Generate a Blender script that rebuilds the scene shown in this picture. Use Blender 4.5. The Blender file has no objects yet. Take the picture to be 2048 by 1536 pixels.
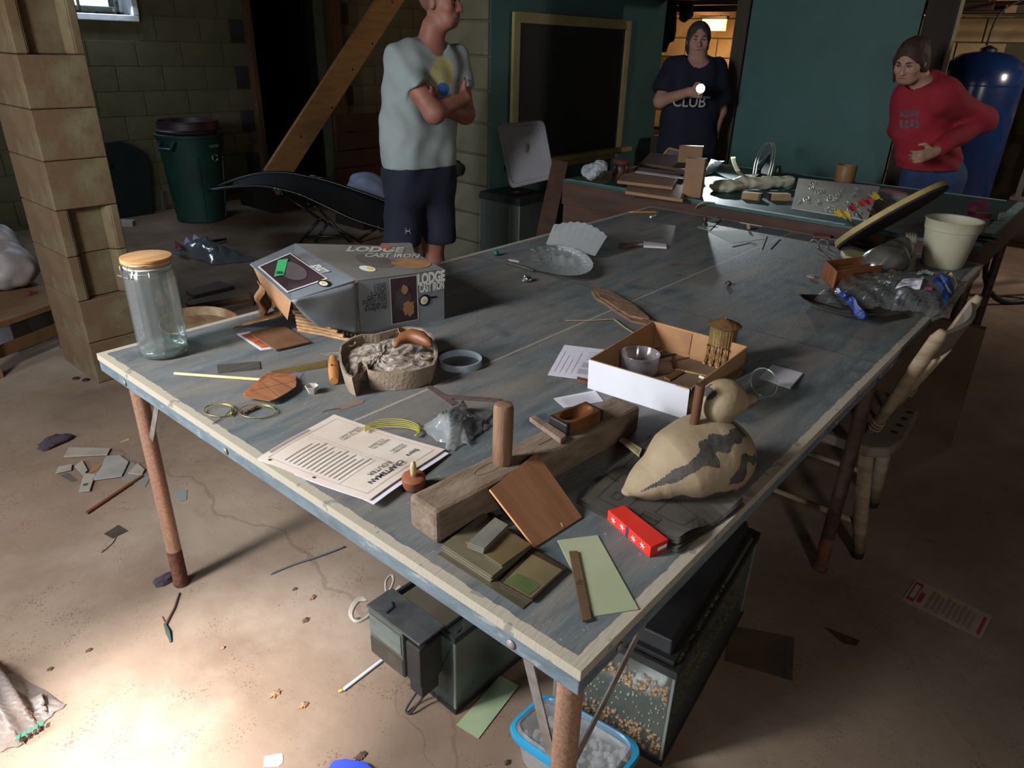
import bpy, math, random
import numpy as np
from mathutils import Matrix, Vector
random.seed(7); rng = np.random.RandomState(5)
scene = bpy.context.scene
COL = scene.collection
pi = math.pi
# ------------------------------------------------------------------ camera
FPX = 1415.8
CAM = np.array([-0.5826, -0.3575, 1.4990])
YAW, PITCH, ROLL = 0.69889, -0.44497, 0.028366
def _axes():
    f = np.array([math.cos(PITCH)*math.cos(YAW), math.cos(PITCH)*math.sin(YAW), math.sin(PITCH)])
    r = np.cross(f, [0, 0, 1]); r /= np.linalg.norm(r); u = np.cross(r, f)
    c, s = math.cos(ROLL), math.sin(ROLL)
    return c*r+s*u, -s*r+c*u, f
RV, UV, FV = _axes()
RH = np.array([math.sin(YAW), -math.cos(YAW), 0.]); FH = np.array([math.cos(YAW), math.sin(YAW), 0.])
cam_data = bpy.data.cameras.new('camera'); cam_data.sensor_width = 36; cam_data.lens = FPX/2048*36
cam_data.clip_start = 0.02; cam_data.clip_end = 200
camera = bpy.data.objects.new('camera', cam_data); COL.objects.link(camera)
camera.matrix_world = Matrix([[RV[i], UV[i], -FV[i], CAM[i]] for i in range(3)]+[[0, 0, 0, 1]])
scene.camera = camera
# ------------------------------------------------------------------ world, exposure, large lights
scene.view_settings.view_transform = 'Standard'; scene.view_settings.look = 'None'
scene.view_settings.gamma = 1; scene.view_settings.use_curve_mapping = False
scene.view_settings.exposure = EXPOSURE = 0.15
world = bpy.data.worlds.new('sky'); scene.world = world; world.use_nodes = True
wn = world.node_tree.nodes; wl = world.node_tree.links
bg = wn['Background']; sky = wn.new('ShaderNodeTexSky'); sky.sky_type = 'NISHITA'
sky.sun_elevation = math.radians(50); sky.sun_rotation = math.radians(120); sky.sun_disc = False
wl.new(sky.outputs[0], bg.inputs[0]); bg.inputs[1].default_value = 0.60
def area(name, loc, target, sx, sy, power, color):
    d = bpy.data.lights.new(name, 'AREA'); d.shape = 'RECTANGLE'; d.size = sx; d.size_y = sy; d.energy = power; d.color = color
    o = bpy.data.objects.new(name, d); COL.objects.link(o); o.location = loc
    o.rotation_euler = (Vector(target)-Vector(loc)).to_track_quat('-Z', 'Y').to_euler(); return o
def spot(name, loc, target, power, color, deg, blend, rad=0.02):
    d = bpy.data.lights.new(name, 'SPOT'); d.energy = power; d.color = color; d.spot_size = math.radians(deg); d.spot_blend = blend; d.shadow_soft_size = rad
    o = bpy.data.objects.new(name, d); COL.objects.link(o); o.location = loc
    o.rotation_euler = (Vector(target)-Vector(loc)).to_track_quat('-Z', 'Y').to_euler(); return o
# daylight through the open cellar doorway behind and left of the camera
area('doorway_daylight', (-3.3, 2.0, 1.75), (0.9, 1.3, 0.7), 1.2, 1.2, 70, (0.82, 0.91, 1.0))
# ceiling strip lamp left of and behind the camera
area('ceiling_strip_lamp', (-1.45, 1.45, 2.02), (0.45, 0.85, 0.6), 0.35, 1.0, 112, (0.98, 0.98, 1.0))
# weak unseen fill light added behind and right of the camera, lifts the right floor
area('rear_fill', (-1.6, -2.2, 2.12), (1.2, -0.5, 0.0), 0.3, 0.3, 26, (1.0, 0.93, 0.86))
# daylight through the small window in the block wall
area('window_daylight', (2.0, 6.52, 1.84), (1.7, 4.6, 0.0), 0.9, 0.4, 12, (0.70, 0.84, 1.0))
# a torch held by someone left of the frame, pointed at the floor
spot('torch_on_floor', (-0.95, 0.80, 1.20), (-0.27, 0.96, 0.0), 560, (0.98, 0.97, 1.0), 42, 1.0, 0.03)
# unseen fill light added to bring out the tank in the utility room
area('utility_fill', (5.7, -1.2, 2.1), (6.6, 0.4, 1.0), 0.15, 0.15, 34, (1.0, 0.86, 0.76))

# ------------------------------------------------------------------ pixel -> world helpers (2048 x 1536 frame)
def ray(x, y): return (x-1024)/FPX*RV-(y-768)/FPX*UV+FV
def at(x, y, z):
    d = ray(x, y); return CAM+d*((z-CAM[2])/d[2])
def onplane(x, y, P, n):
    d = ray(x, y); n = np.asarray(n, float); return CAM+d*(((np.asarray(P, float)-CAM)@n)/(d@n))
def onY(x, y, Y): return onplane(x, y, (0, Y, 0), (0, 1, 0))
def onX(x, y, X): return onplane(x, y, (X, 0, 0), (1, 0, 0))
def atD(x, y, D): return onplane(x, y, CAM+FH*D, FH)
def hgt(b, ytop):
    lo, hi = b[2], b[2]+3.
    for _ in range(50):
        m = (lo+hi)/2; d = np.array([b[0], b[1], m])-CAM
        y = 768-FPX*(d@UV)/(d@FV)
        if y > ytop: lo = m
        else: hi = m
    return lo
TZ = 0.762
def T(x, y): return at(x, y, TZ)
def G(x, y): return at(x, y, 0.0)
# ------------------------------------------------------------------ materials
def C(h):
    v = [int(h[i:i+2], 16)/255 for i in (0, 2, 4)]
    return tuple(((c/12.92) if c <= .04045 else ((c+.055)/1.055)**2.4) for c in v)+(1.0,)
_m = {}
def mat(name, base='808080', var=None, scale=6., rough=.75, metal=0., bump=0., bscale=30., stretch=(1, 1, 1), lo=.35, hi=.65, spec=.35, emit=None, estr=1., clear=None, gloss=.12, detail=6., dist=0., third=None, tscale=3., tlo=.55, thi=.7, fres=.55):
    if name in _m: return _m[name]
    m = bpy.data.materials.new(name); m.use_nodes = True; _m[name] = m
    nt = m.node_tree; N = nt.nodes; L = nt.links; bs = N['Principled BSDF']; out = N['Material Output']
    bs.inputs['Roughness'].default_value = rough; bs.inputs['Metallic'].default_value = metal
    bs.inputs['Specular IOR Level'].default_value = spec; bs.inputs['Base Color'].default_value = C(base)
    tc = N.new('ShaderNodeTexCoord'); mp = N.new('ShaderNodeMapping'); mp.inputs['Scale'].default_value = stretch
    L.new(tc.outputs['Object'], mp.inputs['Vector'])
    def ramp(sc, l, h, det=detail):
        nz = N.new('ShaderNodeTexNoise'); nz.inputs['Scale'].default_value = sc; nz.inputs['Detail'].default_value = det
        nz.inputs['Distortion'].default_value = dist; nz.inputs['Roughness'].default_value = .6
        L.new(mp.outputs[0], nz.inputs['Vector'])
        mr = N.new('ShaderNodeMapRange'); mr.inputs[1].default_value = l; mr.inputs[2].default_value = h
        L.new(nz.outputs['Fac'], mr.inputs[0]); return mr.outputs[0]
    def mix(fac, a, b):
        x = N.new('ShaderNodeMix'); x.data_type = 'RGBA'; L.new(fac, x.inputs[0])
        if isinstance(a, tuple): x.inputs[6].default_value = a
        else: L.new(a, x.inputs[6])
        x.inputs[7].default_value = b; return x.outputs[2]
    col = None
    if var:
        col = mix(ramp(scale, lo, hi), C(base), C(var))
        if third: col = mix(ramp(tscale, tlo, thi), col, C(third))
        L.new(col, bs.inputs['Base Color'])
    if bump:
        nz = N.new('ShaderNodeTexNoise'); nz.inputs['Scale'].default_value = bscale; nz.inputs['Detail'].default_value = 5
        L.new(mp.outputs[0], nz.inputs['Vector'])
        b = N.new('ShaderNodeBump'); b.inputs['Strength'].default_value = min(1., bump); b.inputs['Distance'].default_value = .004*max(1, bump)
        L.new(nz.outputs['Fac'], b.inputs['Height']); L.new(b.outputs[0], bs.inputs['Normal'])
    if emit:
        bs.inputs['Emission Color'].default_value = C(emit); bs.inputs['Emission Strength'].default_value = estr
    if clear is not None:      # thin clear plastic or glass: mostly see-through, a sharp sheen, a little dust
        tr = N.new('ShaderNodeBsdfTransparent'); tr.inputs[0].default_value = C(base)
        gl = N.new('ShaderNodeBsdfGlossy'); gl.inputs['Roughness'].default_value = rough
        lw = N.new('ShaderNodeLayerWeight'); lw.inputs[0].default_value = .35
        ad = N.new('ShaderNodeMath'); ad.operation = 'MULTIPLY_ADD'; ad.inputs[1].default_value = fres; ad.inputs[2].default_value = gloss
        L.new(lw.outputs['Fresnel'], ad.inputs[0])
        m1 = N.new('ShaderNodeMixShader'); L.new(ad.outputs[0], m1.inputs[0]); L.new(tr.outputs[0], m1.inputs[1]); L.new(gl.outputs[0], m1.inputs[2])
        m2 = N.new('ShaderNodeMixShader'); m2.inputs[0].default_value = clear; L.new(m1.outputs[0], m2.inputs[1]); L.new(bs.outputs[0], m2.inputs[2])
        if bump: L.new(b.outputs[0], gl.inputs['Normal'])
        L.new(m2.outputs[0], out.inputs['Surface'])
    return m
# ------------------------------------------------------------------ mesh building, all in world coordinates
def rotm(rx=0, ry=0, rz=0):
    return np.array((Matrix.Rotation(rz, 3, 'Z') @ Matrix.Rotation(ry, 3, 'Y') @ Matrix.Rotation(rx, 3, 'X')))
def frame(d, up=(0, 0, 1)):
    d = np.asarray(d, float); d = d/np.linalg.norm(d); up = np.asarray(up, float)
    if abs(d@up) > .98: up = np.array([1., 0, 0])
    x = np.cross(up, d); x /= np.linalg.norm(x); y = np.cross(d, x); return x, y, d
class B:
    def __init__(s): s.v = []; s.f = []
    def add(s, v, f):
        n = len(s.v); s.v += [tuple(map(float, p)) for p in v]; s.f += [tuple(int(i)+n for i in q) for q in f]; return s
    def box(s, c, size, R=None, taper=1.):
        h = np.array(size, float)/2; P = []
        for z in (-1, 1):
            for x, y in ((-1, -1), (1, -1), (1, 1), (-1, 1)):
                t = taper if z > 0 else 1.
                P.append((x*h[0]*t, y*h[1]*t, z*h[2]))
        P = np.array(P)
        if R is not None: P = P@np.asarray(R).T
        return s.add(P+np.array(c, float), [(3, 2, 1, 0), (4, 5, 6, 7), (0, 1, 5, 4), (1, 2, 6, 5), (2, 3, 7, 6), (3, 0, 4, 7)])
    def prism(s, poly, dvec):
        P = [np.array(p, float) for p in poly]; d = np.array(dvec, float); n = len(P)
        a = sum((np.cross(P[i]-P[0], P[(i+1) % n]-P[0]) for i in range(n)))
        if a@d < 0: P = P[::-1]
        return s.add(P+[p+d for p in P], [tuple(range(n))[::-1], tuple(range(n, 2*n))]+[(i, (i+1) % n, n+(i+1) % n, n+i) for i in range(n)])
    def tube(s, pts, r, n=8, closed=False, flat=1., up=(0, 0, 1)):
        pts = [np.array(p, float) for p in pts]; k = len(pts)
        rr = r if hasattr(r, '__len__') else [r]*k
        V = []; F = []; X = None
        for i, p in enumerate(pts):
            if closed: d = pts[(i+1) % k]-pts[i-1]
            else: d = pts[min(i+1, k-1)]-pts[max(i-1, 0)]
            if np.linalg.norm(d) < 1e-9: d = np.array([0, 0, 1.])
            d = d/np.linalg.norm(d)
            if X is None: X, Y, _ = frame(d, up)
            else:
                X = X-d*(X@d); X /= np.linalg.norm(X); Y = np.cross(d, X)
            for j in range(n):
                a = 2*pi*j/n; V.append(p+X*math.cos(a)*rr[i]+Y*math.sin(a)*rr[i]*flat)
        m = k if closed else k-1
        for i in range(m):
            for j in range(n):
                a, b = i*n+j, i*n+(j+1) % n; c, d = ((i+1) % k)*n+(j+1) % n, ((i+1) % k)*n+j
                F.append((a, b, c, d))
        if not closed: F += [tuple(range(n))[::-1], tuple(range((k-1)*n, k*n))]
        return s.add(V, F)
    def lathe(s, prof, n=32, c=(0, 0, 0), R=None, cap=True, sq=None):
        V = []; F = []; k = len(prof)
        for r, z in prof:
            for j in range(n):
                a = 2*pi*j/n; q = 1. if sq is None else sq(a)
                V.append((r*q*math.cos(a), r*q*math.sin(a), z))
        for i in range(k-1):
            for j in range(n):
                F.append((i*n+j, i*n+(j+1) % n, (i+1)*n+(j+1) % n, (i+1)*n+j))
        if cap:
            if prof[0][0] > 1e-6: F.append(tuple(range(n))[::-1])
            if prof[-1][0] > 1e-6: F.append(tuple(range((k-1)*n, k*n)))
        V = np.array(V)
        if R is not None: V = V@np.asarray(R).T
        return s.add(V+np.array(c, float), F)
    def sheet(s, fn, nu, nv, thick=0.):
        V = []; F = []
        for j in range(nv+1):
            for i in range(nu+1): V.append(np.array(fn(i/nu, j/nv), float))
        W = nu+1
        for j in range(nv):
            for i in range(nu): F.append((j*W+i, j*W+i+1, (j+1)*W+i+1, (j+1)*W+i))
        if thick:
            n = len(V); V2 = []
            G_ = np.array(V).reshape(nv+1, nu+1, 3)
            du = np.gradient(G_, axis=1); dv = np.gradient(G_, axis=0); nn = np.cross(du, dv); nn /= (np.linalg.norm(nn, axis=2, keepdims=True)+1e-12)
            V2 = list((G_-nn*thick).reshape(-1, 3)); V = V+V2; F += [tuple(x+n for x in q[::-1]) for q in F]
            rim = [i for i in range(W)]+[j*W+nu for j in range(1, nv+1)]+[nv*W+i for i in range(nu-1, -1, -1)]+[j*W for j in range(nv-1, 0, -1)]
            for a, b in zip(rim, rim[1:]+rim[:1]): F.append((b, a, a+n, b+n))
        return s.add(V, F)
def wpos(o):
    p = np.zeros(3)
    while o is not None: p += np.array(o.location); o = o.parent
    return p
def tag(o, label=None, cat=None, group=None, kind=None):
    for k, v in (('label', label), ('category', cat), ('group', group), ('kind', kind)):
        if v: o[k] = v
    return o
def obj(name, b, m, parent=None, smooth=False, bevel=0., label=None, cat=None, group=None, kind=None, subd=0, auto=None):
    V = np.array(b.v, float); me = bpy.data.meshes.new(name)
    if parent is not None: org = wpos(parent)
    else: org = np.array([(V[:, 0].min()+V[:, 0].max())/2, (V[:, 1].min()+V[:, 1].max())/2, V[:, 2].min()])
    me.from_pydata([tuple(p) for p in (V-org)], [], b.f); me.validate(); me.update()
    if isinstance(m, (list, tuple)):
        for x in m: me.materials.append(x)
    else: me.materials.append(m)
    if smooth: me.polygons.foreach_set('use_smooth', [True]*len(me.polygons))
    o = bpy.data.objects.new(name, me); COL.objects.link(o)
    if parent is not None: o.parent = parent
    else: o.location = org
    if bevel:
        md = o.modifiers.new('edge', 'BEVEL'); md.width = bevel; md.segments = 2; md.limit_method = 'ANGLE'; md.angle_limit = .6
    if subd:
        md = o.modifiers.new('sub', 'SUBSURF'); md.levels = subd; md.render_levels = subd
    if smooth and auto:
        me.set_sharp_from_angle(angle=auto)
    return tag(o, label, cat, group, kind)
def thing(name, label, cat, loc, group=None, kind=None):
    o = bpy.data.objects.new(name, None); COL.objects.link(o); o.location = tuple(map(float, loc)); o.empty_display_size = .05
    return tag(o, label, cat, group, kind)
def inst(src, loc, parent=None, rot=None, scale=None):
    o = src.copy(); COL.objects.link(o); o.parent = parent
    o.location = tuple(np.array(loc, float)-(wpos(parent) if parent else 0))
    if rot: o.rotation_euler = rot
    if scale: o.scale = scale
    return o
def flat(name, px, z, th, m, parent=None, **k):
    """a flat piece lying at height z whose outline corners are given in the photo's frame"""
    return obj(name, B().prism([at(x, y, z) for x, y in px], (0, 0, th)), m, parent, **k)
_fc = {}
def text(name, s, size, org, xdir, ydir, m, parent, bold=0., align='CENTER', lift=.0004, sx=1., shear=0., space=1.):
    cu = bpy.data.curves.new('t', 'FONT'); cu.body = s; cu.size = size; cu.align_x = align; cu.align_y = 'CENTER'; cu.offset = bold
    cu.shear = shear; cu.space_line = space; cu.resolution_u = 3
    o = bpy.data.objects.new('t', cu); COL.objects.link(o)
    dg = bpy.context.evaluated_depsgraph_get(); me = bpy.data.meshes.new_from_object(o.evaluated_get(dg))
    V = np.array([v.co[:] for v in me.vertices]).reshape(-1, 3); F = [tuple(p.vertices) for p in me.polygons]
    bpy.data.objects.remove(o); bpy.data.curves.remove(cu); bpy.data.meshes.remove(me)
    xd = np.array(xdir, float); xd /= np.linalg.norm(xd); yd = np.array(ydir, float); yd = yd-xd*(yd@xd); yd /= np.linalg.norm(yd); n = np.cross(xd, yd)
    W = np.array(org, float)+V[:, :1]*sx*xd+V[:, 1:2]*yd+n*lift
    b = B(); b.add(W, F); return obj(name, b, m, parent)
# ------------------------------------------------------------------ implicit surfaces for bodies
def smin(a, b, k):
    h = np.maximum(k-np.abs(a-b), 0)/k; return np.minimum(a, b)-h*h*k*.25
def rc(P, a, b, r1, r2=None):
    a = np.asarray(a, float); b = np.asarray(b, float); r2 = r1 if r2 is None else r2
    d = b-a; t = np.clip(((P-a)@d)/max(d@d, 1e-12), 0, 1)
    return np.linalg.norm(P-a-t[:, None]*d, axis=1)-(r1+(r2-r1)*t)
def el(P, c, r, R=None):
    Q = P-np.asarray(c, float)
    if R is not None: Q = Q@np.asarray(R)
    r = np.asarray(r, float); k0 = np.linalg.norm(Q/r, axis=1); k1 = np.linalg.norm(Q/(r*r), axis=1)+1e-9
    return k0*(k0-1)/k1
def surf(f, lo, hi, h):
    lo = np.asarray(lo, float); hi = np.asarray(hi, float); n = np.ceil((hi-lo)/h).astype(int)+1
    g = [lo[i]+h*np.arange(n[i]) for i in range(3)]
    V = np.empty(tuple(n), np.float32)
    BS = 7
    for i in range(0, n[0], BS):
        for j in range(0, n[1], BS):
            zc = np.arange(0, n[2], BS); ce_ = np.stack([np.full(len(zc), g[0][min(i+BS//2, n[0]-1)]), np.full(len(zc), g[1][min(j+BS//2, n[1]-1)]), g[2][np.minimum(zc+BS//2, n[2]-1)]], 1)
            vc = f(ce_); live = np.abs(vc) < BS*h*1.5+.025
            for k, vv, lv in zip(zc, vc, live):
                if not lv: V[i:i+BS, j:j+BS, k:k+BS] = vv
            ks = [k for k, lv in zip(zc, live) if lv]
            if not ks: continue
            zi = np.concatenate([np.arange(k, min(k+BS, n[2])) for k in ks]); xs = g[0][i:i+BS]; ys = g[1][j:j+BS]
            A_ = np.stack(np.meshgrid(xs, ys, g[2][zi], indexing='ij'), -1)
            V[i:i+BS, j:j+BS, zi] = f(A_.reshape(-1, 3)).reshape(A_.shape[:3])
    I = V < 0; c = [I[a:n[0]-1+a, b_:n[1]-1+b_, d:n[2]-1+d] for a in (0, 1) for b_ in (0, 1) for d in (0, 1)]
    cnt = sum(x.astype(np.int8) for x in c); cell = (cnt > 0) & (cnt < 8)
    idx = -np.ones(cell.shape, int); ids = np.argwhere(cell); idx[cell] = np.arange(len(ids))
    acc = np.zeros((len(ids), 3)); w = np.zeros(len(ids))
    off = np.array([(a, b_, d) for a in (0, 1) for b_ in (0, 1) for d in (0, 1)])
    for a in range(8):
        for b_ in range(a+1, 8):
            if abs(off[a]-off[b_]).sum() != 1: continue
            va = V[tuple((ids+off[a]).T)]; vb = V[tuple((ids+off[b_]).T)]; s = (va < 0) != (vb < 0)
            t = np.where(s, va/np.where(s, va-vb, 1), 0)
            acc += np.where(s[:, None], off[a]+t[:, None]*(off[b_]-off[a]), 0); w += s
    P = lo+h*(ids+acc/w[:, None]); F = []
    for ax in range(3):
        sl0 = [slice(None)]*3; sl1 = [slice(None)]*3; sl0[ax] = slice(0, -1); sl1[ax] = slice(1, None)
        A = I[tuple(sl0)]; Bq = I[tuple(sl1)]; E = np.argwhere(A != Bq); u, v = (ax+1) % 3, (ax+2) % 3
        ok = (E[:, u] > 0) & (E[:, v] > 0) & (E[:, u] < cell.shape[u]) & (E[:, v] < cell.shape[v]); E = E[ok]
        q = []
        for du, dv in ((-1, -1), (0, -1), (0, 0), (-1, 0)):
            e = E.copy(); e[:, u] += du; e[:, v] += dv; q.append(idx[tuple(e.T)])
        q = np.stack(q, 1); flip = ~A[tuple(E.T)]; q[flip] = q[flip][:, ::-1]; F.append(q)
    F = np.concatenate(F); F = F[(F >= 0).all(1)]
    e = h*.4; gr = np.stack([f(P+np.eye(3)[i]*e)-f(P-np.eye(3)[i]*e) for i in range(3)], 1)/(2*e)
    val = f(P); st = (val/np.maximum((gr**2).sum(1), .2))[:, None]*gr; ln = np.linalg.norm(st, axis=1, keepdims=True); P = P-st*np.minimum(1, h*.5/(ln+1e-9))
    b = B(); b.v = [tuple(p) for p in P]; b.f = [tuple(q) for q in F.tolist()]; return b
def wob(P, s, a, ph=0.):
    return a*(np.sin(P[:, 0]*s+ph+1.7*np.sin(P[:, 2]*s*.7+ph))*np.sin(P[:, 1]*s*1.1+2.1*ph+1.3*np.sin(P[:, 0]*s*.6))+.6*np.sin(P[:, 2]*s*1.3+P[:, 0]*s*.8+ph*3))
def crumple(c, r, seed, squash=(1, 1, 1), amp=.25, n=24, m=14, flatz=None, freq=3.):
    """a crumpled lump (bag, foil, paper ball): faceted sphere pushed in and out"""
    rs = np.random.RandomState(seed); D = rs.randn(26, 3); D /= np.linalg.norm(D, axis=1, keepdims=True); w = rs.uniform(-1, 1, 26)
    b = B(); V = []; F = []
    for j in range(m+1):
        th = pi*j/m
        for i in range(n):
            a = 2*pi*i/n; d = np.array([math.sin(th)*math.cos(a), math.sin(th)*math.sin(a), math.cos(th)])
            k = 1+amp*float((w*np.maximum(0, D@d-.55)*freq).sum())+amp*.18*rs.randn()
            p = d*k*r*np.array(squash); p = np.array(c, float)+p
            if flatz is not None: p[2] = max(p[2], flatz+.0004*i % .003)
            V.append(p)
    for j in range(m):
        for i in range(n): F.append((j*n+i, (j+1)*n+i, (j+1)*n+(i+1) % n, j*n+(i+1) % n))
    return b.add(V, F)
# ================================================================== the room
M_floor = mat('floor_concrete', '7f6d5d', '5f4f41', scale=1.6, rough=.9, bump=.5, bscale=22, lo=.3, hi=.7, third='938576', tscale=.9, tlo=.5, thi=.75, spec=.2)
def floor_nodes():
    nt = M_floor.node_tree; N = nt.nodes; L = nt.links; bs = N['Principled BSDF']
    src = bs.inputs['Base Color'].links[0].from_socket
    tc = [n for n in N if n.type == 'TEX_COORD'][0]
    def mixin(src, fac, colr):
        x = N.new('ShaderNodeMix'); x.data_type = 'RGBA'; L.new(fac, x.inputs[0]); L.new(src, x.inputs[6]); x.inputs[7].default_value = C(colr); return x.outputs[2]
    # grit: small dark specks
    v = N.new('ShaderNodeTexVoronoi'); v.inputs['Scale'].default_value = 115; L.new(tc.outputs['Object'], v.inputs['Vector'])
    nz = N.new('ShaderNodeTexNoise'); nz.inputs['Scale'].default_value = 2.2; L.new(tc.outputs['Object'], nz.inputs['Vector'])
    nz.inputs['Detail'].default_value = 9; nz.inputs['Scale'].default_value = 14; pw = N.new('ShaderNodeMath'); pw.operation = 'POWER'; pw.inputs[1].default_value = 3.; L.new(nz.outputs['Fac'], pw.inputs[0]); ml = N.new('ShaderNodeMath'); ml.operation = 'MULTIPLY'; ml.inputs[1].default_value = 1.05; L.new(pw.outputs[0], ml.inputs[0])
    lt = N.new('ShaderNodeMath'); lt.operation = 'LESS_THAN'; L.new(v.outputs['Distance'], lt.inputs[0]); L.new(ml.outputs[0], lt.inputs[1])
    m2 = N.new('ShaderNodeMath'); m2.operation = 'MULTIPLY'; m2.inputs[1].default_value = .55; L.new(lt.outputs[0], m2.inputs[0])
    src = mixin(src, m2.outputs[0], '4a3526')
    # hairline cracks
    v2 = N.new('ShaderNodeTexVoronoi'); v2.feature = 'DISTANCE_TO_EDGE'; v2.inputs['Scale'].default_value = .55
    n2 = N.new('ShaderNodeTexNoise'); n2.inputs['Scale'].default_value = 3.; n2.inputs['Detail'].default_value = 6
    L.new(tc.outputs['Object'], n2.inputs['Vector'])
    ad = N.new('ShaderNodeVectorMath'); ad.operation = 'MULTIPLY_ADD'; ad.inputs[1].default_value = (.35, .35, 0); L.new(n2.outputs['Color'], ad.inputs[0]); L.new(tc.outputs['Object'], ad.inputs[2])
    L.new(ad.outputs[0], v2.inputs['Vector'])
    l2 = N.new('ShaderNodeMath'); l2.operation = 'LESS_THAN'; l2.inputs[1].default_value = .0012; L.new(v2.outputs['Distance'], l2.inputs[0])
    m3 = N.new('ShaderNodeMath'); m3.operation = 'MULTIPLY'; m3.inputs[1].default_value = .3; L.new(l2.outputs[0], m3.inputs[0])
    src = mixin(src, m3.outputs[0], '4d3c2e'); L.new(src, bs.inputs['Base Color'])
floor_nodes()
obj('floor', B().box((3.0, 1.6, -.05), (13.2, 10.6, .1)), M_floor, kind='structure')
M_ceil = mat('ceiling_boards', '3a2c22', '2a2019', scale=3, rough=.9, stretch=(1, 12, 1))
ce = obj('ceiling', B().box((3.0, 1.6, 2.36), (13.2, 10.6, .06)), M_ceil, kind='structure')
M_joist = mat('joist_wood', '4b3524', '35251a', scale=4, rough=.9, stretch=(12, 1, 6))
for i in range(14):
    obj('joist', B().box((3.0, -3.2+i*.75, 2.25), (13.0, .045, .17)), M_joist, ce)
# --- painted concrete block
M_block = mat('painted_block', '595742', '4d4a37', scale=5, rough=.85, bump=.55, bscale=60, spec=.2)
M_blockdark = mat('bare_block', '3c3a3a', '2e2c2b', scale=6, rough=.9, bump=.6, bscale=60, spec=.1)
M_mortar = mat('mortar', '585540', '4d4a36', scale=8, rough=.9, bump=.4)
M_blocky = mat('yellowed_block', '605c4b', '504d3d', scale=4, rough=.85, bump=.5, bscale=60, spec=.2)
BW, BH = .4064, .2032
def shared(name, b, m, bevel=0.):
    me = bpy.data.meshes.new(name); me.from_pydata(b.v, [], b.f); me.update(); me.materials.append(m); return me
def put(name, me, loc, parent, rz=0., bevel=.004):
    o = bpy.data.objects.new(name, me); COL.objects.link(o); o.parent = parent; o.location = tuple(np.array(loc)-wpos(parent)); o.rotation_euler[2] = rz
    if bevel:
        md = o.modifiers.new('edge', 'BEVEL'); md.width = bevel; md.segments = 1
    return o
YB = 6.60
# wall with the window and the dark stair opening (runs along X at Y = 6.6)
WX0, WX1, WZ0, WZ1 = 1.55, 2.475, 1.655, 2.12       # window hole
DX0, DX1 = 3.56, 4.47                               # dark opening
b = B()
for x0, x1, z0, z1 in ((-3.6, WX0, 0, 2.33), (WX0, WX1, 0, WZ0), (WX0, WX1, WZ1, 2.33), (WX1, DX0, 0, 2.33), (DX1, 9.6, 0, 2.33), (DX0, DX1, 2.05, 2.33)):
    b.box(((x0+x1)/2, YB+.10, (z0+z1)/2), (x1-x0, .2, z1-z0))
wall = obj('wall_back', b, M_mortar, kind='structure')
full = shared('block', B().box((0, 0, 0), (BW-.005, .012, BH-.0035)), M_block)
half = shared('block', B().box((0, 0, 0), (BW/2-.005, .012, BH-.0035)), M_block)
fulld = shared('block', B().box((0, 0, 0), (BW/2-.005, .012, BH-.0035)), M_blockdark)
for r in range(11):
    z = .035+BH*(r+.5)
    if z > 2.3: break
    off = 2.05 if r % 2 == 0 else 2.05+BW/2
    k = -3
    while True:
        x0 = off+k*BW; k += 1
        if x0 > 5.9: break
        DL = DX0-(.19 if r % 2 else 0); DRr = DX1+.12+(.0 if r % 2 else .17); segs = []
        if x0 < DL: segs.append((x0, min(x0+BW, DL)))
        if x0+BW > DRr: segs.append((max(x0, DRr), x0+BW))
        for a, c_ in segs:
            if z+BH/2 > WZ0-.02 and c_ > WX0 and a < WX1+.03:
                if a < WX0: c_ = WX0
                elif c_ > WX1+.03: a = max(a, WX1+.03)
                else: continue
            if c_-a < .05: continue
            me = full
            o = put('block', full, ((a+c_)/2, YB-.004, z), wall)
            o.scale[0] = (c_-a-.008)/(BW-.008)
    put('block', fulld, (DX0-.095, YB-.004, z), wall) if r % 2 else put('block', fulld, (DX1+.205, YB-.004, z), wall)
# opening: rough wooden jambs, dark passage behind
M_stud = mat('old_stud_wood', '5a4128', '40301f', scale=5, rough=.85, stretch=(8, 8, 1))
obj('trim_1', B().box((DX0-.02, YB-.03, 1.03), (.055, .12, 2.06)), M_stud, kind='structure', bevel=.004)
obj('trim_2', B().box((DX1+.07, YB-.03, 1.03), (.14, .12, 2.06)), M_stud, kind='structure', bevel=.004)
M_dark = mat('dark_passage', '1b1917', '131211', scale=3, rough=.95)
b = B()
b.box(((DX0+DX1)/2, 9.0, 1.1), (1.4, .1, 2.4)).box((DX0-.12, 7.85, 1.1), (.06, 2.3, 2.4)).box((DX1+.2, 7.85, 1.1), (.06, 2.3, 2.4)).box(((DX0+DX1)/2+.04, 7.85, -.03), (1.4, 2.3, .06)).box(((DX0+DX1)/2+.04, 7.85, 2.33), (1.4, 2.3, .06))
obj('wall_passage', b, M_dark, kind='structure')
# window: steel frame with panes, deep white painted reveal
M_white = mat('chalky_white_paint', 'c9ced6', 'b5b8bd', scale=14, rough=.8, bump=.6, bscale=40)
M_steel = mat('rusty_steel_sash', '8d8580', '4a3328', scale=20, rough=.6)
M_pane = mat('window_glass', 'e8f2ee', clear=.04, rough=.05, gloss=.05)
win = thing('window_1', 'small steel basement window with white painted reveal high in the block wall', 'window', ((WX0+WX1)/2, YB, WZ0), kind='structure')
b = B()
b.box(((WX0+WX1)/2, YB+.08, WZ0-.025), (WX1-WX0+.08, .26, .05)).box((WX1+.02, YB+.08, (WZ0+WZ1)/2), (.05, .26, WZ1-WZ0)).box((WX0-.02, YB+.08, (WZ0+WZ1)/2), (.05, .26, WZ1-WZ0))
obj('reveal', b, M_white, win, bevel=.006)
b = B(); yy = YB+.15
for z in (WZ0+.012, WZ1-.012): b.box(((WX0+WX1)/2, yy, z), (WX1-WX0, .03, .024))
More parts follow.
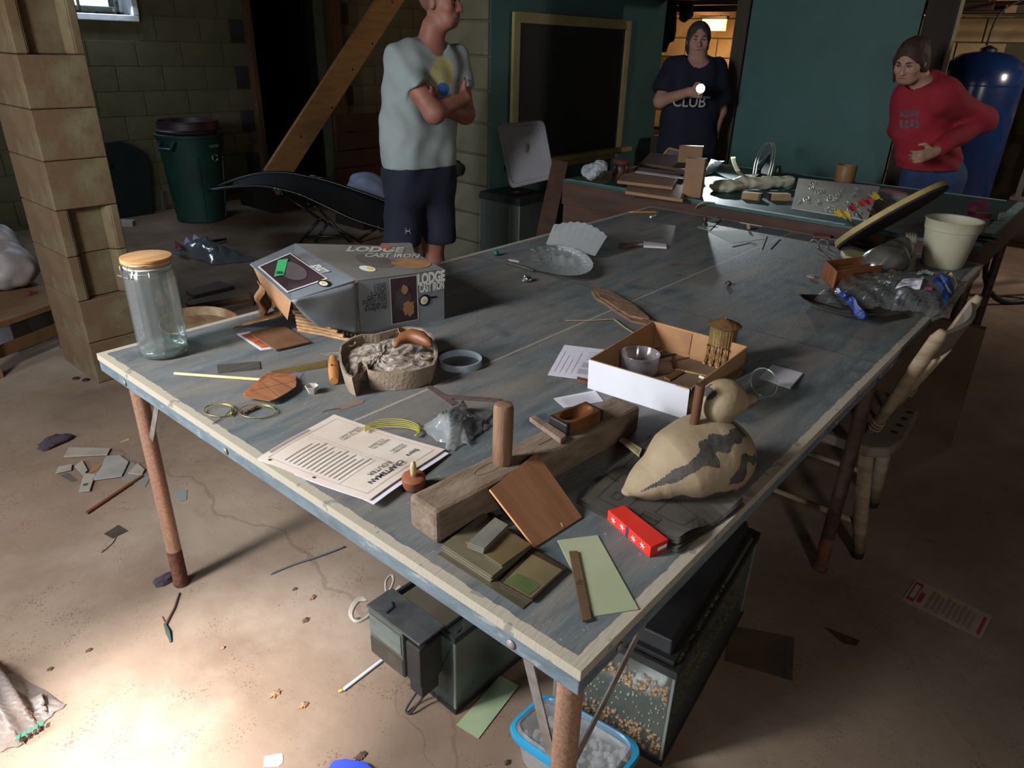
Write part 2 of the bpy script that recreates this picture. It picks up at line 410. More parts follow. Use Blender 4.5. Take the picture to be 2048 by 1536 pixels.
for x in (WX0+.012, WX1-.05): b.box((x, yy, (WZ0+WZ1)/2), (.024, .03, WZ1-WZ0))
obj('window_frame', b, M_steel, win)
obj('muntin', B().box((2.12, yy, (WZ0+WZ1)/2), (.016, .025, WZ1-WZ0)), M_steel, win)
for x0, x1 in ((WX0, 2.12), (2.12, WX1)):
    obj('pane', B().box(((x0+x1)/2, yy, (WZ0+WZ1)/2), (x1-x0, .003, WZ1-WZ0)), M_pane, win)
# outdoors beyond the window: concrete kerb of the window well and the lawn
M_grass = mat('lawn', '5fa34a', '86bb62', scale=30, rough=.9, bump=1., bscale=80)
M_kerb = mat('kerb_concrete', 'b9b2a8', 'a29a90', scale=10, rough=.9)
obj('ground_outside', B().box((2.0, 15.3, 1.50), (40, 12.0, .1)).box((-1.0, 8.05, 1.50), (6.6, 2.5, .1)), M_grass, kind='structure')
obj('kerb', B().box((1.9, 7.25, 1.63), (1.5, .16, .20)), M_kerb, kind='structure', bevel=.01)
# concrete pilaster pier (stack of blocks, some with a sunk panel)
M_pil = mat('tan_painted_block', '66533f', '56432f', scale=3, rough=.85, bump=.5, bscale=45, third='6f6950', tscale=2.2, spec=.2)
PX0, PX1, PY0, PY1 = .460, .715, 3.085, 3.50
pil = obj('wall_pillar', B().box(((PX0+PX1)/2, (PY0+PY1)/2, 1.16), (PX1-PX0-.1, PY1-PY0-.12, 2.32)), M_mortar, kind='structure')
w, d = PX1-PX0, PY1-PY0
plain = shared('block', B().box((0, 0, 0), (w, d, BH-.003)), M_pil)
bb = B().box((0, .02, 0), (w, d-.04, BH-.003)).box((-w/2+.0225, -d/2+.02, 0), (.045, .04, BH-.003)).box((w/2-.0175, -d/2+.02, 0), (.035, .04, BH-.003))
bb.prism([(-w/2+.045, -d/2, -BH/2+.0015), (-w/2+.075, -d/2+.04, -BH/2+.0015), (-w/2+.045, -d/2+.04, -BH/2+.0015)], (0, 0, BH-.003))
bb.prism([(w/2-.035, -d/2, -BH/2+.0015), (w/2-.065, -d/2+.04, -BH/2+.0015), (w/2-.035, -d/2+.04, -BH/2+.0015)], (0, 0, BH-.003))
sunk = shared('block', bb, M_pil)
for r in range(11):
    z = BH*(r+.5)
    put('block', sunk if r in (2, 3, 7, 8, 9) else plain, ((PX0+PX1)/2, (PY0+PY1)/2, z), pil, bevel=.004)
# pier of yellowish block behind the man, faces -X
XP = 3.10
pier = obj('wall_pier', B().box((XP+.11, 3.24, 1.16), (.19, .46, 2.32)), M_mortar, kind='structure')
pb = shared('block', B().box((0, 0, 0), (.03, .475, BH-.012)), M_blocky)
for r in range(11): put('block', pb, (XP, 3.245, .015+BH*(r+.5)), pier, bevel=.005)
# teal painted plywood walls
M_teal = mat('teal_painted_plywood', '2f524e', '2a4946', scale=2.2, rough=.6, bump=.12, bscale=18, spec=.3)
obj('wall_teal_left', B().box(((XP+5.25)/2+.01, 3.02, 1.16), (5.25-XP, .04, 2.32)), M_teal, kind='structure')
obj('wall_teal_right', B().box((4.77, 1.48, 1.16), (.04, 1.10, 2.32)), M_teal, kind='structure')
M_post = mat('dark_stained_post', '2a1f17', '1d1612', scale=5, rough=.8, stretch=(6, 6, 1))
obj('trim_3', B().box((4.80, .83, 1.16), (.10, .17, 2.32)), M_post, kind='structure', bevel=.004)
obj('trim_4', B().box((4.78, .735, 1.16), (.012, .022, 2.32)), mat('pale_strip', '8a8568', '6f6a50', scale=5), kind='structure')
obj('trim_5', B().box((4.79, 2.09, 1.16), (.10, .10, 2.32)), mat('doorpost_brown', '3d352a', '2e281f', scale=5, rough=.85, stretch=(6, 6, 1)), kind='structure', bevel=.004)
# lintel over the doorway
obj('trim_6', B().box((5.0, 2.52, 1.97), (.5, 1.0, .20)), M_post, kind='structure', bevel=.004)
# lamplit block wall of the room beyond
M_warm = mat('cream_block', 'b09a76', '99825e', scale=4, rough=.85, bump=.4, bscale=50)
XB = 7.8
bk = obj('wall_beyond', B().box((XB+.1, 2.6, 1.16), (.18, 4.6, 2.32)), M_mortar, kind='structure')
cb = shared('block', B().box((0, 0, 0), (.03, BW-.014, BH-.012)), M_warm)
for r in range(10):
    for k in range(9):
        put('block', cb, (XB, .9+(k+.5*(r % 2))*BW, .015+BH*(r+.5)), bk)
# far side walls closing the cellar
M_far = mat('far_wall', '8d857a', '746c62', scale=3, rough=.9, bump=.3)
obj('wall_right', B().box((3.0, -3.65, 1.16), (13.2, .1, 2.32)), M_far, kind='structure')
obj('wall_far', B().box((9.6, 1.6, 1.16), (.1, 10.6, 2.32)), M_far, kind='structure')
b = B()   # rear wall with the open doorway where the daylight comes in
b.box((-3.6, -1.25, 1.16), (.1, 4.9, 2.32)).box((-3.6, 4.75, 1.16), (.1, 3.9, 2.32)).box((-3.6, 2.0, 2.22), (.1, 1.7, .2))
obj('wall_rear', b, M_far, kind='structure')
# ================================================================== ping pong table (two halves)
M_top = mat('slate_table_paint', '464e51', '6a6e6d', scale=8, rough=.6, bump=.35, bscale=60, stretch=(.8, 3.6, 1), lo=.28, hi=.72, third='736b62', tscale=2.6, tlo=.42, thi=.74, spec=.3)
def top_nodes():
    nt = M_top.node_tree; N = nt.nodes; L = nt.links; bs = N['Principled BSDF']
    src = bs.inputs['Base Color'].links[0].from_socket
    geo = N.new('ShaderNodeNewGeometry'); sep = N.new('ShaderNodeSeparateXYZ'); L.new(geo.outputs['Position'], sep.inputs[0])
    def M(op, a, b_=None, c_=None):
        x = N.new('ShaderNodeMath'); x.operation = op
        for i, q in enumerate((a, b_, c_)):
            if q is None: continue
            if isinstance(q, (int, float)): x.inputs[i].default_value = q
            else: L.new(q, x.inputs[i])
        return x.outputs[0]
    nz = N.new('ShaderNodeTexNoise'); nz.inputs['Scale'].default_value = 38; nz.inputs['Detail'].default_value = 7; L.new(geo.outputs['Position'], nz.inputs['Vector'])
    w = M('MULTIPLY_ADD', nz.outputs['Fac'], .010, -.005)
    x = M('ADD', sep.outputs[0], w); y = M('ADD', sep.outputs[1], w)
    e = M('MINIMUM', M('MINIMUM', x, M('SUBTRACT', 2.745, x)), M('MINIMUM', y, M('SUBTRACT', 1.525, y)))
    b1 = M('LESS_THAN', e, .0185)
    y2 = M('MULTIPLY_ADD', nz.outputs['Fac'], .002, sep.outputs[1])
    b2 = M('LESS_THAN', M('ABSOLUTE', M('SUBTRACT', y2, .7635)), .0032)
    ln = M('MAXIMUM', b1, M('MULTIPLY', b2, .8))
    n2 = N.new('ShaderNodeTexNoise'); n2.inputs['Scale'].default_value = 21; n2.inputs['Detail'].default_value = 8; L.new(geo.outputs['Position'], n2.inputs['Vector'])
    ch = M('LESS_THAN', n2.outputs['Fac'], .63); ln = M('MULTIPLY', ln, M('MULTIPLY_ADD', ch, .6, .4))
    # pale scuffs and paint flecks
    n3 = N.new('ShaderNodeTexNoise'); n3.inputs['Scale'].default_value = 90; n3.inputs['Detail'].default_value = 4; L.new(geo.outputs['Position'], n3.inputs['Vector'])
    fl = M('MULTIPLY', M('GREATER_THAN', n3.outputs['Fac'], .70), .5)
    # dark blotches
    n4 = N.new('ShaderNodeTexNoise'); n4.inputs['Scale'].default_value = 9; n4.inputs['Detail'].default_value = 3; L.new(geo.outputs['Position'], n4.inputs['Vector'])
    mr = N.new('ShaderNodeMapRange'); mr.inputs[1].default_value = .60; mr.inputs[2].default_value = .72; mr.inputs[4].default_value = .55; L.new(n4.outputs['Fac'], mr.inputs[0])
    def mixc(s, fac, colr):
        m_ = N.new('ShaderNodeMix'); m_.data_type = 'RGBA'; L.new(fac, m_.inputs[0]); L.new(s, m_.inputs[6]); m_.inputs[7].default_value = C(colr); return m_.outputs[2]
    seam = M('MULTIPLY', M('LESS_THAN', M('ABSOLUTE', M('SUBTRACT', x, 1.3721)), .0022), .75)
    src = mixc(src, seam, '22302f'); src = mixc(src, mr.outputs[0], '2c3a44'); src = mixc(src, fl, '9a9790'); src = mixc(src, ln, '9c9484'); L.new(src, bs.inputs['Base Color'])
top_nodes()
M_apr = mat('chipped_blue_grey_apron', '66737a', '4f5c62', scale=7, rough=.6, bump=.3, bscale=50, stretch=(2, 2, 6), third='8d8f8c', tscale=9, tlo=.6, thi=.72)
M_aprside = M_apr
M_copper = mat('copper_paint_pipe', 'b08d77', '946f5a', scale=160, rough=.36, metal=.5, bump=.2, bscale=200, detail=2, lo=.35, hi=.7)
M_rust = mat('rusty_pipe_foot', '6a3f2c', '3a2622', scale=25, rough=.9, bump=.8, bscale=80)
M_pipe = mat('dull_dark_pipe', '5c4d40', '3d332b', scale=30, rough=.5, metal=.5)
M_brace = mat('grey_steel_brace', '8e8a84', '6d645b', scale=20, rough=.55, metal=.4)
TW = 1.525
def pipe_leg(par, x, y, r, m, ztop=.715):
    l = obj('leg', B().lathe([(r, .13), (r, ztop)], 20, (x, y, 0)), m, par, smooth=True, auto=.6)
    obj('rusted_foot', B().lathe([(r*1.02, 0), (r*1.12, .006), (r*1.03, .02), (r*1.01, .13)], 20, (x, y, 0)), M_rust, l, smooth=True, auto=.8)
    return l
def half_table(x0, x1, label, legs, m_leg, braces):
    t = thing('ping_pong_table_half', label, 'table', ((x0+x1)/2, TW/2, 0))
    obj('table_top', B().box(((x0+x1)/2, TW/2, TZ-.009), (x1-x0, TW, .018)), M_top, t)
    z0, z1 = .714, .745
    obj('apron', B().box((x0+.010 if x0 < .1 else x1-.010, TW/2, (z0+z1)/2), (.018, TW-.004, z1-z0)), M_apr, t, bevel=.002)
    for y in (.011, TW-.011):
        obj('apron', B().box(((x0+x1)/2, y, (z0+z1)/2), (x1-x0-.04, .018, z1-z0)), M_apr, t, bevel=.002)
    for x, y in legs: pipe_leg(t, x, y, .0205, m_leg)
    for a, c_ in braces:
        a = np.array(a); c_ = np.array(c_); d = c_-a; X, Y, D = frame(d, (0, 1, 0) if abs(d[0]) > abs(d[1]) else (1, 0, 0))
        obj('brace', B().box((a+c_)/2, (.020, .003, np.linalg.norm(d)), np.stack([X, Y, D], 1)), M_brace, t)
    for x, y, ax in ([(x0, .12, 0), (x0, TW-.15, 0), (x0, .9, 0)] if x0 < .1 else [])+[(x0+.1, 0, 1), (x1-.35, 0, 1)]:
        R = rotm(0, -pi/2, 0) if ax == 0 else rotm(pi/2, 0, 0)
        obj('carriage_bolt', B().lathe([(.0001, .004), (.004, .0035), (.007, .002), (.0085, 0)], 14, (x, y, .728) if ax == 0 else (x, y+.001, .728), R), M_brace, t, smooth=True)
    return t
half_table(0, 1.372, 'near half of the grey-green ping pong table, closest to the camera', [(.055, .05), (.06, 1.471)], M_copper,
           [((.06, .16, .72), (.058, .075, .47)), ((.07, .06, .40), (.30, .03, .73)), ((.05, 1.30, .72), (.055, 1.44, .52))])
half_table(1.3722, 2.745, 'far half of the grey-green ping pong table, against the green table', [(1.46, .04), (1.46, 1.48)], M_pipe, [])
# ------------------------------------------------------------------ green plywood table behind it
M_green = mat('dark_green_table_paint', '21463f', '193631', scale=3, rough=.5, spec=.4)
M_gborder = mat('pale_border_paint', '8fa9a6', '6f8a86', scale=20, rough=.6)
M_gwood = mat('brown_apron_wood', '432c1f', '312017', scale=3, rough=.75, stretch=(8, 1, 8))
GZ = .822; gx0, gx1, gy0, gy1 = 2.765, 4.08, .03, 2.12
gt = thing('green_table', 'dark green plywood table on a brown wooden frame behind the ping pong table', 'table', ((gx0+gx1)/2, 1.07, 0))
obj('table_top', B().box(((gx0+gx1)/2, (gy0+gy1)/2, GZ-.008), (gx1-gx0, gy1-gy0, .016)), M_green, gt, bevel=.002)
def stripe(x0, x1, y0, y1): obj('painted_border', B().box(((x0+x1)/2, (y0+y1)/2, GZ+.0003), (x1-x0, y1-y0, .0006)), M_gborder, gt)
stripe(gx0+.004, gx0+.03, .56, 1.06); stripe(gx0+.004, gx0+.03, 1.10, gy1-.01); stripe(gx0+.32, gx1, gy0+.004, gy0+.05); stripe(gx0+.02, gx0+.25, gy0+.004, gy0+.05); stripe(gx1-.03, gx1-.004, gy0+.1, gy1)
obj('apron', B().box((gx0+.02, (gy0+gy1)/2, .745), (.04, gy1-gy0, .122)), M_gwood, gt, bevel=.002)
obj('apron', B().box((gx1-.02, (gy0+gy1)/2, .745), (.04, gy1-gy0, .122)), M_gwood, gt, bevel=.002)
for y in (gy0+.02, gy1-.02): obj('apron', B().box(((gx0+gx1)/2, y, .745), (gx1-gx0-.08, .04, .122)), M_gwood, gt, bevel=.002)
obj('side_board', B().box((gx0+.03, 1.86, .55), (.025, .52, .27)), M_gwood, gt, bevel=.002)
for x, y in ((2.85, .05), (4.0, .08), (4.0, 2.05)): obj('leg', B().lathe([(.022, 0), (.022, .69)], 16, (x, y, 0)), M_pipe, gt, smooth=True, auto=.6)
obj('leg', B().box((2.83, 2.08, .34), (.09, .04, .69)), M_gwood, gt, bevel=.002)
# ================================================================== things on the near half of the table
M_glass = mat('jar_glass', 'e2e9e7', clear=.08, rough=.08, gloss=.10)
M_glassedge = mat('thick_glass', 'd6e4e0', clear=.12, rough=.08, gloss=.16)
M_bamboo = mat('bamboo_lid', 'b98f5f', '9c7448', scale=5, rough=.55, stretch=(1, 14, 1))
M_wire = mat('steel_wire', 'b5b5b5', rough=.3, metal=.9)
M_gasket = mat('milky_gasket', 'a9aaa5', rough=.5)
M_clear = mat('clear_plastic', 'e4e6e6', clear=.16, rough=.14, gloss=.16, bump=1.2, bscale=26)
M_clear2 = mat('hazy_plastic', 'cfd4d4', clear=.30, rough=.18, gloss=.16, bump=.6, bscale=30)
M_kraft = mat('kraft_cardboard', '9d7550', '866142', scale=12, rough=.85, stretch=(1, 1, 1))
M_corr = mat('torn_corrugated_edge', 'b18d66', '8a6542', scale=30, rough=.9, bump=.5, stretch=(1, 1, 6))
M_paper = mat('white_paper', 'c9c7cf', 'b9b6bb', scale=5, rough=.8)
M_ink = mat('black_ink', '24242a', rough=.8)
M_greyink = mat('grey_ink', '6e6a72', rough=.8)
# ---- tall glass jar
bc = T(330, 706); JH = .256; jr = .058
j = thing('glass_jar', 'tall clear glass jar with bamboo clip lid standing at the left corner of the table', 'jar', bc)
rib = lambda a: 1+.012*math.cos(a*16)
obj('glass_body', B().lathe([(.012, .002), (jr*.8, .001), (jr*.98, .008), (jr, .03), (jr*1.0, JH*.8), (jr*.97, JH*.86), (jr*.90, JH*.89), (jr*.90, JH*.93)], 64, bc, sq=rib, cap=False), M_glass, j, smooth=True)
obj('glass_base', B().lathe([(.001, .012), (jr*.7, .010), (jr*.93, .014), (jr*.96, .03), (jr*.95, .012), (jr*.8, .006), (.001, .006)], 48, bc, cap=False), M_glassedge, j, smooth=True)
lid = obj('lid', B().lathe([(jr*.86, JH*.915), (jr*.9, JH*.93), (jr*.98, JH*.945), (jr*.99, JH*.965), (jr*.96, JH*.972), (jr*1.0, JH*.978), (jr*1.0, JH*.998), (jr*.97, JH)], 48, bc), M_bamboo, j, smooth=True, auto=.7)
obj('gasket', B().lathe([(jr*.91, JH*.90), (jr*.93, JH*.905), (jr*.93, JH*.915), (jr*.9, JH*.918)], 40, bc), M_gasket, j, smooth=True)
ring = [bc+np.array([jr*.93*math.cos(a), jr*.93*math.sin(a), JH*.872]) for a in np.linspace(0, 2*pi, 40, endpoint=False)]
obj('wire_collar', B().tube(ring, .0013, 6, True), M_wire, j, smooth=True)
ring = [bc+np.array([jr*1.01*math.cos(a), jr*1.01*math.sin(a), JH*.957]) for a in np.linspace(-.3, pi*1.35, 30)]
obj('wire_band', B().tube(ring, .0013, 6), M_wire, j, smooth=True)
toward = -FH*.9-RH*.45; toward /= np.linalg.norm(toward); side = np.array([-toward[1], toward[0], 0])
for s in (-1, 1):
    p = bc+toward*jr*1.01+side*s*.012
    obj('wire_bail', B().tube([p+np.array([0, 0, JH*.957]), p+toward*.005+np.array([0, 0, JH*.95]), p+toward*.005+np.array([0, 0, JH*.84]), p-toward*.003+np.array([0, 0, JH*.835])], .0014, 6), M_wire, j, smooth=True)
p = bc+toward*jr*1.04
obj('clasp', B().tube([p+side*.016+np.array([0, 0, JH*.835]), p-side*.03+np.array([0, 0, JH*.85])], .0016, 6), M_wire, j)
# ---- crushed cookware carton
M_boxgrey = mat('silver_grey_print', '7e8387', '6d7175', scale=4, rough=.42, bump=.25, bscale=8, spec=.5, third='5e5c58', tscale=5)
M_boxdust = mat('dusty_grey_print', '6c6a66', '5c5851', scale=5, rough=.8, bump=.3, bscale=14)
M_photo = mat('dark_photo_print', '2b2326', '463337', scale=8, rough=.5, third='6a5a55', tscale=10, tlo=.58, thi=.75)
M_white2 = mat('white_print', 'd5d4d0', rough=.6)
M_yolk = mat('yellow_print', 'd8b62f', rough=.6)
M_iron = mat('black_print', '17181a', rough=.5)
M_food = mat('food_photo_print', '7a5a3c', 'a0764a', scale=18, rough=.7, third='5b4a3c', tscale=9)
fa, fb = T(722, 671), T(889, 638); zf = np.array([0, 0, .155])
fa2, fb2 = fa+zf+np.array([.0, .0, .004]), fb+zf-np.array([0, 0, .002])
ft = at(590, 487, TZ+.150); fr = at(806, 492, TZ+.148)
fl = at(500, 527, TZ+.155); fd = at(582, 601, TZ+.145)
lb = thing('cookware_carton', 'crushed grey cast iron cookware carton lying open with torn brown corrugated sides', 'carton', (fa+fb)/2)
def panel(name, q, m, th=.004, par=None, nu=1, nv=1, bow=0.):
    q = [np.array(x, float) for x in q]; n = np.cross(q[1]-q[0], q[3]-q[0]); n /= np.linalg.norm(n)
    def fn(u, v): return (q[0]*(1-u)+q[1]*u)*(1-v)+(q[3]*(1-u)+q[2]*u)*v+n*bow*math.sin(pi*u)*math.sin(pi*v)
    return obj(name, B().sheet(fn, nu, nv, th), m, par)
def dec(q, u0, v0, u1, v1, lift):
    q = [np.array(x, float) for x in q]; n = np.cross(q[1]-q[0], q[3]-q[0]); n /= np.linalg.norm(n)
    P = lambda u, v: (q[0]*(1-u)+q[1]*u)*(1-v)+(q[3]*(1-u)+q[2]*u)*v+n*lift
    return [P(u0, v0), P(u1, v0), P(u1, v1), P(u0, v1)], P
def sticker(name, q, u0, v0, u1, v1, m, par, lift=.0006):
    r, _ = dec(q, u0, v0, u1, v1, lift); return obj(name, B().add(r, [(0, 1, 2, 3)]), m, par)
def disc(name, q, u, v, ru, rv, m, par, lift=.001, n=24):
    _, P = dec(q, 0, 0, 1, 1, lift); return obj(name, B().add([P(u+ru*math.cos(2*pi*i/n), v+rv*math.sin(2*pi*i/n)) for i in range(n)], [tuple(range(n))]), m, par)
FQ = [fa, fb, fb2, fa2]          # front panel, u left->right, v bottom->top
fp = panel('front_panel', FQ, M_boxgrey, .004, lb)
sticker('picture', FQ, .36, .10, .67, .95, M_photo, fp); 
for e in ((.355, .095, .362, .955), (.668, .095, .675, .955), (.355, .095, .675, .102), (.355, .948, .675, .955)): sticker('picture_rule', FQ, *e, M_white2, fp, .0009)
disc('pot_photo', FQ, .50, .55, .10, .22, mat('pot_grey_print', '4b4446', '353032', scale=9), fp, .0012)
b = B(); _, P_ = dec(FQ, 0, 0, 1, 1, .002); rs = np.random.RandomState(3)
b.add([P_(.555+.085*math.cos(a)*rs.uniform(.6, 1.1), .36+.17*math.sin(a)*rs.uniform(.55, 1.1)) for a in np.linspace(0, 2*pi, 18, endpoint=False)], [tuple(range(18))])
b.add([P_(.52+.05*math.cos(a)*rs.uniform(.6, 1.1), .72+.10*math.sin(a)*rs.uniform(.55, 1.1)) for a in np.linspace(0, 2*pi, 14, endpoint=False)], [tuple(range(14))])
obj('torn_patch', b, M_kraft, fp)
xd, yd = fb-fa, zf
text('lettering', 'LODGE', .043, P_(.84, .865), xd, yd, M_white2, fp, bold=.0022, sx=.62, lift=.0012)
text('lettering', 'CAST IRON', .034, P_(.845, .69), xd, yd, M_white2, fp, bold=.0012, sx=.46, lift=.0012)
disc('skillet_mark', FQ, .76, .45, .072, .115, M_iron, fp, .001); disc('egg_mark', FQ, .75, .45, .045, .078, M_white2, fp, .0014); disc('yolk_mark', FQ, .755, .44, .02, .035, M_yolk, fp, .0018)
sticker('skillet_handle', FQ, .82, .46, .91, .50, M_iron, fp, .001)
for i, s in enumerate(('LODGE', '5 INCH', '2 QUART', 'CAST IRON', 'DUTCH OVEN', 'w/ Hanger Lid', '& Integral Legs')):
    text('lettering', s, .016, P_(.31, .86-i*.065), xd, yd, M_iron, fp, bold=.0002, align='RIGHT', sx=.7, lift=.0012)
TQ = [fa2, fb2, fr, ft]          # top panel
tp = panel('top_panel', TQ, M_boxdust, .004, lb)
xt, yt = fb2-fa2, ft-fa2
_, P_ = dec(TQ, 0, 0, 1, 1, .0005)
sticker('picture', TQ, .30, .42, 1.0, .98, M_boxdust, tp, .0008)
mx = fr-ft
text('lettering', 'LODGE', .086, P_(.66, .80), mx, fr-fb2, mat('dusty_white_print', 'aaa69c', '8f8a80', scale=20), tp, bold=.004, sx=.62, lift=.0015)
text('lettering', 'CAST IRON', .062, P_(.72, .56), mx, fr-fb2, _m['dusty_white_print'], tp, bold=.002, sx=.52, lift=.0015)
obj('red_dot_sticker', B().add([P_(.76, .86)+[0, 0, .003], P_(.85, .86)+[0, 0, .003], P_(.85, .94)+[0, 0, .003], P_(.76, .94)+[0, 0, .003]], [(0, 1, 2, 3)]), mat('orange_red_sticker', 'd0402a', rough=.6), tp)
disc('food_photo', TQ, .78, .28, .20, .18, M_food, tp, .0012); disc('egg_mark', TQ, .27, .22, .07, .08, M_white2, tp, .0014); disc('yolk_mark', TQ, .29, .21, .03, .04, M_yolk, tp, .0018)
disc('pot_photo', TQ, .47, .42, .16, .22, mat('pot_lid_print', '5b544f', '474039', scale=9), tp, .001)
LQ = [fd, fa2+np.array([-.004, .004, 0]), ft, fl]   # left flap, sags towards the jar
lp = panel('side_flap', LQ, M_boxgrey, .004, lb)
_, P_ = dec(LQ, 0, 0, 1, 1, .001)
sticker('picture_border', LQ, .05, .16, .72, .86, M_white2, lp, .0008); sticker('picture', LQ, .075, .18, .70, .84, M_photo, lp, .0013)
disc('pot_photo', LQ, .42, .52, .19, .23, mat('pot_side_print', '5e5455', '4a4142', scale=9), lp, .0018)
text('lettering', 'LODGE', .036, P_(.80, .36), ft-fa2, fl-ft, M_white2, lp, bold=.002, sx=.7, lift=.002)
_, PL = dec(LQ, 0, 0, 1, 1, .013)
text('lettering', 'LODGE', .034, PL(.86, .26), (fa2-fd), (fl-fd), M_white2, lp, bold=.002, sx=.7, lift=0) if False else None
disc('skillet_mark', LQ, .60, .10, .085, .075, M_iron, lp, .0016); disc('egg_mark', LQ, .585, .10, .055, .05, M_white2, lp, .002); disc('yolk_mark', LQ, .59, .105, .024, .022, M_yolk, lp, .0024)
gr = obj('green_tape', B().add([at(x, y, z) for x, y, z in ((548, 553, TZ+.1545), (568, 550, TZ+.1545), (576, 517, TZ+.1555), (556, 520, TZ+.1560))], [(0, 1, 2, 3)]), mat('green_tape', '3fae6a', rough=.6), lb)
text('lettering', 'BR', .022, at(559, 545, TZ+.1565), at(551, 520, TZ+.17)-at(549, 552, TZ+.17), at(549, 552, TZ+.17)-at(569, 550, TZ+.17), M_ink, gr, bold=.0008, lift=.001)
# bent lower silver panel and corrugated torn walls
sl = at(640, 652, TZ+.03)
def sp(u, v):
    a = fd*(1-u)+(fa2-[0, 0, .005])*u; c_ = sl*(1-u)+(fa+[-.006, .004, .004])*u
    p = a*(1-v)+c_*v; return p-FH*.03*math.sin(pi*v)*math.sin(pi*(u*.8+.1))
obj('bent_panel', B().sheet(sp, 10, 10, .004), M_boxgrey, lb, smooth=True)
b = B()
for i in range(5):
    k = i*.0085; a = fa+np.array([-.002-k, .004+k*.8, .0]); c_ = fa2+np.array([-.002-k, .004+k*.8, -.004])
    pts = [a*(1-t)+c_*t-FH*.006*math.sin(pi*t) for t in np.linspace(0, 1, 8)]
    b.tube(pts, .0036, 5)
obj('corrugated_edge', b, M_corr, lb)
w0, w1, w2, w3 = at(588, 612, TZ+.10), at(690, 676, TZ+.001), at(592, 662, TZ+.001), at(640, 640, TZ+.07)
b = B()
for i in range(9):
    t = i/8; a = at(588+2*t*4, 608+52*t, TZ+.085*(1-t)+.002); c_ = at(600+100*t, 612+72*t*.95, TZ+.085*(1-t)+.002)
    b.tube([a, (a+c_)/2+np.array([0, 0, .002]), c_], .0045, 5)
obj('torn_corrugated_wall', b, M_corr, lb)
b = B().add([at(504, 530, TZ+.148), at(582, 603, TZ+.138), at(575, 640, TZ+.07), at(525, 575, TZ+.08)], [(0, 1, 2, 3)])
obj('brown_inside', b, M_kraft, lb)
rs = np.random.RandomState(8)
b = B().sheet(lambda u, v: at(515+75*u+6*math.sin(v*9), 562+62*v+20*u*(1-v)+8*math.sin(u*14), TZ+.09-.06*v+.012*math.sin(u*22)), 18, 8, .002)
obj('crumpled_brown_liner', b, M_kraft, lb)
obj('grey_flap', B().prism([at(x, y, TZ+.10) for x, y in ((760, 500), (830, 512), (824, 489), (818, 487), (762, 488))], (.0, .0, .003)), M_boxdust, lb)
# ---- scraps beside the carton
obj('cardboard_scrap', B().sheet(lambda u, v: at(463+105*u+22*v, 656-40*u*(1-.25*v)-6*v+8*u*v, TZ+.004+.03*math.sin(pi*u)*v+.02*u), 8, 6, .003), M_kraft, label='torn pointed scrap of brown cardboard left of the grey carton', cat='cardboard')
flat('hardboard_square', [(498, 668), (552, 702), (620, 686), (565, 652)], TZ+.004, .004, mat('hardboard_brown', '6f4e36', '5d402b', scale=10, rough=.7), label='smooth brown hardboard square lying under the torn cardboard scrap', cat='board')
cs = flat('printed_card', [(474, 669), (522, 701), (552, 697), (500, 664)], TZ, .002, M_paper, label='white edged printed card with orange panel peeking from under hardboard', cat='card')
obj('orange_panel', B().add([at(x, y, TZ+.0025) for x, y in ((482, 670), (524, 696), (542, 693), (498, 666))], [(0, 1, 2, 3)]), mat('orange_print', 'b5622c', '6e2f2a', scale=30, rough=.6), cs)
# ---- moulded pulp tray
M_pulp = mat('beige_pulp_shell', '8d7e6c', '7b6b59', scale=16, rough=.95, bump=.9, bscale=110)
M_pulpw = mat('white_torn_pulp', 'a89e93', '6d5f52', scale=20, rough=1., bump=1.5, bscale=60, lo=.42, hi=.6, stretch=(1, 2.5, 1))
ZP = TZ+.052
out = [(677, 706), (680, 690), (700, 676), (722, 668), (748, 668), (764, 664), (790, 657), (815, 652), (845, 655), (864, 668), (875, 690), (876, 712), (868, 730), (835, 740), (790, 745), (750, 744), (735, 740), (732, 728), (722, 722), (714, 728), (712, 744), (704, 756), (690, 748), (680, 728)]
O = [at(x, y, ZP) for x, y in out]; cen = sum(O)/len(O); n = len(O)
mt = thing('moulded_pulp_tray', 'lobed beige moulded pulp tray filled with rough white pulp', 'tray', (cen[0], cen[1], TZ))
b = B(); rings = []
for sc, z in ((.93, TZ+.001), (1.0, ZP-.004), (.995, ZP), (.95, ZP), (.92, ZP-.03)):
    rings.append([np.array([cen[0]+(p[0]-cen[0])*sc, cen[1]+(p[1]-cen[1])*sc, z]) for p in O])
V = [p for r in rings for p in r]; F = [tuple(range(n))[::-1]]
for k in range(4):
    for i in range(n): F.append((k*n+i, k*n+(i+1) % n, (k+1)*n+(i+1) % n, (k+1)*n+i))
b.add(V, F); obj('shell', b, M_pulp, mt, smooth=True, auto=.9)
rs = np.random.RandomState(2); V = []; F = []; K = 10
for k in range(K+1):
    sc = .93*(1-k/K)+.02
    for i in range(n*2):
        a = O[i//2] if i % 2 == 0 else (O[i//2]+O[(i//2+1) % n])/2
        hgt_ = ZP-.026+.017*math.sin(min(1, (1-sc)*1.6)*pi/2)+rs.uniform(-.003, .003)
        V.append((cen[0]+(a[0]-cen[0])*sc, cen[1]+(a[1]-cen[1])*sc, hgt_))
for k in range(K):
    for i in range(2*n): F.append((k*2*n+i, k*2*n+(i+1) % (2*n), (k+1)*2*n+(i+1) % (2*n), (k+1)*2*n+i))
obj('pulp_filling', B().add(V, F), M_pulpw, mt)
for c_, s in (((700, 690), 1.), ((845, 668), 1.), ((852, 716), .9)):
    obj('pulp_well', B().lathe([(.016*s, 0), (.017*s, .006), (.013*s, .005), (.010*s, .002), (.0001, .001)], 18, at(*c_, ZP-.013)), M_pulp, mt, smooth=True)
